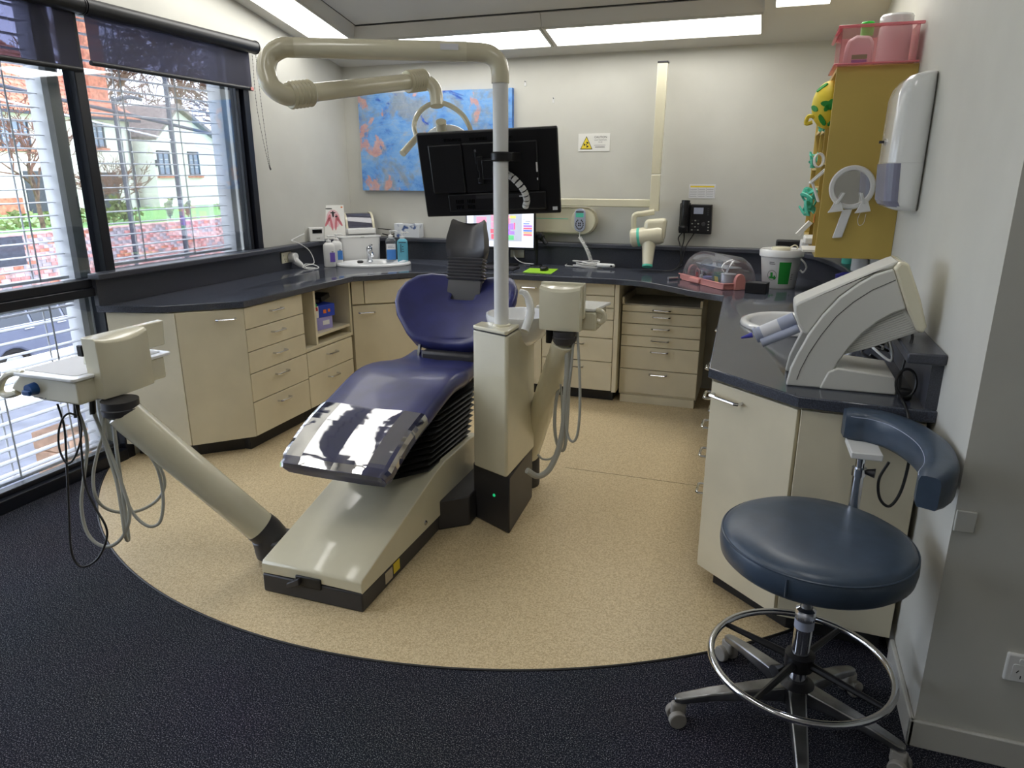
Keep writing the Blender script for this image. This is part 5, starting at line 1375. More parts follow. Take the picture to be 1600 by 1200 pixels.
# ================================================================== CORNER BENCH THINGS
def frame_at(p, ang):
    return Matrix.Translation(V(p)) @ Matrix.Rotation(ang, 4, 'Z')
def pump_bottle(name, lab, p, ang, w, d, h, bodym, labels, pumpm='white_plastic', grp=None, nozzle=1):
    t = thing(name, lab, 'bottle', p, ang, grp)
    prof = []
    def sec(z, k): return [(x*k, y*k, z) for x, y in rrect(w, d, min(w, d)*0.3, 4)]
    obj('body', MB().loft([sec(0, 0.92), sec(0.006, 1.0), (sec(h*0.62, 1.0)), sec(h*0.70, 0.94), sec(h*0.76, 0.62), sec(h*0.775, 0.40)]), bodym, t, local=True, smooth=45)
    pm = MB().lathe([(0, h*0.775), (w*0.22, h*0.775), (w*0.22, h*0.84), (w*0.12, h*0.85), (w*0.06, h*0.86), (w*0.06, h*0.95), (w*0.13, h*0.955), (w*0.13, h*0.985), (0, h)], (0, 0, 0), 16)
    obj('pump', pm, pumpm, t, local=True, smooth=40)
    obj('pump_nozzle', MB().tube([(0, 0, h*0.972), (w*0.45*nozzle, 0, h*0.975), (w*0.62*nozzle, 0, h*0.955)], [w*0.075, w*0.06, w*0.045], 8), pumpm, t, local=True)
    for (x0, x1, z0, z1, m) in labels:
        obj('label_sticker', MB().box(x0*w, x1*w, -d/2-0.0012, -d/2-0.0002, z0*h, z1*h), m, t, local=True, smooth=0)
    return t
P1, P2 = onz(516, 416.5, 0.901), onz(521, 413.5, 0.901)
pump_bottle('soap_dispenser', 'white pump bottle with violet label next to the corner basin', P1, R(38), 0.085, 0.06, 0.235, 'white_plastic', [(0.02, 0.46, 0.16, 0.46, 'violet_label'), (0.18, 0.34, 0.47, 0.49, 'ink')])
pump_bottle('soap_dispenser', 'white pump bottle with bright blue label half hidden behind another', P2 + V((0.02, 0.03, 0)), R(38), 0.085, 0.06, 0.235, 'white_plastic', [(0.02, 0.47, 0.16, 0.46, 'blue_label'), (0.18, 0.34, 0.47, 0.49, 'ink')])
P3, P4 = onz(612, 409, 0.901), onz(630, 409.5, 0.901)
pump_bottle('sanitiser_bottle', 'clear pump bottle of sanitiser with white and blue label', P3, R(30), 0.085, 0.06, 0.25, 'bottle_clear', [(-0.42, 0.42, 0.08, 0.40, 'blue_label'), (-0.42, 0.42, 0.40, 0.58, 'label_white'), (-0.3, 0.3, 0.46, 0.475, 'ink'), (-0.3, 0.2, 0.50, 0.515, 'ink')], 'white_plastic')
pump_bottle('lotion_bottle', 'pale blue pump bottle with dark lettering beside the clear bottle', P4, R(26), 0.085, 0.055, 0.24, 'cyan_liquid', [(-0.34, 0.34, 0.645, 0.67, 'ink'), (-0.18, -0.12, 0.33, 0.60, 'ink'), (-0.06, 0.14, 0.35, 0.37, 'ink'), (-0.05, 0.10, 0.43, 0.45, 'ink'), (-0.03, 0.08, 0.51, 0.53, 'ink'), (-0.1, 0.1, 0.06, 0.08, 'ink')])
# white storage bin
wb_ = thing('white_bin', 'white lidded plastic tub standing behind the corner basin', 'tub', (-3.122, 5.087, 0.9005), R(46))
sec = lambda z, k: [(x*k, y, z) for x, y in rrect(0.325, 0.115, 0.022, 4)]
obj('body', MB().loft([sec(0, 0.93), sec(0.004, 0.95), sec(0.19, 1.0)]), 'white_plastic', wb_, local=True, smooth=40)
obj('lid', MB().prism(rrect(0.345, 0.122, 0.024, 4), 0.190, 0.202), 'white_gloss', wb_, local=True, bevel=0.003)
obj('lid_notch', MB().box(0.0, 0.03, -0.0625, -0.061, 0.192, 0.198), 'hose_grey', wb_, local=True)
# small white thermometer/clock device on ledge
ck = thing('desk_clock', 'small white digital clock box on the window side ledge', 'clock', (-3.325, 4.80, 1.0755), R(44))
obj('case', MB().box(-0.055, 0.055, -0.035, 0.035, 0, 0.105), 'white_plastic', ck, local=True, bevel=0.004)
obj('display', MB().box(-0.033, 0.040, -0.0362, -0.0352, 0.062, 0.092), 'screen_black', ck, local=True)
obj('badge', MB().box(-0.005, 0.022, -0.0358, -0.0352, 0.022, 0.028), 'hose_grey', ck, local=True)
# anatomy card
ac = thing('anatomy_card', 'white card showing a red anatomical drawing, standing on the ledge', 'card', (-3.318, 5.045, 1.0755), R(40))
tilt = Matrix.Rotation(R(-8), 4, 'X')
obj('card', MB().box(-0.09, 0.09, 0.0, 0.003, 0, 0.265).xf(tilt), 'paper', ac, local=True, smooth=0)
pk_ = MB()
def blob(mb, cx_, cz_, rx, rz, rot=0, y=-0.0012, n=14):
    pts = []
    for i in range(n):
        t = 2*math.pi*i/n; x, z = rx*math.cos(t), rz*math.sin(t)
        pts.append((cx_ + x*math.cos(rot) - z*math.sin(rot), cz_ + x*math.sin(rot) + z*math.cos(rot)))
    mb.prism(pts, y-0.0006, y, 'y')
pk_.m = 0; blob(pk_, 0, 0.155, 0.055, 0.075, 0, -0.0004)
pk_.m = 1
for s in (-1, 1):
    blob(pk_, s*0.048, 0.135, 0.010, 0.042, s*0.5, -0.0012); blob(pk_, s*0.018, 0.12, 0.009, 0.055, -s*0.12, -0.0012); blob(pk_, s*0.032, 0.165, 0.012, 0.03, s*0.3, -0.0012)
pk_.m = 2; blob(pk_, 0, 0.195, 0.008, 0.026, 0, -0.002); blob(pk_, 0.0, 0.205, 0.022, 0.005, 0, -0.002); blob(pk_, 0.024, 0.175, 0.010, 0.006, 0.4, -0.002)
pk_.m = 3; pk_.box(0.066, 0.080, -0.002, -0.0008, 0.243, 0.253)
pk_.m = 2; pk_.box(-0.075, -0.005, -0.002, -0.0008, 0.235, 0.241)
mat('rose', (206, 120, 130), 0.7); mat('rose_pale', (228, 190, 196), 0.7)
obj('print', pk_.xf(tilt), ['rose_pale', 'rose', 'ink', 'orange'], ac, local=True, smooth=0)
# steriliser/curing device with smoked lid
pd_ = thing('label_printer', 'white bench device with smoky hinged lid in the ledge corner', 'device', (-3.225, 5.262, 1.0755), R(44))
bp2 = [(-0.085, 0.0), (0.085, 0.0), (0.085, 0.06), (0.06, 0.16), (0.03, 0.185), (-0.085, 0.185)]
def yz(par, name, poly, x0, x1, m, **k): return obj(name, MB().prism([(-a, b) for a, b in poly], x0, x1, 'x'), m, par, local=True, **k)
yz(pd_, 'base', [(-0.085, 0.0), (0.085, 0.0), (0.085, 0.075), (0.06, 0.085), (-0.085, 0.085)], -0.125, 0.125, 'white_plastic', bevel=0.008)
yz(pd_, 'lid', [(0.078, 0.082), (0.045, 0.155), (0.005, 0.188), (-0.08, 0.19), (-0.08, 0.086)], -0.10, 0.10, 'smoke_plastic')
rib_ = [(0.082, 0.075), (0.062, 0.135), (0.03, 0.178), (-0.01, 0.198), (-0.08, 0.200), (-0.08, 0.185), (-0.01, 0.183), (0.02, 0.165), (0.045, 0.13), (0.062, 0.075)]
yz(pd_, 'lid_rib', rib_, -0.12, -0.10, 'cream', bevel=0.003); yz(pd_, 'lid_rib', rib_, 0.10, 0.12, 'cream', bevel=0.003)
obj('tray_lip', MB().box(-0.115, 0.115, -0.115, -0.085, 0.03, 0.075), 'white_plastic', pd_, local=True, bevel=0.006)
bw = thing('power_cable', 'black power cable lying on the ledge beside the tissue box', 'cable', (-3.0, 5.34, 1.0755))
obj('cord', MB().tube(spl([(-3.10, 5.36, 1.14), (-3.03, 5.365, 1.135), (-2.97, 5.36, 1.13), (-2.93, 5.35, 1.11), (-2.98, 5.345, 1.09), (-3.05, 5.345, 1.10), (-2.99, 5.35, 1.085), (-2.94, 5.36, 1.081), (-2.90, 5.372, 1.080)], 6), 0.004, 7), 'black_rubber', bw)
obj('cord', MB().tube(spl([(-3.36, 5.10, 1.08), (-3.345, 5.13, 1.12), (-3.335, 5.15, 1.17), (-3.31, 5.17, 1.19)], 6), 0.004, 7), 'black_rubber', bw)
# tissue box
tb_ = thing('tissue_box', 'white tissue box with blue ink pattern on the back ledge', 'tissue box', (-2.81, 5.361, 1.0755))
mat('tissue_print', (222, 226, 232), 0.6, var=0.5, vscale=16, col2=(70, 95, 150), thr=(0.36, 0.44))
obj('carton', MB().box(-2.925, -2.695, 5.322, 5.402, 1.0757, 1.187), 'tissue_print', tb_, bevel=0.003)
obj('slot', MB().prism(rrect(0.11, 0.03, 0.014, 4, -2.81, 5.362), 1.187, 1.1885), 'dark_plastic', tb_)
# socket with white adaptor and cable on left upstand
sk_ = thing('bench_socket', 'cream power socket on the upstand below the window ledge', 'power socket', (-3.349, 4.42, 0.985))
ya, yb_ = onx(437, 400, -3.35).y, onx(455, 398, -3.35).y
ys = (ya+yb_)/2
obj('plate', MB().box(-3.3495, -3.339, ys-0.058, ys+0.058, 0.948, 1.028), 'cream', sk_, bevel=0.004)
for dy, dz in ((-0.038, 0.02), (-0.028, -0.008), (-0.012, -0.008), (-0.02, -0.022)): obj('pin_hole', MB().box(-3.3392, -3.3385, ys+dy-0.002, ys+dy+0.002, 0.985+dz-0.005, 0.985+dz+0.005), 'black_plastic', sk_)
ad_ = thing('plug_adaptor', 'round white plug pack in the cream socket with trailing cable', 'adaptor', (-3.30, ys+0.03, 0.97))
obj('head', MB().tube([(-3.338, ys+0.04, 0.985), (-3.29, ys+0.045, 0.985)], [0.036, 0.034], 18), 'white_plastic', ad_)
obj('neck', MB().tube([(-3.31, ys+0.05, 0.965), (-3.275, ys+0.075, 0.925), (-3.262, ys+0.09, 0.908)], [0.028, 0.02, 0.008], 14), 'white_plastic', ad_)
cp2 = spl([(-3.262, ys+0.09, 0.908), (-3.22, ys+0.12, 0.905), (-3.17, ys+0.10, 0.905), (-3.18, ys+0.03, 0.905), (-3.25, ys+0.06, 0.915), (-3.22, ys+0.14, 0.925), (-3.16, ys+0.13, 0.905), (-3.20, ys+0.05, 0.906), (-3.26, ys+0.10, 0.93), (-3.24, ys+0.19, 0.93), (-3.28, ys+0.20, 1.02), (-3.30, ys+0.10, 1.085), (-3.33, ys+0.06, 1.105), (-3.345, ys+0.16, 1.125), (-3.35, ys+0.25, 1.14)], 6)
obj('cable', MB().tube(cp2, 0.0035, 7), 'white_plastic', ad_)

# niche contents
def carton(name, lab, o, dims, ang, m, faces=(), cat='box'):
    t = thing(name, lab, cat, o, R(ang))
    w_, d_, h_ = dims
    obj('carton', MB().box(-w_/2, w_/2, -d_/2, d_/2, 0, h_), m, t, local=True, bevel=0.002)
    for nm, x0, x1, z0, z1, mm in faces:
        obj(nm, MB().box(x0, x1, -d_/2-0.0012, -d_/2-0.0002, z0, z1), mm, t, local=True, smooth=0)
    return t
# local -y face looks to +x after turning by 90 degrees
carton('glove_box', 'lavender glove box on the niche shelf bottom', (-2.86, 4.03, 0.5632), (0.22, 0.12, 0.085), 78, 'lavender', [('print', 0.02, 0.08, 0.03, 0.06, 'label_white')])
carton('glove_box', 'white carton with black marks beside the lavender box', (-2.84, 3.905, 0.5632), (0.028, 0.16, 0.105), 90, 'paper', [('mark', -0.006, -0.001, 0.03, 0.036, 'ink'), ('mark', 0.004, 0.009, 0.05, 0.056, 'ink'), ('mark', -0.006, -0.001, 0.06, 0.066, 'ink')])
carton('glove_box', 'blue carton with orange dots on top of the lavender box', (-2.85, 4.06, 0.6485), (0.20, 0.12, 0.082), 74, 'carton_blue', [('dot', 0.0, 0.025, 0.025, 0.05, 'orange'), ('dot', 0.04, 0.06, 0.03, 0.05, 'orange'), ('end_panel', -0.10, -0.04, 0.002, 0.08, 'paper'), ('end_print', -0.098, -0.045, 0.05, 0.075, 'red')])
carton('glove_box', 'upper white carton with black stripe beside the blue box', (-2.84, 3.905, 0.6685), (0.028, 0.15, 0.08), 90, 'paper', [('mark', 0.002, 0.008, 0.02, 0.03, 'ink'), ('mark', -0.012, -0.006, 0.01, 0.06, 'ink')])
bl_ = thing('black_pouch', 'black flat case leaning on the cartons in the niche', 'case', (-2.86, 4.0, 0.735))
obj('case', MB().obox((-2.93, 3.90, 0.775), (0.10, 0, 0), (0.0, 0.16, -0.035), (0, 0.006, 0.02)), 'black_plastic', bl_, bevel=0.005)
bl2 = thing('black_pouch', 'black brush block lying right of the leaning case', 'case', (-2.86, 4.14, 0.735))
obj('block', MB().obox((-2.92, 4.08, 0.742), (0.10, 0, 0), (0.0, 0.10, 0.02), (0, -0.01, 0.035)), 'black_plastic', bl2, bevel=0.005)
gb = thing('green_packet', 'small dark green packet tucked in the niche', 'packet', (-2.80, 3.93, 0.735))
obj('packet', MB().obox((-2.84, 3.895, 0.732), (0.06, 0, 0), (0.0, 0.07, 0.0), (0, 0.0, 0.022)), 'green', gb, bevel=0.006)

# ================================================================== BACK BENCH: COMPUTER
YM = 5.17
mr_, ml_ = ony(833, 389, YM), ony(833, 318, YM)
dm = thing('desk_monitor', 'desktop monitor showing a coloured appointment calendar on the bench', 'monitor', (-1.97, 5.22, 0.9005))
sx1 = mr_.x + 0.012; sx0 = sx1 - 0.56; sz0 = mr_.z - 0.012; sz1 = sz0 + 0.345
obj('housing', MB().box(sx0, sx1, YM, YM+0.035, sz0, sz1), 'black_plastic', dm, bevel=0.004)
mat('scr_white', (225, 230, 244), 0.4, emit=0.85); mat('scr_grey', (182, 188, 204), 0.4, emit=0.8); mat('scr_pink', (238, 160, 190), 0.4, emit=0.8); mat('scr_red', (232, 110, 130), 0.4, emit=0.8)
mat('scr_violet', (176, 140, 226), 0.4, emit=0.8); mat('scr_yellow', (232, 222, 120), 0.4, emit=0.8); mat('scr_green', (110, 205, 140), 0.4, emit=0.8); mat('scr_blue', (90, 130, 215), 0.4, emit=0.8); mat('scr_orange', (235, 170, 120), 0.4, emit=0.8)
scm = ['scr_white', 'scr_grey', 'scr_pink', 'scr_red', 'scr_violet', 'scr_yellow', 'scr_green', 'scr_blue', 'scr_orange', 'ink']
sq = MB(); W_, H_ = (sx1-sx0-0.02), (sz1-sz0-0.03)
def sr(u0, u1, v0, v1, m, dy=0.0012):
    sq.m = m; sq.box(sx0+0.01+u0*W_, sx0+0.01+u1*W_, YM-dy, YM-0.0002, sz0+0.02+v0*H_, sz0+0.02+v1*H_)
sr(0, 1, 0, 1, 0, 0.0008); sr(0.1, 0.83, 0.14, 0.9, 1)
for u0, u1, v0, v1, m in ((0.37, 0.46, 0.60, 0.72, 2), (0.37, 0.46, 0.74, 0.88, 2), (0.37, 0.46, 0.45, 0.58, 2), (0.36, 0.44, 0.32, 0.42, 3), (0.37, 0.46, 0.18, 0.30, 3), (0.50, 0.66, 0.55, 0.75, 2), (0.50, 0.66, 0.30, 0.50, 4), (0.64, 0.74, 0.68, 0.74, 5), (0.63, 0.72, 0.42, 0.56, 4), (0.71, 0.73, 0.42, 0.58, 3), (0.63, 0.72, 0.30, 0.38, 4), (0.63, 0.71, 0.17, 0.28, 6), (0.15, 0.30, 0.3, 0.7, 2), (0.85, 0.98, 0.48, 0.53, 4), (0.85, 0.98, 0.43, 0.47, 3), (0.85, 0.98, 0.38, 0.42, 7), (0.85, 0.98, 0.33, 0.37, 8), (0.85, 0.98, 0.28, 0.32, 3), (0.85, 0.94, 0.55, 0.57, 7), (0.88, 0.95, 0.61, 0.62, 9), (0.85, 0.87, 0.66, 0.67, 7)):
    sr(u0, u1, v0, v1, m, 0.0018)
obj('screen', sq, scm, dm, smooth=0)
obj('stand', MB().box((sx0+sx1)/2-0.03, (sx0+sx1)/2+0.03, YM+0.035, YM+0.05, 0.91, sz0+0.15), 'black_plastic', dm)
obj('stand_foot', MB().prism(rrect(0.24, 0.16, 0.02, 3, (sx0+sx1)/2, YM+0.03), 0.9008, 0.910), 'black_plastic', dm)
kb = thing('keyboard', 'black computer keyboard in front of the calendar monitor', 'keyboard', (-1.88, 5.0, 0.9005))
kx0 = onz(812, 417, 0.905).x - 0.40
obj('case', MB().box(kx0, kx0+0.42, 4.91, 5.06, 0.9006, 0.912), 'black_plastic', kb, bevel=0.003)
k0 = None
for r_ in range(5):
    for c in range(14):
        lc = V((kx0+0.015+c*0.0285, 4.920+r_*0.027, 0.912)) - V((-1.88, 5.0, 0.9005))
        if k0 is None:
            k0 = obj('key', MB().box(0, 0.025, 0, 0.023, 0, 0.005), 'dark_plastic', kb, local=True, smooth=0); k0.location = lc
        else: share(k0, 'key', kb, lc)
pm_ = [onz(*q, 0.901) for q in ((816.5, 425.5), (861, 428), (872, 420.5), (828, 419))]
mm_ = obj('mouse_mat', MB().prism([(p.x, p.y) for p in pm_], 0.9006, 0.9026), 'lime', smooth=0); tag(mm_, 'bright lime green mouse mat on the back bench', 'mat')
mp = onz(849, 423, 0.903)
ms = thing('computer_mouse', 'small black mouse on the lime green mat', 'mouse', (mp.x, mp.y, 0.9027))
obj('shell', MB().ball((mp.x, mp.y+0.02, 0.9037+0.012), (0.030, 0.048, 0.020), 16, 10), 'black_plastic', ms)
obj('base', MB().prism(rrect(0.052, 0.08, 0.02, 4, mp.x, mp.y+0.02), 0.9027, 0.907), 'black_plastic', ms)
dk = thing('barcode_scanner', 'black barcode scanner standing beside the calendar monitor', 'scanner', (sx1+0.05, 5.25, 0.9005))
hp = ony(848, 368, 5.25)
obj('head', MB().obox((hp.x-0.045, 5.20, hp.z+0.0), (0.05, -0.02, 0.03), (0, 0.06, 0), (0.018, 0, -0.035)), 'black_plastic', dk, bevel=0.008)
obj('grip', MB().tube(spl([(hp.x-0.04, 5.235, hp.z+0.01), (hp.x+0.0, 5.235, hp.z-0.02), (hp.x+0.035, 5.235, hp.z-0.06)], 4), [0.022]*5+[0.017]*4, 10), 'black_plastic', dk)
obj('stand', MB().tube([(hp.x-0.045, 5.24, 0.905), (hp.x-0.045, 5.24, hp.z)], 0.012, 8), 'black_plastic', dk)
obj('stand_foot', MB().lathe([(0, 0), (0.05, 0), (0.045, 0.008), (0, 0.012)], (hp.x-0.045, 5.24, 0.9006), 18), 'black_plastic', dk)
ws = thing('power_socket', 'cream socket plate on the upstand behind the calendar monitor', 'power socket', (-1.9, 5.37, 0.96))
pa = ony(798, 392, 5.372)
obj('plate', MB().box(pa.x, pa.x+0.115, 5.364, 5.3745, pa.z-0.05, pa.z+0.03), 'cream', ws, bevel=0.003)
obj('cable', MB().tube(spl([(pa.x+0.03, 5.36, pa.z), (pa.x+0.05, 5.33, pa.z-0.045), (pa.x+0.12, 5.31, 0.912), (pa.x+0.22, 5.29, 0.908)], 6), 0.004, 7), 'white_plastic', ws)
# cable heap and intraoral wand
hp_ = thing('coiled_cables', 'heap of coiled white cables on the back bench', 'cables', onz(922, 416, 0.901))
c0 = V(onz(922, 417, 0.901)) + V((0, 0.0, 0))
rnd = random.Random(21)
for k in range(6):
    P = []
    a0 = rnd.uniform(0, 6.28); rx = rnd.uniform(0.06, 0.13); ry = rnd.uniform(0.035, 0.06); ox = rnd.uniform(-0.05, 0.04)
    for i in range(14):
        t = a0 + i*0.62
        P.append(c0 + V((ox + rx*math.cos(t), ry*math.sin(t) - 0.05, 0.006 + 0.008*k + 0.006*math.sin(t*2))))
    obj('cable', MB().tube(spl(P, 4), 0.0042, 6), 'white_plastic', hp_)
lead = spl([c0 + V((-0.10, -0.06, 0.008)), c0 + V((-0.18, -0.05, 0.008)), onz(888, 411, 0.906), onz(878, 411, 0.91), onz(868, 411, 0.91)], 6)
obj('cable', MB().tube(lead, 0.004, 6), 'white_plastic', hp_)
adp = onz(860, 412, 0.901)
wa = thing('usb_adaptor', 'small white usb box at the end of the coiled cable', 'adaptor', adp)
obj('case', MB().box(adp.x-0.035, adp.x+0.035, adp.y-0.03, adp.y+0.03, 0.901, 0.919), 'white_gloss', wa, bevel=0.006)
wd = thing('scanner_wand', 'white intraoral camera wand lying on the cable heap', 'wand', onz(955, 416, 0.912))
w0, w1 = onz(936, 413, 0.928), onz(962, 414, 0.928)
w0.y -= 0.06; w1.y -= 0.06
obj('shaft', MB().tube([w0, w0.lerp(w1, 0.8), w1, w1 + (w1-w0)*0.06], [0.016, 0.016, 0.014, 0.004], 14), 'white_gloss', wd)
obj('lens', MB().box(w1.x-0.025, w1.x-0.010, w1.y-0.0175, w1.y-0.010, w1.z-0.008, w1.z+0.006), 'black_plastic', wd)

# ================================================================== BACK WALL: X-RAY
xc = thing('xray_control', 'cream wall x-ray control box with rounded end and handset', 'x-ray control', (-1.5, 5.4, 1.27))
Y4 = 5.325
a, b = ony(838, 322, Y4), ony(905, 322, Y4)
zt_, zb_ = ony(895, 324, Y4).z, ony(895, 366, Y4).z
xr_ = ony(932, 345, Y4).x
rad = (zt_-zb_)/2
pl_ = [(-1.98, zb_), (-1.98, zt_)] + [(xr_-rad + rad*math.sin(t), (zt_+zb_)/2 + rad*math.cos(t)) for t in [math.pi*i/14 for i in range(15)]]
obj('housing', MB().prism(pl_, Y4, YB-0.001, 'y'), 'cream_dark', xc, bevel=0.015, seg=3)
obj('end_disc', MB().lathe([(0, 0), (rad*0.97, 0), (rad*0.92, 0.018), (0, 0.020)], (xr_-rad*1.03, Y4-0.0005, (zt_+zb_)/2), 40, Matrix.Rotation(R(90), 4, 'X')), 'cream', xc)
obj('teal_line', MB().box(-1.95, xr_-2*rad-0.02, Y4-0.001, Y4, (zt_+zb_)/2+0.012, (zt_+zb_)/2+0.016), 'teal', xc)
hx, hzc = ony(906, 345, 5.29).x, ony(906, 344, 5.29).z
hs_ = thing('xray_handset', 'grey keypad handset clipped to the cream x-ray box', 'handset', (hx, 5.29, hzc-0.08))
obj('body', MB().prism([(x, z) for x, z in rrect(0.082, 0.168, 0.036, 6, hx, hzc)], 5.282, 5.304, 'y'), 'grey_label', hs_, bevel=0.004)
hp2 = MB(); hp2.m = 0; hp2.prism(rrect(0.058, 0.030, 0.003, 2, hx, hzc+0.037), 5.2805, 5.282, 'y')
hp2.m = 1; hp2.prism(rrect(0.058, 0.009, 0.002, 2, hx, hzc+0.060), 5.2805, 5.282, 'y')
for k in range(14):
    t = R(120 + k*300/13); hp2.prism(rrect(0.009, 0.010, 0.002, 2, hx+0.028*math.cos(t), hzc-0.030+0.034*math.sin(t)), 5.2805, 5.282, 'y')
for k in range(4): t = R(45+90*k); hp2.prism(rrect(0.010, 0.012, 0.003, 2, hx+0.009*math.cos(t), hzc-0.030+0.011*math.sin(t)), 5.2805, 5.282, 'y')
obj('keypad', hp2, ['teal', 'dark_plastic'], hs_, smooth=0)
co0 = V((hx, 5.293, hzc-0.084)); co1 = V((hx+0.001, 5.29, hzc-0.125)); pts = [co0, co1]
e_ = c0 + V((0.0, -0.03, 0.05))
for i in range(150):
    t = i/149; q = co1.lerp(e_, t) + V((0.02*math.sin(t*2.6), -0.01*math.sin(t*3.1), 0)); an = t*17*2*math.pi
    pts.append(q + V((0.013*math.cos(an), 0.013*math.sin(an), 0)))
obj('coil_cord', MB().tube(pts, 0.0036, 6), 'white_plastic', hs_)
xa_ = thing('xray_machine', 'cream folding x-ray arm with tube head on the back wall', 'x-ray machine', (-1.2, 5.38, 1.35))
Y5 = 5.30
r0, r1 = ony(872, 316, Y5), ony(1022, 318, Y5)
obj('horizontal_arm', MB().box(-1.72, r1.x, Y5, Y5+0.05, r1.z-0.028, r1.z+0.028), 'cream', xa_, bevel=0.006)
def bar(name, p0, p1, w0_, w1_, y, dep, m='cream'):
    a_, b_2 = ony(p0[0], p0[1], y), ony(p1[0], p1[1], y)
    q = MB().loft([[(a_.x-w0_, y, a_.z), (a_.x+w0_, y, a_.z), (a_.x+w0_, y+dep, a_.z), (a_.x-w0_, y+dep, a_.z)], [(b_2.x-w1_, y, b_2.z), (b_2.x+w1_, y, b_2.z), (b_2.x+w1_, y+dep, b_2.z), (b_2.x-w1_, y+dep, b_2.z)]])
    return obj(name, q, m, xa_, bevel=0.004)
bar('upright_arm', (1021.5, 330), (1024.5, 273), 0.033, 0.031, 5.245, 0.055)
bar('upright_arm', (1024.5, 272), (1035.5, 98), 0.031, 0.034, 5.248, 0.055)
tc_ = ony(1036, 96, 5.248)
obj('arm_cap', MB().box(tc_.x-0.036, tc_.x+0.036, 5.246, 5.306, tc_.z-0.008, tc_.z+0.004), 'dark_plastic', xa_, bevel=0.002)
yk0 = [ony(1022, 331, 5.22), ony(1005, 334, 5.20), ony(993, 336, 5.19), ony(990, 345, 5.19), ony(991, 372, 5.19)]
obj('yoke', MB().tube(spl(yk0, 5), 0.020, 10), 'cream', xa_)
t0, t1 = ony(986, 372, 5.19), ony(1036, 366, 5.19)
obj('tube_head', MB().tube([t0, t0.lerp(t1, 0.05), t0.lerp(t1, 0.9), t1], [0.055, 0.066, 0.066, 0.058], 28), 'cream', xa_)
obj('teal_band', MB().tube([t0.lerp(t1, 0.22), t0.lerp(t1, 0.30)], 0.0668, 28), 'teal', xa_)
obj('head_shell', MB().obox(ony(1002, 380, 5.15), (0.155, 0, 0.012), (0, 0.10, 0), (0.012, 0, 0.165)), 'cream', xa_, bevel=0.03, seg=4)
k0_, k1_ = ony(1014, 380, 5.18), ony(1011.5, 414, 5.12)
obj('cone', MB().tube([k0_, k0_.lerp(k1_, 0.3), k1_], [0.052, 0.045, 0.036], 26), 'cream', xa_)
obj('cone_tip', MB().tube([k1_, k1_ + (k1_-k0_).normalized()*0.014], 0.0362, 26), 'teal', xa_)

# telephone
tf = thing('telephone', 'black office telephone mounted on the back wall', 'telephone', (-0.5, 5.38, 1.17))
q = [ony(*p, 5.36) for p in ((1080, 321), (1113, 322), (1111, 366), (1078, 366))]
obj('console', MB().loft([[(-0.548, 5.345, 1.170), (-0.392, 5.345, 1.164), (-0.390, 5.404, 1.164), (-0.548, 5.404, 1.170)], [(-0.545, 5.33, 1.372), (-0.398, 5.33, 1.370), (-0.396, 5.404, 1.370), (-0.545, 5.404, 1.372)]]), 'black_plastic', tf, bevel=0.005)
obj('cradle', MB().box(-0.620, -0.548, 5.35, 5.404, 1.168, 1.38), 'black_plastic', tf, bevel=0.006)
obj('handset', MB().tube(spl([(-0.588, 5.325, 1.190), (-0.586, 5.318, 1.24), (-0.580, 5.312, 1.33), (-0.578, 5.318, 1.40)], 5), [0.032]*4+[0.024]*8+[0.030]*4, 12), 'black_plastic', tf)
def tface(u, v): return V((-0.5465+u*0.15, 5.3452-0.0152*v-0.0008, 1.170+v*0.20))
dp = MB(); dp.obox(tface(0.18, 0.68), tface(0.62, 0.68)-tface(0.18, 0.68), V((0, -0.0012, 0)), tface(0.18, 0.90)-tface(0.18, 0.68))
obj('display', dp, 'grey_label', tf, smooth=0)
for r_ in range(4):
    for c in range(3):
        p = tface(0.10+c*0.14, 0.10+r_*0.11)
        obj('key', MB().obox(p, V((0.012, 0, 0)), V((0, -0.002, 0)), V((0, -0.0007, 0.008))), 'dark_plastic' if (r_+c) % 2 else 'hose_grey', tf, smooth=0)
for r_ in range(4): p = tface(0.86, 0.10+r_*0.10); obj('key', MB().obox(p, V((0.010, 0, 0)), V((0, -0.002, 0)), V((0, 0, 0.007))), 'hose_grey', tf, smooth=0)
for r_ in range(4): p = tface(0.80, 0.64+r_*0.07); obj('key', MB().obox(p, V((0.012, 0, 0)), V((0, -0.002, 0)), V((0, 0, 0.007))), 'dark_plastic', tf, smooth=0)
nv = tface(0.66, 0.33); obj('nav_ring', MB().lathe([(0, 0), (0.014, 0), (0.013, 0.002), (0, 0.002)], nv, 18, Matrix.Rotation(R(90), 4, 'X')), 'dark_plastic', tf)
cd = MB().tube(spl([(-0.595, 5.35, 1.172), (-0.62, 5.37, 1.13), (-0.60, 5.33, 1.08), (-0.585, 5.30, 0.98), (-0.60, 5.29, 0.93), (-0.57, 5.29, 0.95), (-0.585, 5.305, 1.04), (-0.575, 5.33, 1.12), (-0.58, 5.36, 1.172)], 8), 0.0045, 7)
obj('cord', cd, 'black_rubber', tf)
obj('cord', MB().tube(spl([(-0.51, 5.37, 1.168), (-0.555, 5.32, 1.08), (-0.575, 5.29, 0.98), (-0.62, 5.25, 0.915), (-0.72, 5.22, 0.906), (-0.85, 5.25, 0.906)], 7), 0.0035, 7), 'black_rubber', tf)

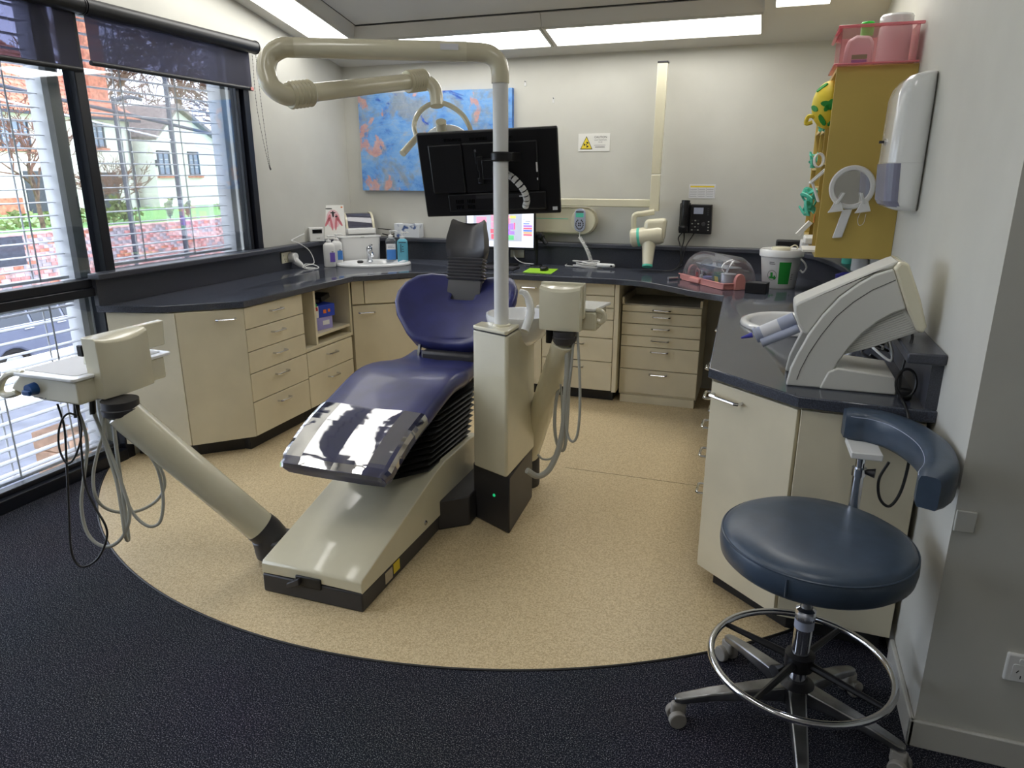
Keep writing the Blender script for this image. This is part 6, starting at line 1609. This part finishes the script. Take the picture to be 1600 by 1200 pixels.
# notices, hooks
sg = thing('radiation_sign', 'white caution x-ray sign with yellow triangle on the back wall', 'sign', (-1.28, 5.404, 1.74))
xs0, xs1, zs0, zs1 = -1.397, -1.160, 1.741, 1.865
obj('plate', MB().box(xs0, xs1, 5.4015, 5.4048, zs0, zs1), 'paper', sg, smooth=0)
tq = MB(); cx2, cz2, hh = xs0+0.062, zs0+0.014, 0.092
tq.m = 0; tq.prism([(cx2-0.046, cz2), (cx2+0.046, cz2), (cx2, cz2+hh)], 5.4005, 5.4015, 'y')
tq.m = 1; tq.prism([(cx2-0.040, cz2+0.004), (cx2+0.040, cz2+0.004), (cx2, cz2+hh-0.008)], 5.4000, 5.4005, 'y')
tq.m = 0
for k in range(3):
    a0 = R(60 + 120*k); cc_ = (cx2, cz2+0.032)
    tq.prism([(cc_[0]+r*math.cos(t), cc_[1]+r*math.sin(t)) for r, t in [(0.006, a0)] + [(0.021, a0 + R(d)) for d in (-30, -10, 10, 30)] ], 5.3995, 5.4000, 'y')
tq.prism([(cx2+0.0045*math.cos(t), cz2+0.032+0.0045*math.sin(t)) for t in [2*math.pi*i/10 for i in range(10)]], 5.3995, 5.4, 'y')
obj('hazard_triangle', tq, ['ink', 'yellow_sign'], sg, smooth=0)
tx = MB()
for body, sz, zz in (('CAUTION', 0.021, 0.091), ('X-RAY RADIATION', 0.0105, 0.074), ('IN USE', 0.0095, 0.060)):
    lettering(body, sz, (xs0+0.168, 5.4012, zs0+zz), (1, 0, 0), (0, 0, 1), tx, 0.0004, 'CENTER')
tx.box(xs0+0.12, xs0+0.205, 5.4008, 5.4014, zs0+0.040, zs0+0.042).box(xs0+0.128, xs0+0.200, 5.4008, 5.4014, zs0+0.026, zs0+0.030)
obj('lettering', tx, 'ink', sg, smooth=0)
nt_ = thing('printed_notice', 'small printed table notice above the telephone', 'notice', (-0.478, 5.404, 1.415))
obj('sheet', MB().box(-0.570, -0.388, 5.4025, 5.4048, 1.413, 1.509), 'label_white', nt_, smooth=0)
g_ = MB(); g_.m = 0
for k in range(3):
    for r_ in range(5): g_.box(-0.560+k*0.057, -0.560+k*0.057+0.045, 5.4018, 5.4025, 1.424+r_*0.012, 1.426+r_*0.012)
g_.m = 1; g_.box(-0.562, -0.396, 5.4018, 5.4025, 1.488, 1.498)
for k in range(4): g_.m = 0; g_.box(-0.564+k*0.057, -0.5632+k*0.057, 5.4018, 5.4025, 1.42, 1.485)
obj('print', g_, ['ink', 'yellow_sign'], nt_, smooth=0)
for px_, py_, lb in ((821, 130, 'small metal picture hook near the painting top corner'), (865, 156, 'lone small metal picture hook right of the pole')):
    p = ony(px_, py_, YB)
    h_ = thing('picture_hook', lb, 'hook', p)
    obj('plate', MB().box(p.x-0.008, p.x+0.008, YB-0.004, YB-0.0005, p.z-0.022, p.z+0.018), 'white_plastic', h_, bevel=0.002)
    obj('pin', MB().tube([(p.x, YB-0.003, p.z+0.010), (p.x, YB-0.014, p.z+0.012)], 0.0035, 8), 'dark_plastic', h_)

# abstract painting
def painting_mat():
    m = mat('painting', (95, 145, 210), 0.6)
    nt = m.node_tree; b = nt.nodes['Principled BSDF']
    tc = nt.nodes.new('ShaderNodeTexCoord')
    def noise(sc, det, rough, dist, st=(1, 1, 1), off=(0, 0, 0)):
        mp = nt.nodes.new('ShaderNodeMapping'); mp.inputs['Scale'].default_value = st; mp.inputs['Location'].default_value = off
        nt.links.new(tc.outputs['Object'], mp.inputs[0])
        n = nt.nodes.new('ShaderNodeTexNoise'); n.inputs['Scale'].default_value = sc; n.inputs['Detail'].default_value = det
        n.inputs['Roughness'].default_value = rough; n.inputs['Distortion'].default_value = dist
        nt.links.new(mp.outputs[0], n.inputs['Vector']); return n
    def ramp(n, stops):
        r_ = nt.nodes.new('ShaderNodeValToRGB')
        while len(r_.color_ramp.elements) < len(stops): r_.color_ramp.elements.new(0.5)
        for e, (p, c) in zip(r_.color_ramp.elements, stops): e.position = p; e.color = rgb(c)
        nt.links.new(n.outputs['Fac'], r_.inputs[0]); return r_
    def mixn(fac, a, b_):
        x = nt.nodes.new('ShaderNodeMix'); x.data_type = 'RGBA'
        nt.links.new(fac, x.inputs[0]); nt.links.new(a, x.inputs[6]); nt.links.new(b_, x.inputs[7]); return x.outputs[2]
    base = ramp(noise(6, 9, 0.65, 0.4, (1, 1, 1.6)), [(0.30, (60, 104, 200)), (0.44, (104, 160, 228)), (0.56, (128, 178, 232)), (0.70, (168, 184, 208))])
    grey = ramp(noise(11, 6, 0.6, 0.8, (1.6, 1, 1), (3, 1, 2)), [(0.3, (130, 142, 150)), (0.7, (170, 172, 176))])
    gf = ramp(noise(4.2, 8, 0.6, 0.5, (1, 1, 1), (7, 2, 5)), [(0.48, (0, 0, 0)), (0.58, (230, 230, 230))])
    c1 = mixn(gf.outputs[0], base.outputs[0], grey.outputs[0])
    org = ramp(noise(20, 5, 0.6, 0.5), [(0.3, (206, 146, 132)), (0.7, (226, 178, 162))])
    of = ramp(noise(4.6, 5, 0.55, 0.3, (1.2, 1, 1), (1.7, 8, 3.3)), [(0.60, (0, 0, 0)), (0.63, (235, 235, 235))])
    c2 = mixn(of.outputs[0], c1, org.outputs[0])
    dk_ = ramp(noise(3.4, 6, 0.6, 0.6, (1, 1, 1.4), (5.1, 3, 9.2)), [(0.62, (0, 0, 0)), (0.66, (255, 255, 255))])
    db = ramp(noise(14, 4, 0.5, 0), [(0.3, (34, 60, 165)), (0.7, (60, 105, 205))])
    c3 = mixn(dk_.outputs[0], c2, db.outputs[0])
    st_ = noise(38, 2, 0.5, 0.2, (1, 1, 1)); mpx = [n for n in nt.nodes if n.type == 'MAPPING'][-1]
    mpx.inputs['Rotation'].default_value = (0, R(40), 0); mpx.inputs['Scale'].default_value = (0.15, 1, 2.2)
    sf = ramp(st_, [(0.60, (0, 0, 0)), (0.66, (150, 150, 150))])
    pale = ramp(noise(9, 2, 0.5, 0), [(0.3, (72, 110, 180)), (0.7, (160, 190, 220))])
    c4 = mixn(sf.outputs[0], c3, pale.outputs[0])
    nt.links.new(c4, b.inputs['Base Color'])
    bp = nt.nodes.new('ShaderNodeBump'); bp.inputs['Strength'].default_value = 0.5; bp.inputs['Distance'].default_value = 0.006
    n = noise(24, 8, 0.7, 0.6); nt.links.new(n.outputs['Fac'], bp.inputs['Height']); nt.links.new(bp.outputs[0], b.inputs['Normal'])
painting_mat()
mat('canvas_edge', (70, 120, 195), 0.7, var=0.2, vscale=20)
pg = thing('abstract_painting', 'large blue abstract canvas painting with salmon patches on the back wall', 'painting', (-2.56, 5.39, 1.45))
pa_, pb_, pz0, pz1 = -3.225, -1.905, 1.449, 2.195
obj('canvas', MB().box(pa_, pb_, 5.366, 5.3665, pz0, pz1), 'painting', pg, smooth=0)
obj('stretcher', MB().box(pa_, pb_, 5.3666, 5.4045, pz0, pz1), 'canvas_edge', pg, smooth=0)

# ================================================================== RIGHT BACK BENCH THINGS
# pink organiser tray with clear dome lid
oa, ob_ = onz(1062, 436, 0.902), onz(1142, 456.5, 0.902)
dx = (ob_ - oa); Lx = dx.length; ang = math.atan2(dx.y, dx.x)
og = thing('supply_organiser', 'salmon pink supply tray under a clear domed lid', 'organiser', (oa.x, oa.y, 0.9005), ang)
DW = 0.25; Lx = 0.50
def ob(name, mb, m, **k): return obj(name, mb, m, og, local=True, **k)
tray = MB().prism(rrect(Lx, DW, 0.03, 4, Lx/2, DW/2), 0.0, 0.008)
for (a, b, c, d) in ((0.0, Lx, 0.0, 0.008), (0, Lx, DW-0.008, DW), (0, 0.008, 0.008, DW-0.008), (Lx-0.008, Lx, 0.008, DW-0.008)): tray.box(a, b, c, d, 0.006, 0.04)
ob('tray', tray, 'pink', bevel=0.003)
ob('latch', MB().box(Lx*0.28, Lx*0.50, -0.016, 0.0, 0.008, 0.034), 'pink', bevel=0.004)
ob('tray_lip', MB().box(-0.012, Lx+0.012, -0.006, 0.0, 0.034, 0.042).box(Lx, Lx+0.01, 0, DW, 0.034, 0.042), 'pink', bevel=0.002)
hy = [(DW*0.42 + 0.036*math.cos(t), 0.05 + 0.046*math.sin(t)) for t in [math.pi*i/10 for i in range(11)]]
ob('hinge_lug', MB().prism([(DW*0.42-0.036, 0.0)][:0] + [(DW*0.42+0.036, 0.0)] + hy + [(DW*0.42-0.036, 0.0)], Lx-0.002, Lx+0.022, 'x'), 'pink', bevel=0.003)
ob('hinge_lug', MB().prism([(DW*0.42+0.036, 0.0)] + hy + [(DW*0.42-0.036, 0.0)], -0.022, 0.002, 'x'), 'pink', bevel=0.003)
dome = MB()
arcd = [(DW*0.5 - (DW*0.48)*math.cos(t), 0.042 + 0.150*math.sin(t)**0.75 if math.sin(t) > 0 else 0.042) for t in [math.pi*i/16 for i in range(17)]]
xs_ = [(0.004, 0.0), (0.012, 0.6), (0.035, 0.88), (0.07, 1.0), (Lx-0.07, 1.0), (Lx-0.035, 0.88), (Lx-0.012, 0.6), (Lx-0.004, 0.0)]
dome.loft([[(x, DW/2+(y-DW/2)*(0.82+0.18*k), 0.042+(z-0.042)*(0.15+0.85*k)) for y, z in arcd] for x, k in xs_], caps=True)
ob('dome_lid', dome, 'clear_plastic', smooth=60)
ob('shelf', MB().box(0.03, Lx*0.72, 0.10, DW-0.03, 0.108, 0.112), 'white_gloss', smooth=0)
W0 = frame_at((oa.x, oa.y, 0.9005), ang)
def inside(name, lab, cat, mb, m, **k):
    mb.xf(W0); o = obj(name, mb, m, **k); tag(o, lab, cat); return o
inside('small_bottle', 'tiny red bottle in the pink supply tray', 'bottle', MB().lathe([(0, 0), (0.016, 0), (0.016, 0.03), (0.007, 0.036), (0.007, 0.055), (0, 0.055)], (0.135, 0.045, 0.009), 12), 'red')
inside('small_bottle', 'tiny white capped bottle in the pink supply tray', 'bottle', MB().lathe([(0, 0), (0.012, 0), (0.012, 0.04), (0.006, 0.045), (0.006, 0.068), (0, 0.068)], (0.165, 0.06, 0.009), 12), 'white_plastic')
inside('small_bottle', 'tiny black bottle in the pink supply tray', 'bottle', MB().lathe([(0, 0), (0.013, 0), (0.013, 0.045), (0.006, 0.05), (0.006, 0.07), (0, 0.07)], (0.195, 0.065, 0.009), 12), 'black_plastic')
inside('small_jar', 'pale violet round jar in the pink supply tray', 'jar', MB().lathe([(0, 0), (0.03, 0), (0.03, 0.04), (0, 0.042)], (0.235, 0.06, 0.009), 16), 'lavender')
inside('gauze_pack', 'green folded packet in the pink supply tray', 'packet', MB().obox((0.27, 0.07, 0.009), (0.05, 0.01, 0.01), (0, 0.04, 0), (0.012, 0, 0.07)), 'green', bevel=0.006)
inside('clear_pot', 'clear plastic box holding blue strips in the supply tray', 'box', MB().obox((0.31, 0.04, 0.009), (0.055, 0, 0), (0, 0.05, 0), (0, 0, 0.082)), 'bottle_clear', smooth=0)
inside('blue_strip', 'turquoise strip inside the small clear box', 'strip', MB().obox((0.318, 0.05, 0.012), (0.01, 0, 0), (0, 0.03, 0), (0.025, 0, 0.06)), 'teal')
inside('yellow_card', 'small yellow and blue card in the supply tray', 'card', MB().obox((0.365, 0.035, 0.0095), (0.03, 0, 0.0), (0, 0.006, 0), (-0.02, 0, 0.055)), 'yellow_sign')
inside('red_cap', 'small red cap lying in the supply tray', 'cap', MB().ball((0.345, 0.022, 0.017), (0.018, 0.010, 0.008), 10, 6), 'red')
inside('cotton_holder', 'pale round cotton roll holder at the end of the supply tray', 'holder', MB().lathe([(0, 0), (0.042, 0), (0.044, 0.075), (0.048, 0.08), (0, 0.085)], (0.435, 0.075, 0.009), 20), 'label_white')
inside('steel_ring', 'orange ring handle among the tray supplies', 'ring', MB().tube([V((0.115, 0.06, 0.06)) + V((0.022*math.cos(t), 0, 0.024*math.sin(t))) for t in [2*math.pi*i/16 for i in range(16)]], 0.004, 6, True), 'pink')
inside('clear_tube', 'clear plastic mixing tips pile on the tray shelf', 'tips', MB().tube([(0.10, 0.10, 0.113), (0.16, 0.12, 0.150)], 0.013, 8).tube([(0.15, 0.12, 0.125), (0.20, 0.10, 0.130)], 0.013, 8), 'bottle_clear')
inside('foam_cup', 'clear dappen cup on the tray shelf', 'cup', MB().lathe([(0, 0), (0.018, 0), (0.024, 0.03), (0.008, 0.04), (0, 0.04)], (0.25, 0.13, 0.1125), 14), 'bottle_clear')
inside('white_spatula', 'white plastic spatula leaning inside the clear dome', 'spatula', MB().obox((0.36, 0.09, 0.06), (0.008, 0, 0), (0, 0.012, 0), (0.05, 0, 0.085)), 'white_gloss')
cn = onz(1052, 436, 0.905)
cnn = thing('hose_connector', 'small steel hose connector beside the pink tray', 'connector', (cn.x, cn.y, 0.9005))
obj('barrel', MB().tube([(cn.x-0.03, cn.y-0.03, 0.912), (cn.x+0.025, cn.y+0.02, 0.912)], [0.011, 0.008], 12), 'silver', cnn)
# black box
bb0 = onz(1182, 459, 0.901)
bb = thing('black_box', 'small black cardboard box in front of the white bucket', 'box', (bb0.x, bb0.y+0.05, 0.9005), R(-12))
obj('carton', MB().box(-0.06, 0.06, -0.045, 0.045, 0, 0.062), 'black_plastic', bb, local=True, bevel=0.002)
obj('lid_label', MB().box(-0.045, 0.045, -0.035, 0.035, 0.062, 0.0632), 'dark_plastic', bb, local=True)
# wipes bucket
bu0 = onz(1216, 451, 0.901)
bu = thing('wipes_bucket', 'white lidded bucket with green label on the right bench', 'bucket', (bu0.x+0.0, bu0.y+0.085, 0.9005), R(8))
def bl(name, mb, m, **k): return obj(name, mb, m, bu, local=True, **k)
bl('body', MB().lathe([(0, 0), (0.095, 0), (0.098, 0.006), (0.122, 0.205), (0, 0.205)], (0, 0, 0), 48), 'white_plastic')
bl('lid', MB().lathe([(0, 0.19), (0.127, 0.19), (0.131, 0.195), (0.131, 0.226), (0.124, 0.236), (0.11, 0.232), (0, 0.232)], (0, 0, 0), 48), 'white_gloss')
bl('lid_cap', MB().lathe([(0, 0.232), (0.055, 0.232), (0.056, 0.246), (0.05, 0.25), (0, 0.25)], (-0.01, -0.02, 0), 28), 'cream')
bl('pull_tab', MB().tube(spl([(0.04, -0.03, 0.246), (0.065, -0.035, 0.262), (0.085, -0.03, 0.250), (0.08, -0.02, 0.236)], 5), 0.004, 6), 'cream')
def wrap(a0, a1, z0, z1, m, name, k=10, dr=0.0012):
    q = MB(); prev = None
    for i in range(k+1):
        a = R(a0 + (a1-a0)*i/k)
        p = []
        for z in (z0, z1):
            r_ = 0.098 + (0.122-0.098)*(z-0.006)/0.199 + dr
            p.append((r_*math.cos(a), r_*math.sin(a), z))
        if prev: q.quad(prev[0], p[0], p[1], prev[1])
        prev = p
    bl(name, q, m, smooth=60)
wrap(258, 293, 0.03, 0.165, 'green', 'green_label')
rg = MB()
for i in range(24):
    a = R(237 + 14*math.cos(2*math.pi*i/24)); z = 0.085 + 0.032*math.sin(2*math.pi*i/24); r_ = 0.098+0.024*(z-0.006)/0.199+0.001
    rg.add([], []) if False else None
pts = []
for i in range(24):
    a = R(237 + 15*math.cos(2*math.pi*i/24)); z = 0.082 + 0.030*math.sin(2*math.pi*i/24); r_ = 0.098+0.024*(z-0.006)/0.199+0.0006
    pts.append((r_*math.cos(a), r_*math.sin(a), z))
bl('round_emblem', MB().tube(pts, 0.0010, 5, True), 'ink')
for a0, a1, z0, z1 in ((228, 250, 0.062, 0.074), (232, 240, 0.072, 0.10), (243, 248, 0.058, 0.082)): wrap(a0, a1, z0, z1, 'green', 'emblem_leaf', 4)
for z in (0.06, 0.07, 0.08, 0.09): wrap(298, 305, z, z+0.003, 'ink', 'small_print', 2)
for z, a1 in ((0.150, 246), (0.160, 243)): wrap(228, a1, z, z+0.004, 'ink', 'small_print', 3)
bl('bail_handle', MB().tube(spl([(0.10, -0.075, 0.185), (0.125, -0.08, 0.16), (0.14, -0.07, 0.13), (0.125, -0.06, 0.10), (0.108, -0.055, 0.115)], 6), 0.0055, 8), 'white_plastic')
# things on the curved ledge
e0_ = ony(1212, 384, 5.33)
db_ = thing('glasses_case', 'black rectangular case on the back ledge behind the bucket', 'case', (e0_.x+0.06, 5.33, 1.0755))
obj('case', MB().box(e0_.x, e0_.x+0.175, 5.30, 5.385, 1.076, 1.142), 'black_plastic', db_, bevel=0.010)
wd_ = thing('white_device', 'low white box on the ledge beneath the cupboard', 'box', (0.30, 5.24, 1.0755))
obj('box', MB().box(0.205, 0.42, 5.20, 5.36, 1.076, 1.150), 'white_plastic', wd_, bevel=0.012)
tc1 = ony(1317, 412, 4.55)
cn_ = thing('teal_canister', 'teal canister with dark band on the ledge below the cupboard', 'canister', (0.47, 4.72, 1.0755))
obj('body', MB().lathe([(0, 0), (0.043, 0), (0.045, 0.01), (0.045, 0.13), (0, 0.13)], (0.462, 4.62, 1.0757), 24), 'teal', cn_)
obj('band', MB().lathe([(0.0455, 0.068), (0.0462, 0.068), (0.0462, 0.074), (0.0455, 0.074)], (0.462, 4.62, 1.0757), 24), 'black_plastic', cn_)
wt_ = thing('white_canister', 'tall white canister on the ledge next to the teal one', 'canister', (0.475, 4.20, 1.0755))
obj('body', MB().lathe([(0, 0), (0.040, 0), (0.041, 0.005), (0.041, 0.125), (0, 0.128)], (0.478, 4.28, 1.0757), 22), 'white_plastic', wt_)
# spray bottle and pump bottles behind the mixer
s0 = V((0.385, 3.98, 0.9005)); s0z = s0.z; k_ = -0.045
sb_ = thing('spray_bottle', 'blue trigger spray bottle on the right bench behind the machine', 'bottle', s0)
obj('body', MB().lathe([(0, 0), (0.04, 0), (0.042, 0.01), (0.042, 0.08), (0.018, 0.13), (0.018, 0.15), (0, 0.15)], s0, 20), 'purple', sb_)
obj('trigger_head', MB().prism([(s0.x-0.045, s0.z+0.170), (s0.x-0.025, s0.z+0.165), (s0.x-0.018, s0.z+0.145), (s0.x+0.018, s0.z+0.145), (s0.x+0.022, s0.z+0.172), (s0.x+0.065, s0.z+0.185), (s0.x+0.065, s0.z+0.203), (s0.x-0.01, s0.z+0.200), (s0.x-0.045, s0.z+0.188)], s0.y-0.015, s0.y+0.015, 'y'), 'purple', sb_, bevel=0.004)
obj('trigger', MB().obox(s0 + V((-0.045, -0.006, 0.110)), (0.012, 0, 0), (0, 0.012, 0), (0.015, 0, 0.065)), 'purple', sb_)
for i, (px_, py_, Y, lb) in enumerate(((1312, 441, 3.70, 'white pump soap bottle nearest the round basin'), (1328, 440, 3.86, 'middle white pump bottle beside the blue spray bottle'), (1342, 431, 3.90, 'rear white pump bottle next to the blue spray bottle'))):
    p = ony(px_, py_, Y)
    pump_bottle('pump_bottle', lb, (min(p.x, 0.44), Y, 0.9005), 0, 0.075, 0.06, max(0.18, p.z-0.9005), 'white_plastic', [(-0.3, 0.3, 0.2, 0.5, 'label_white')], 'white_gloss', None, -1)
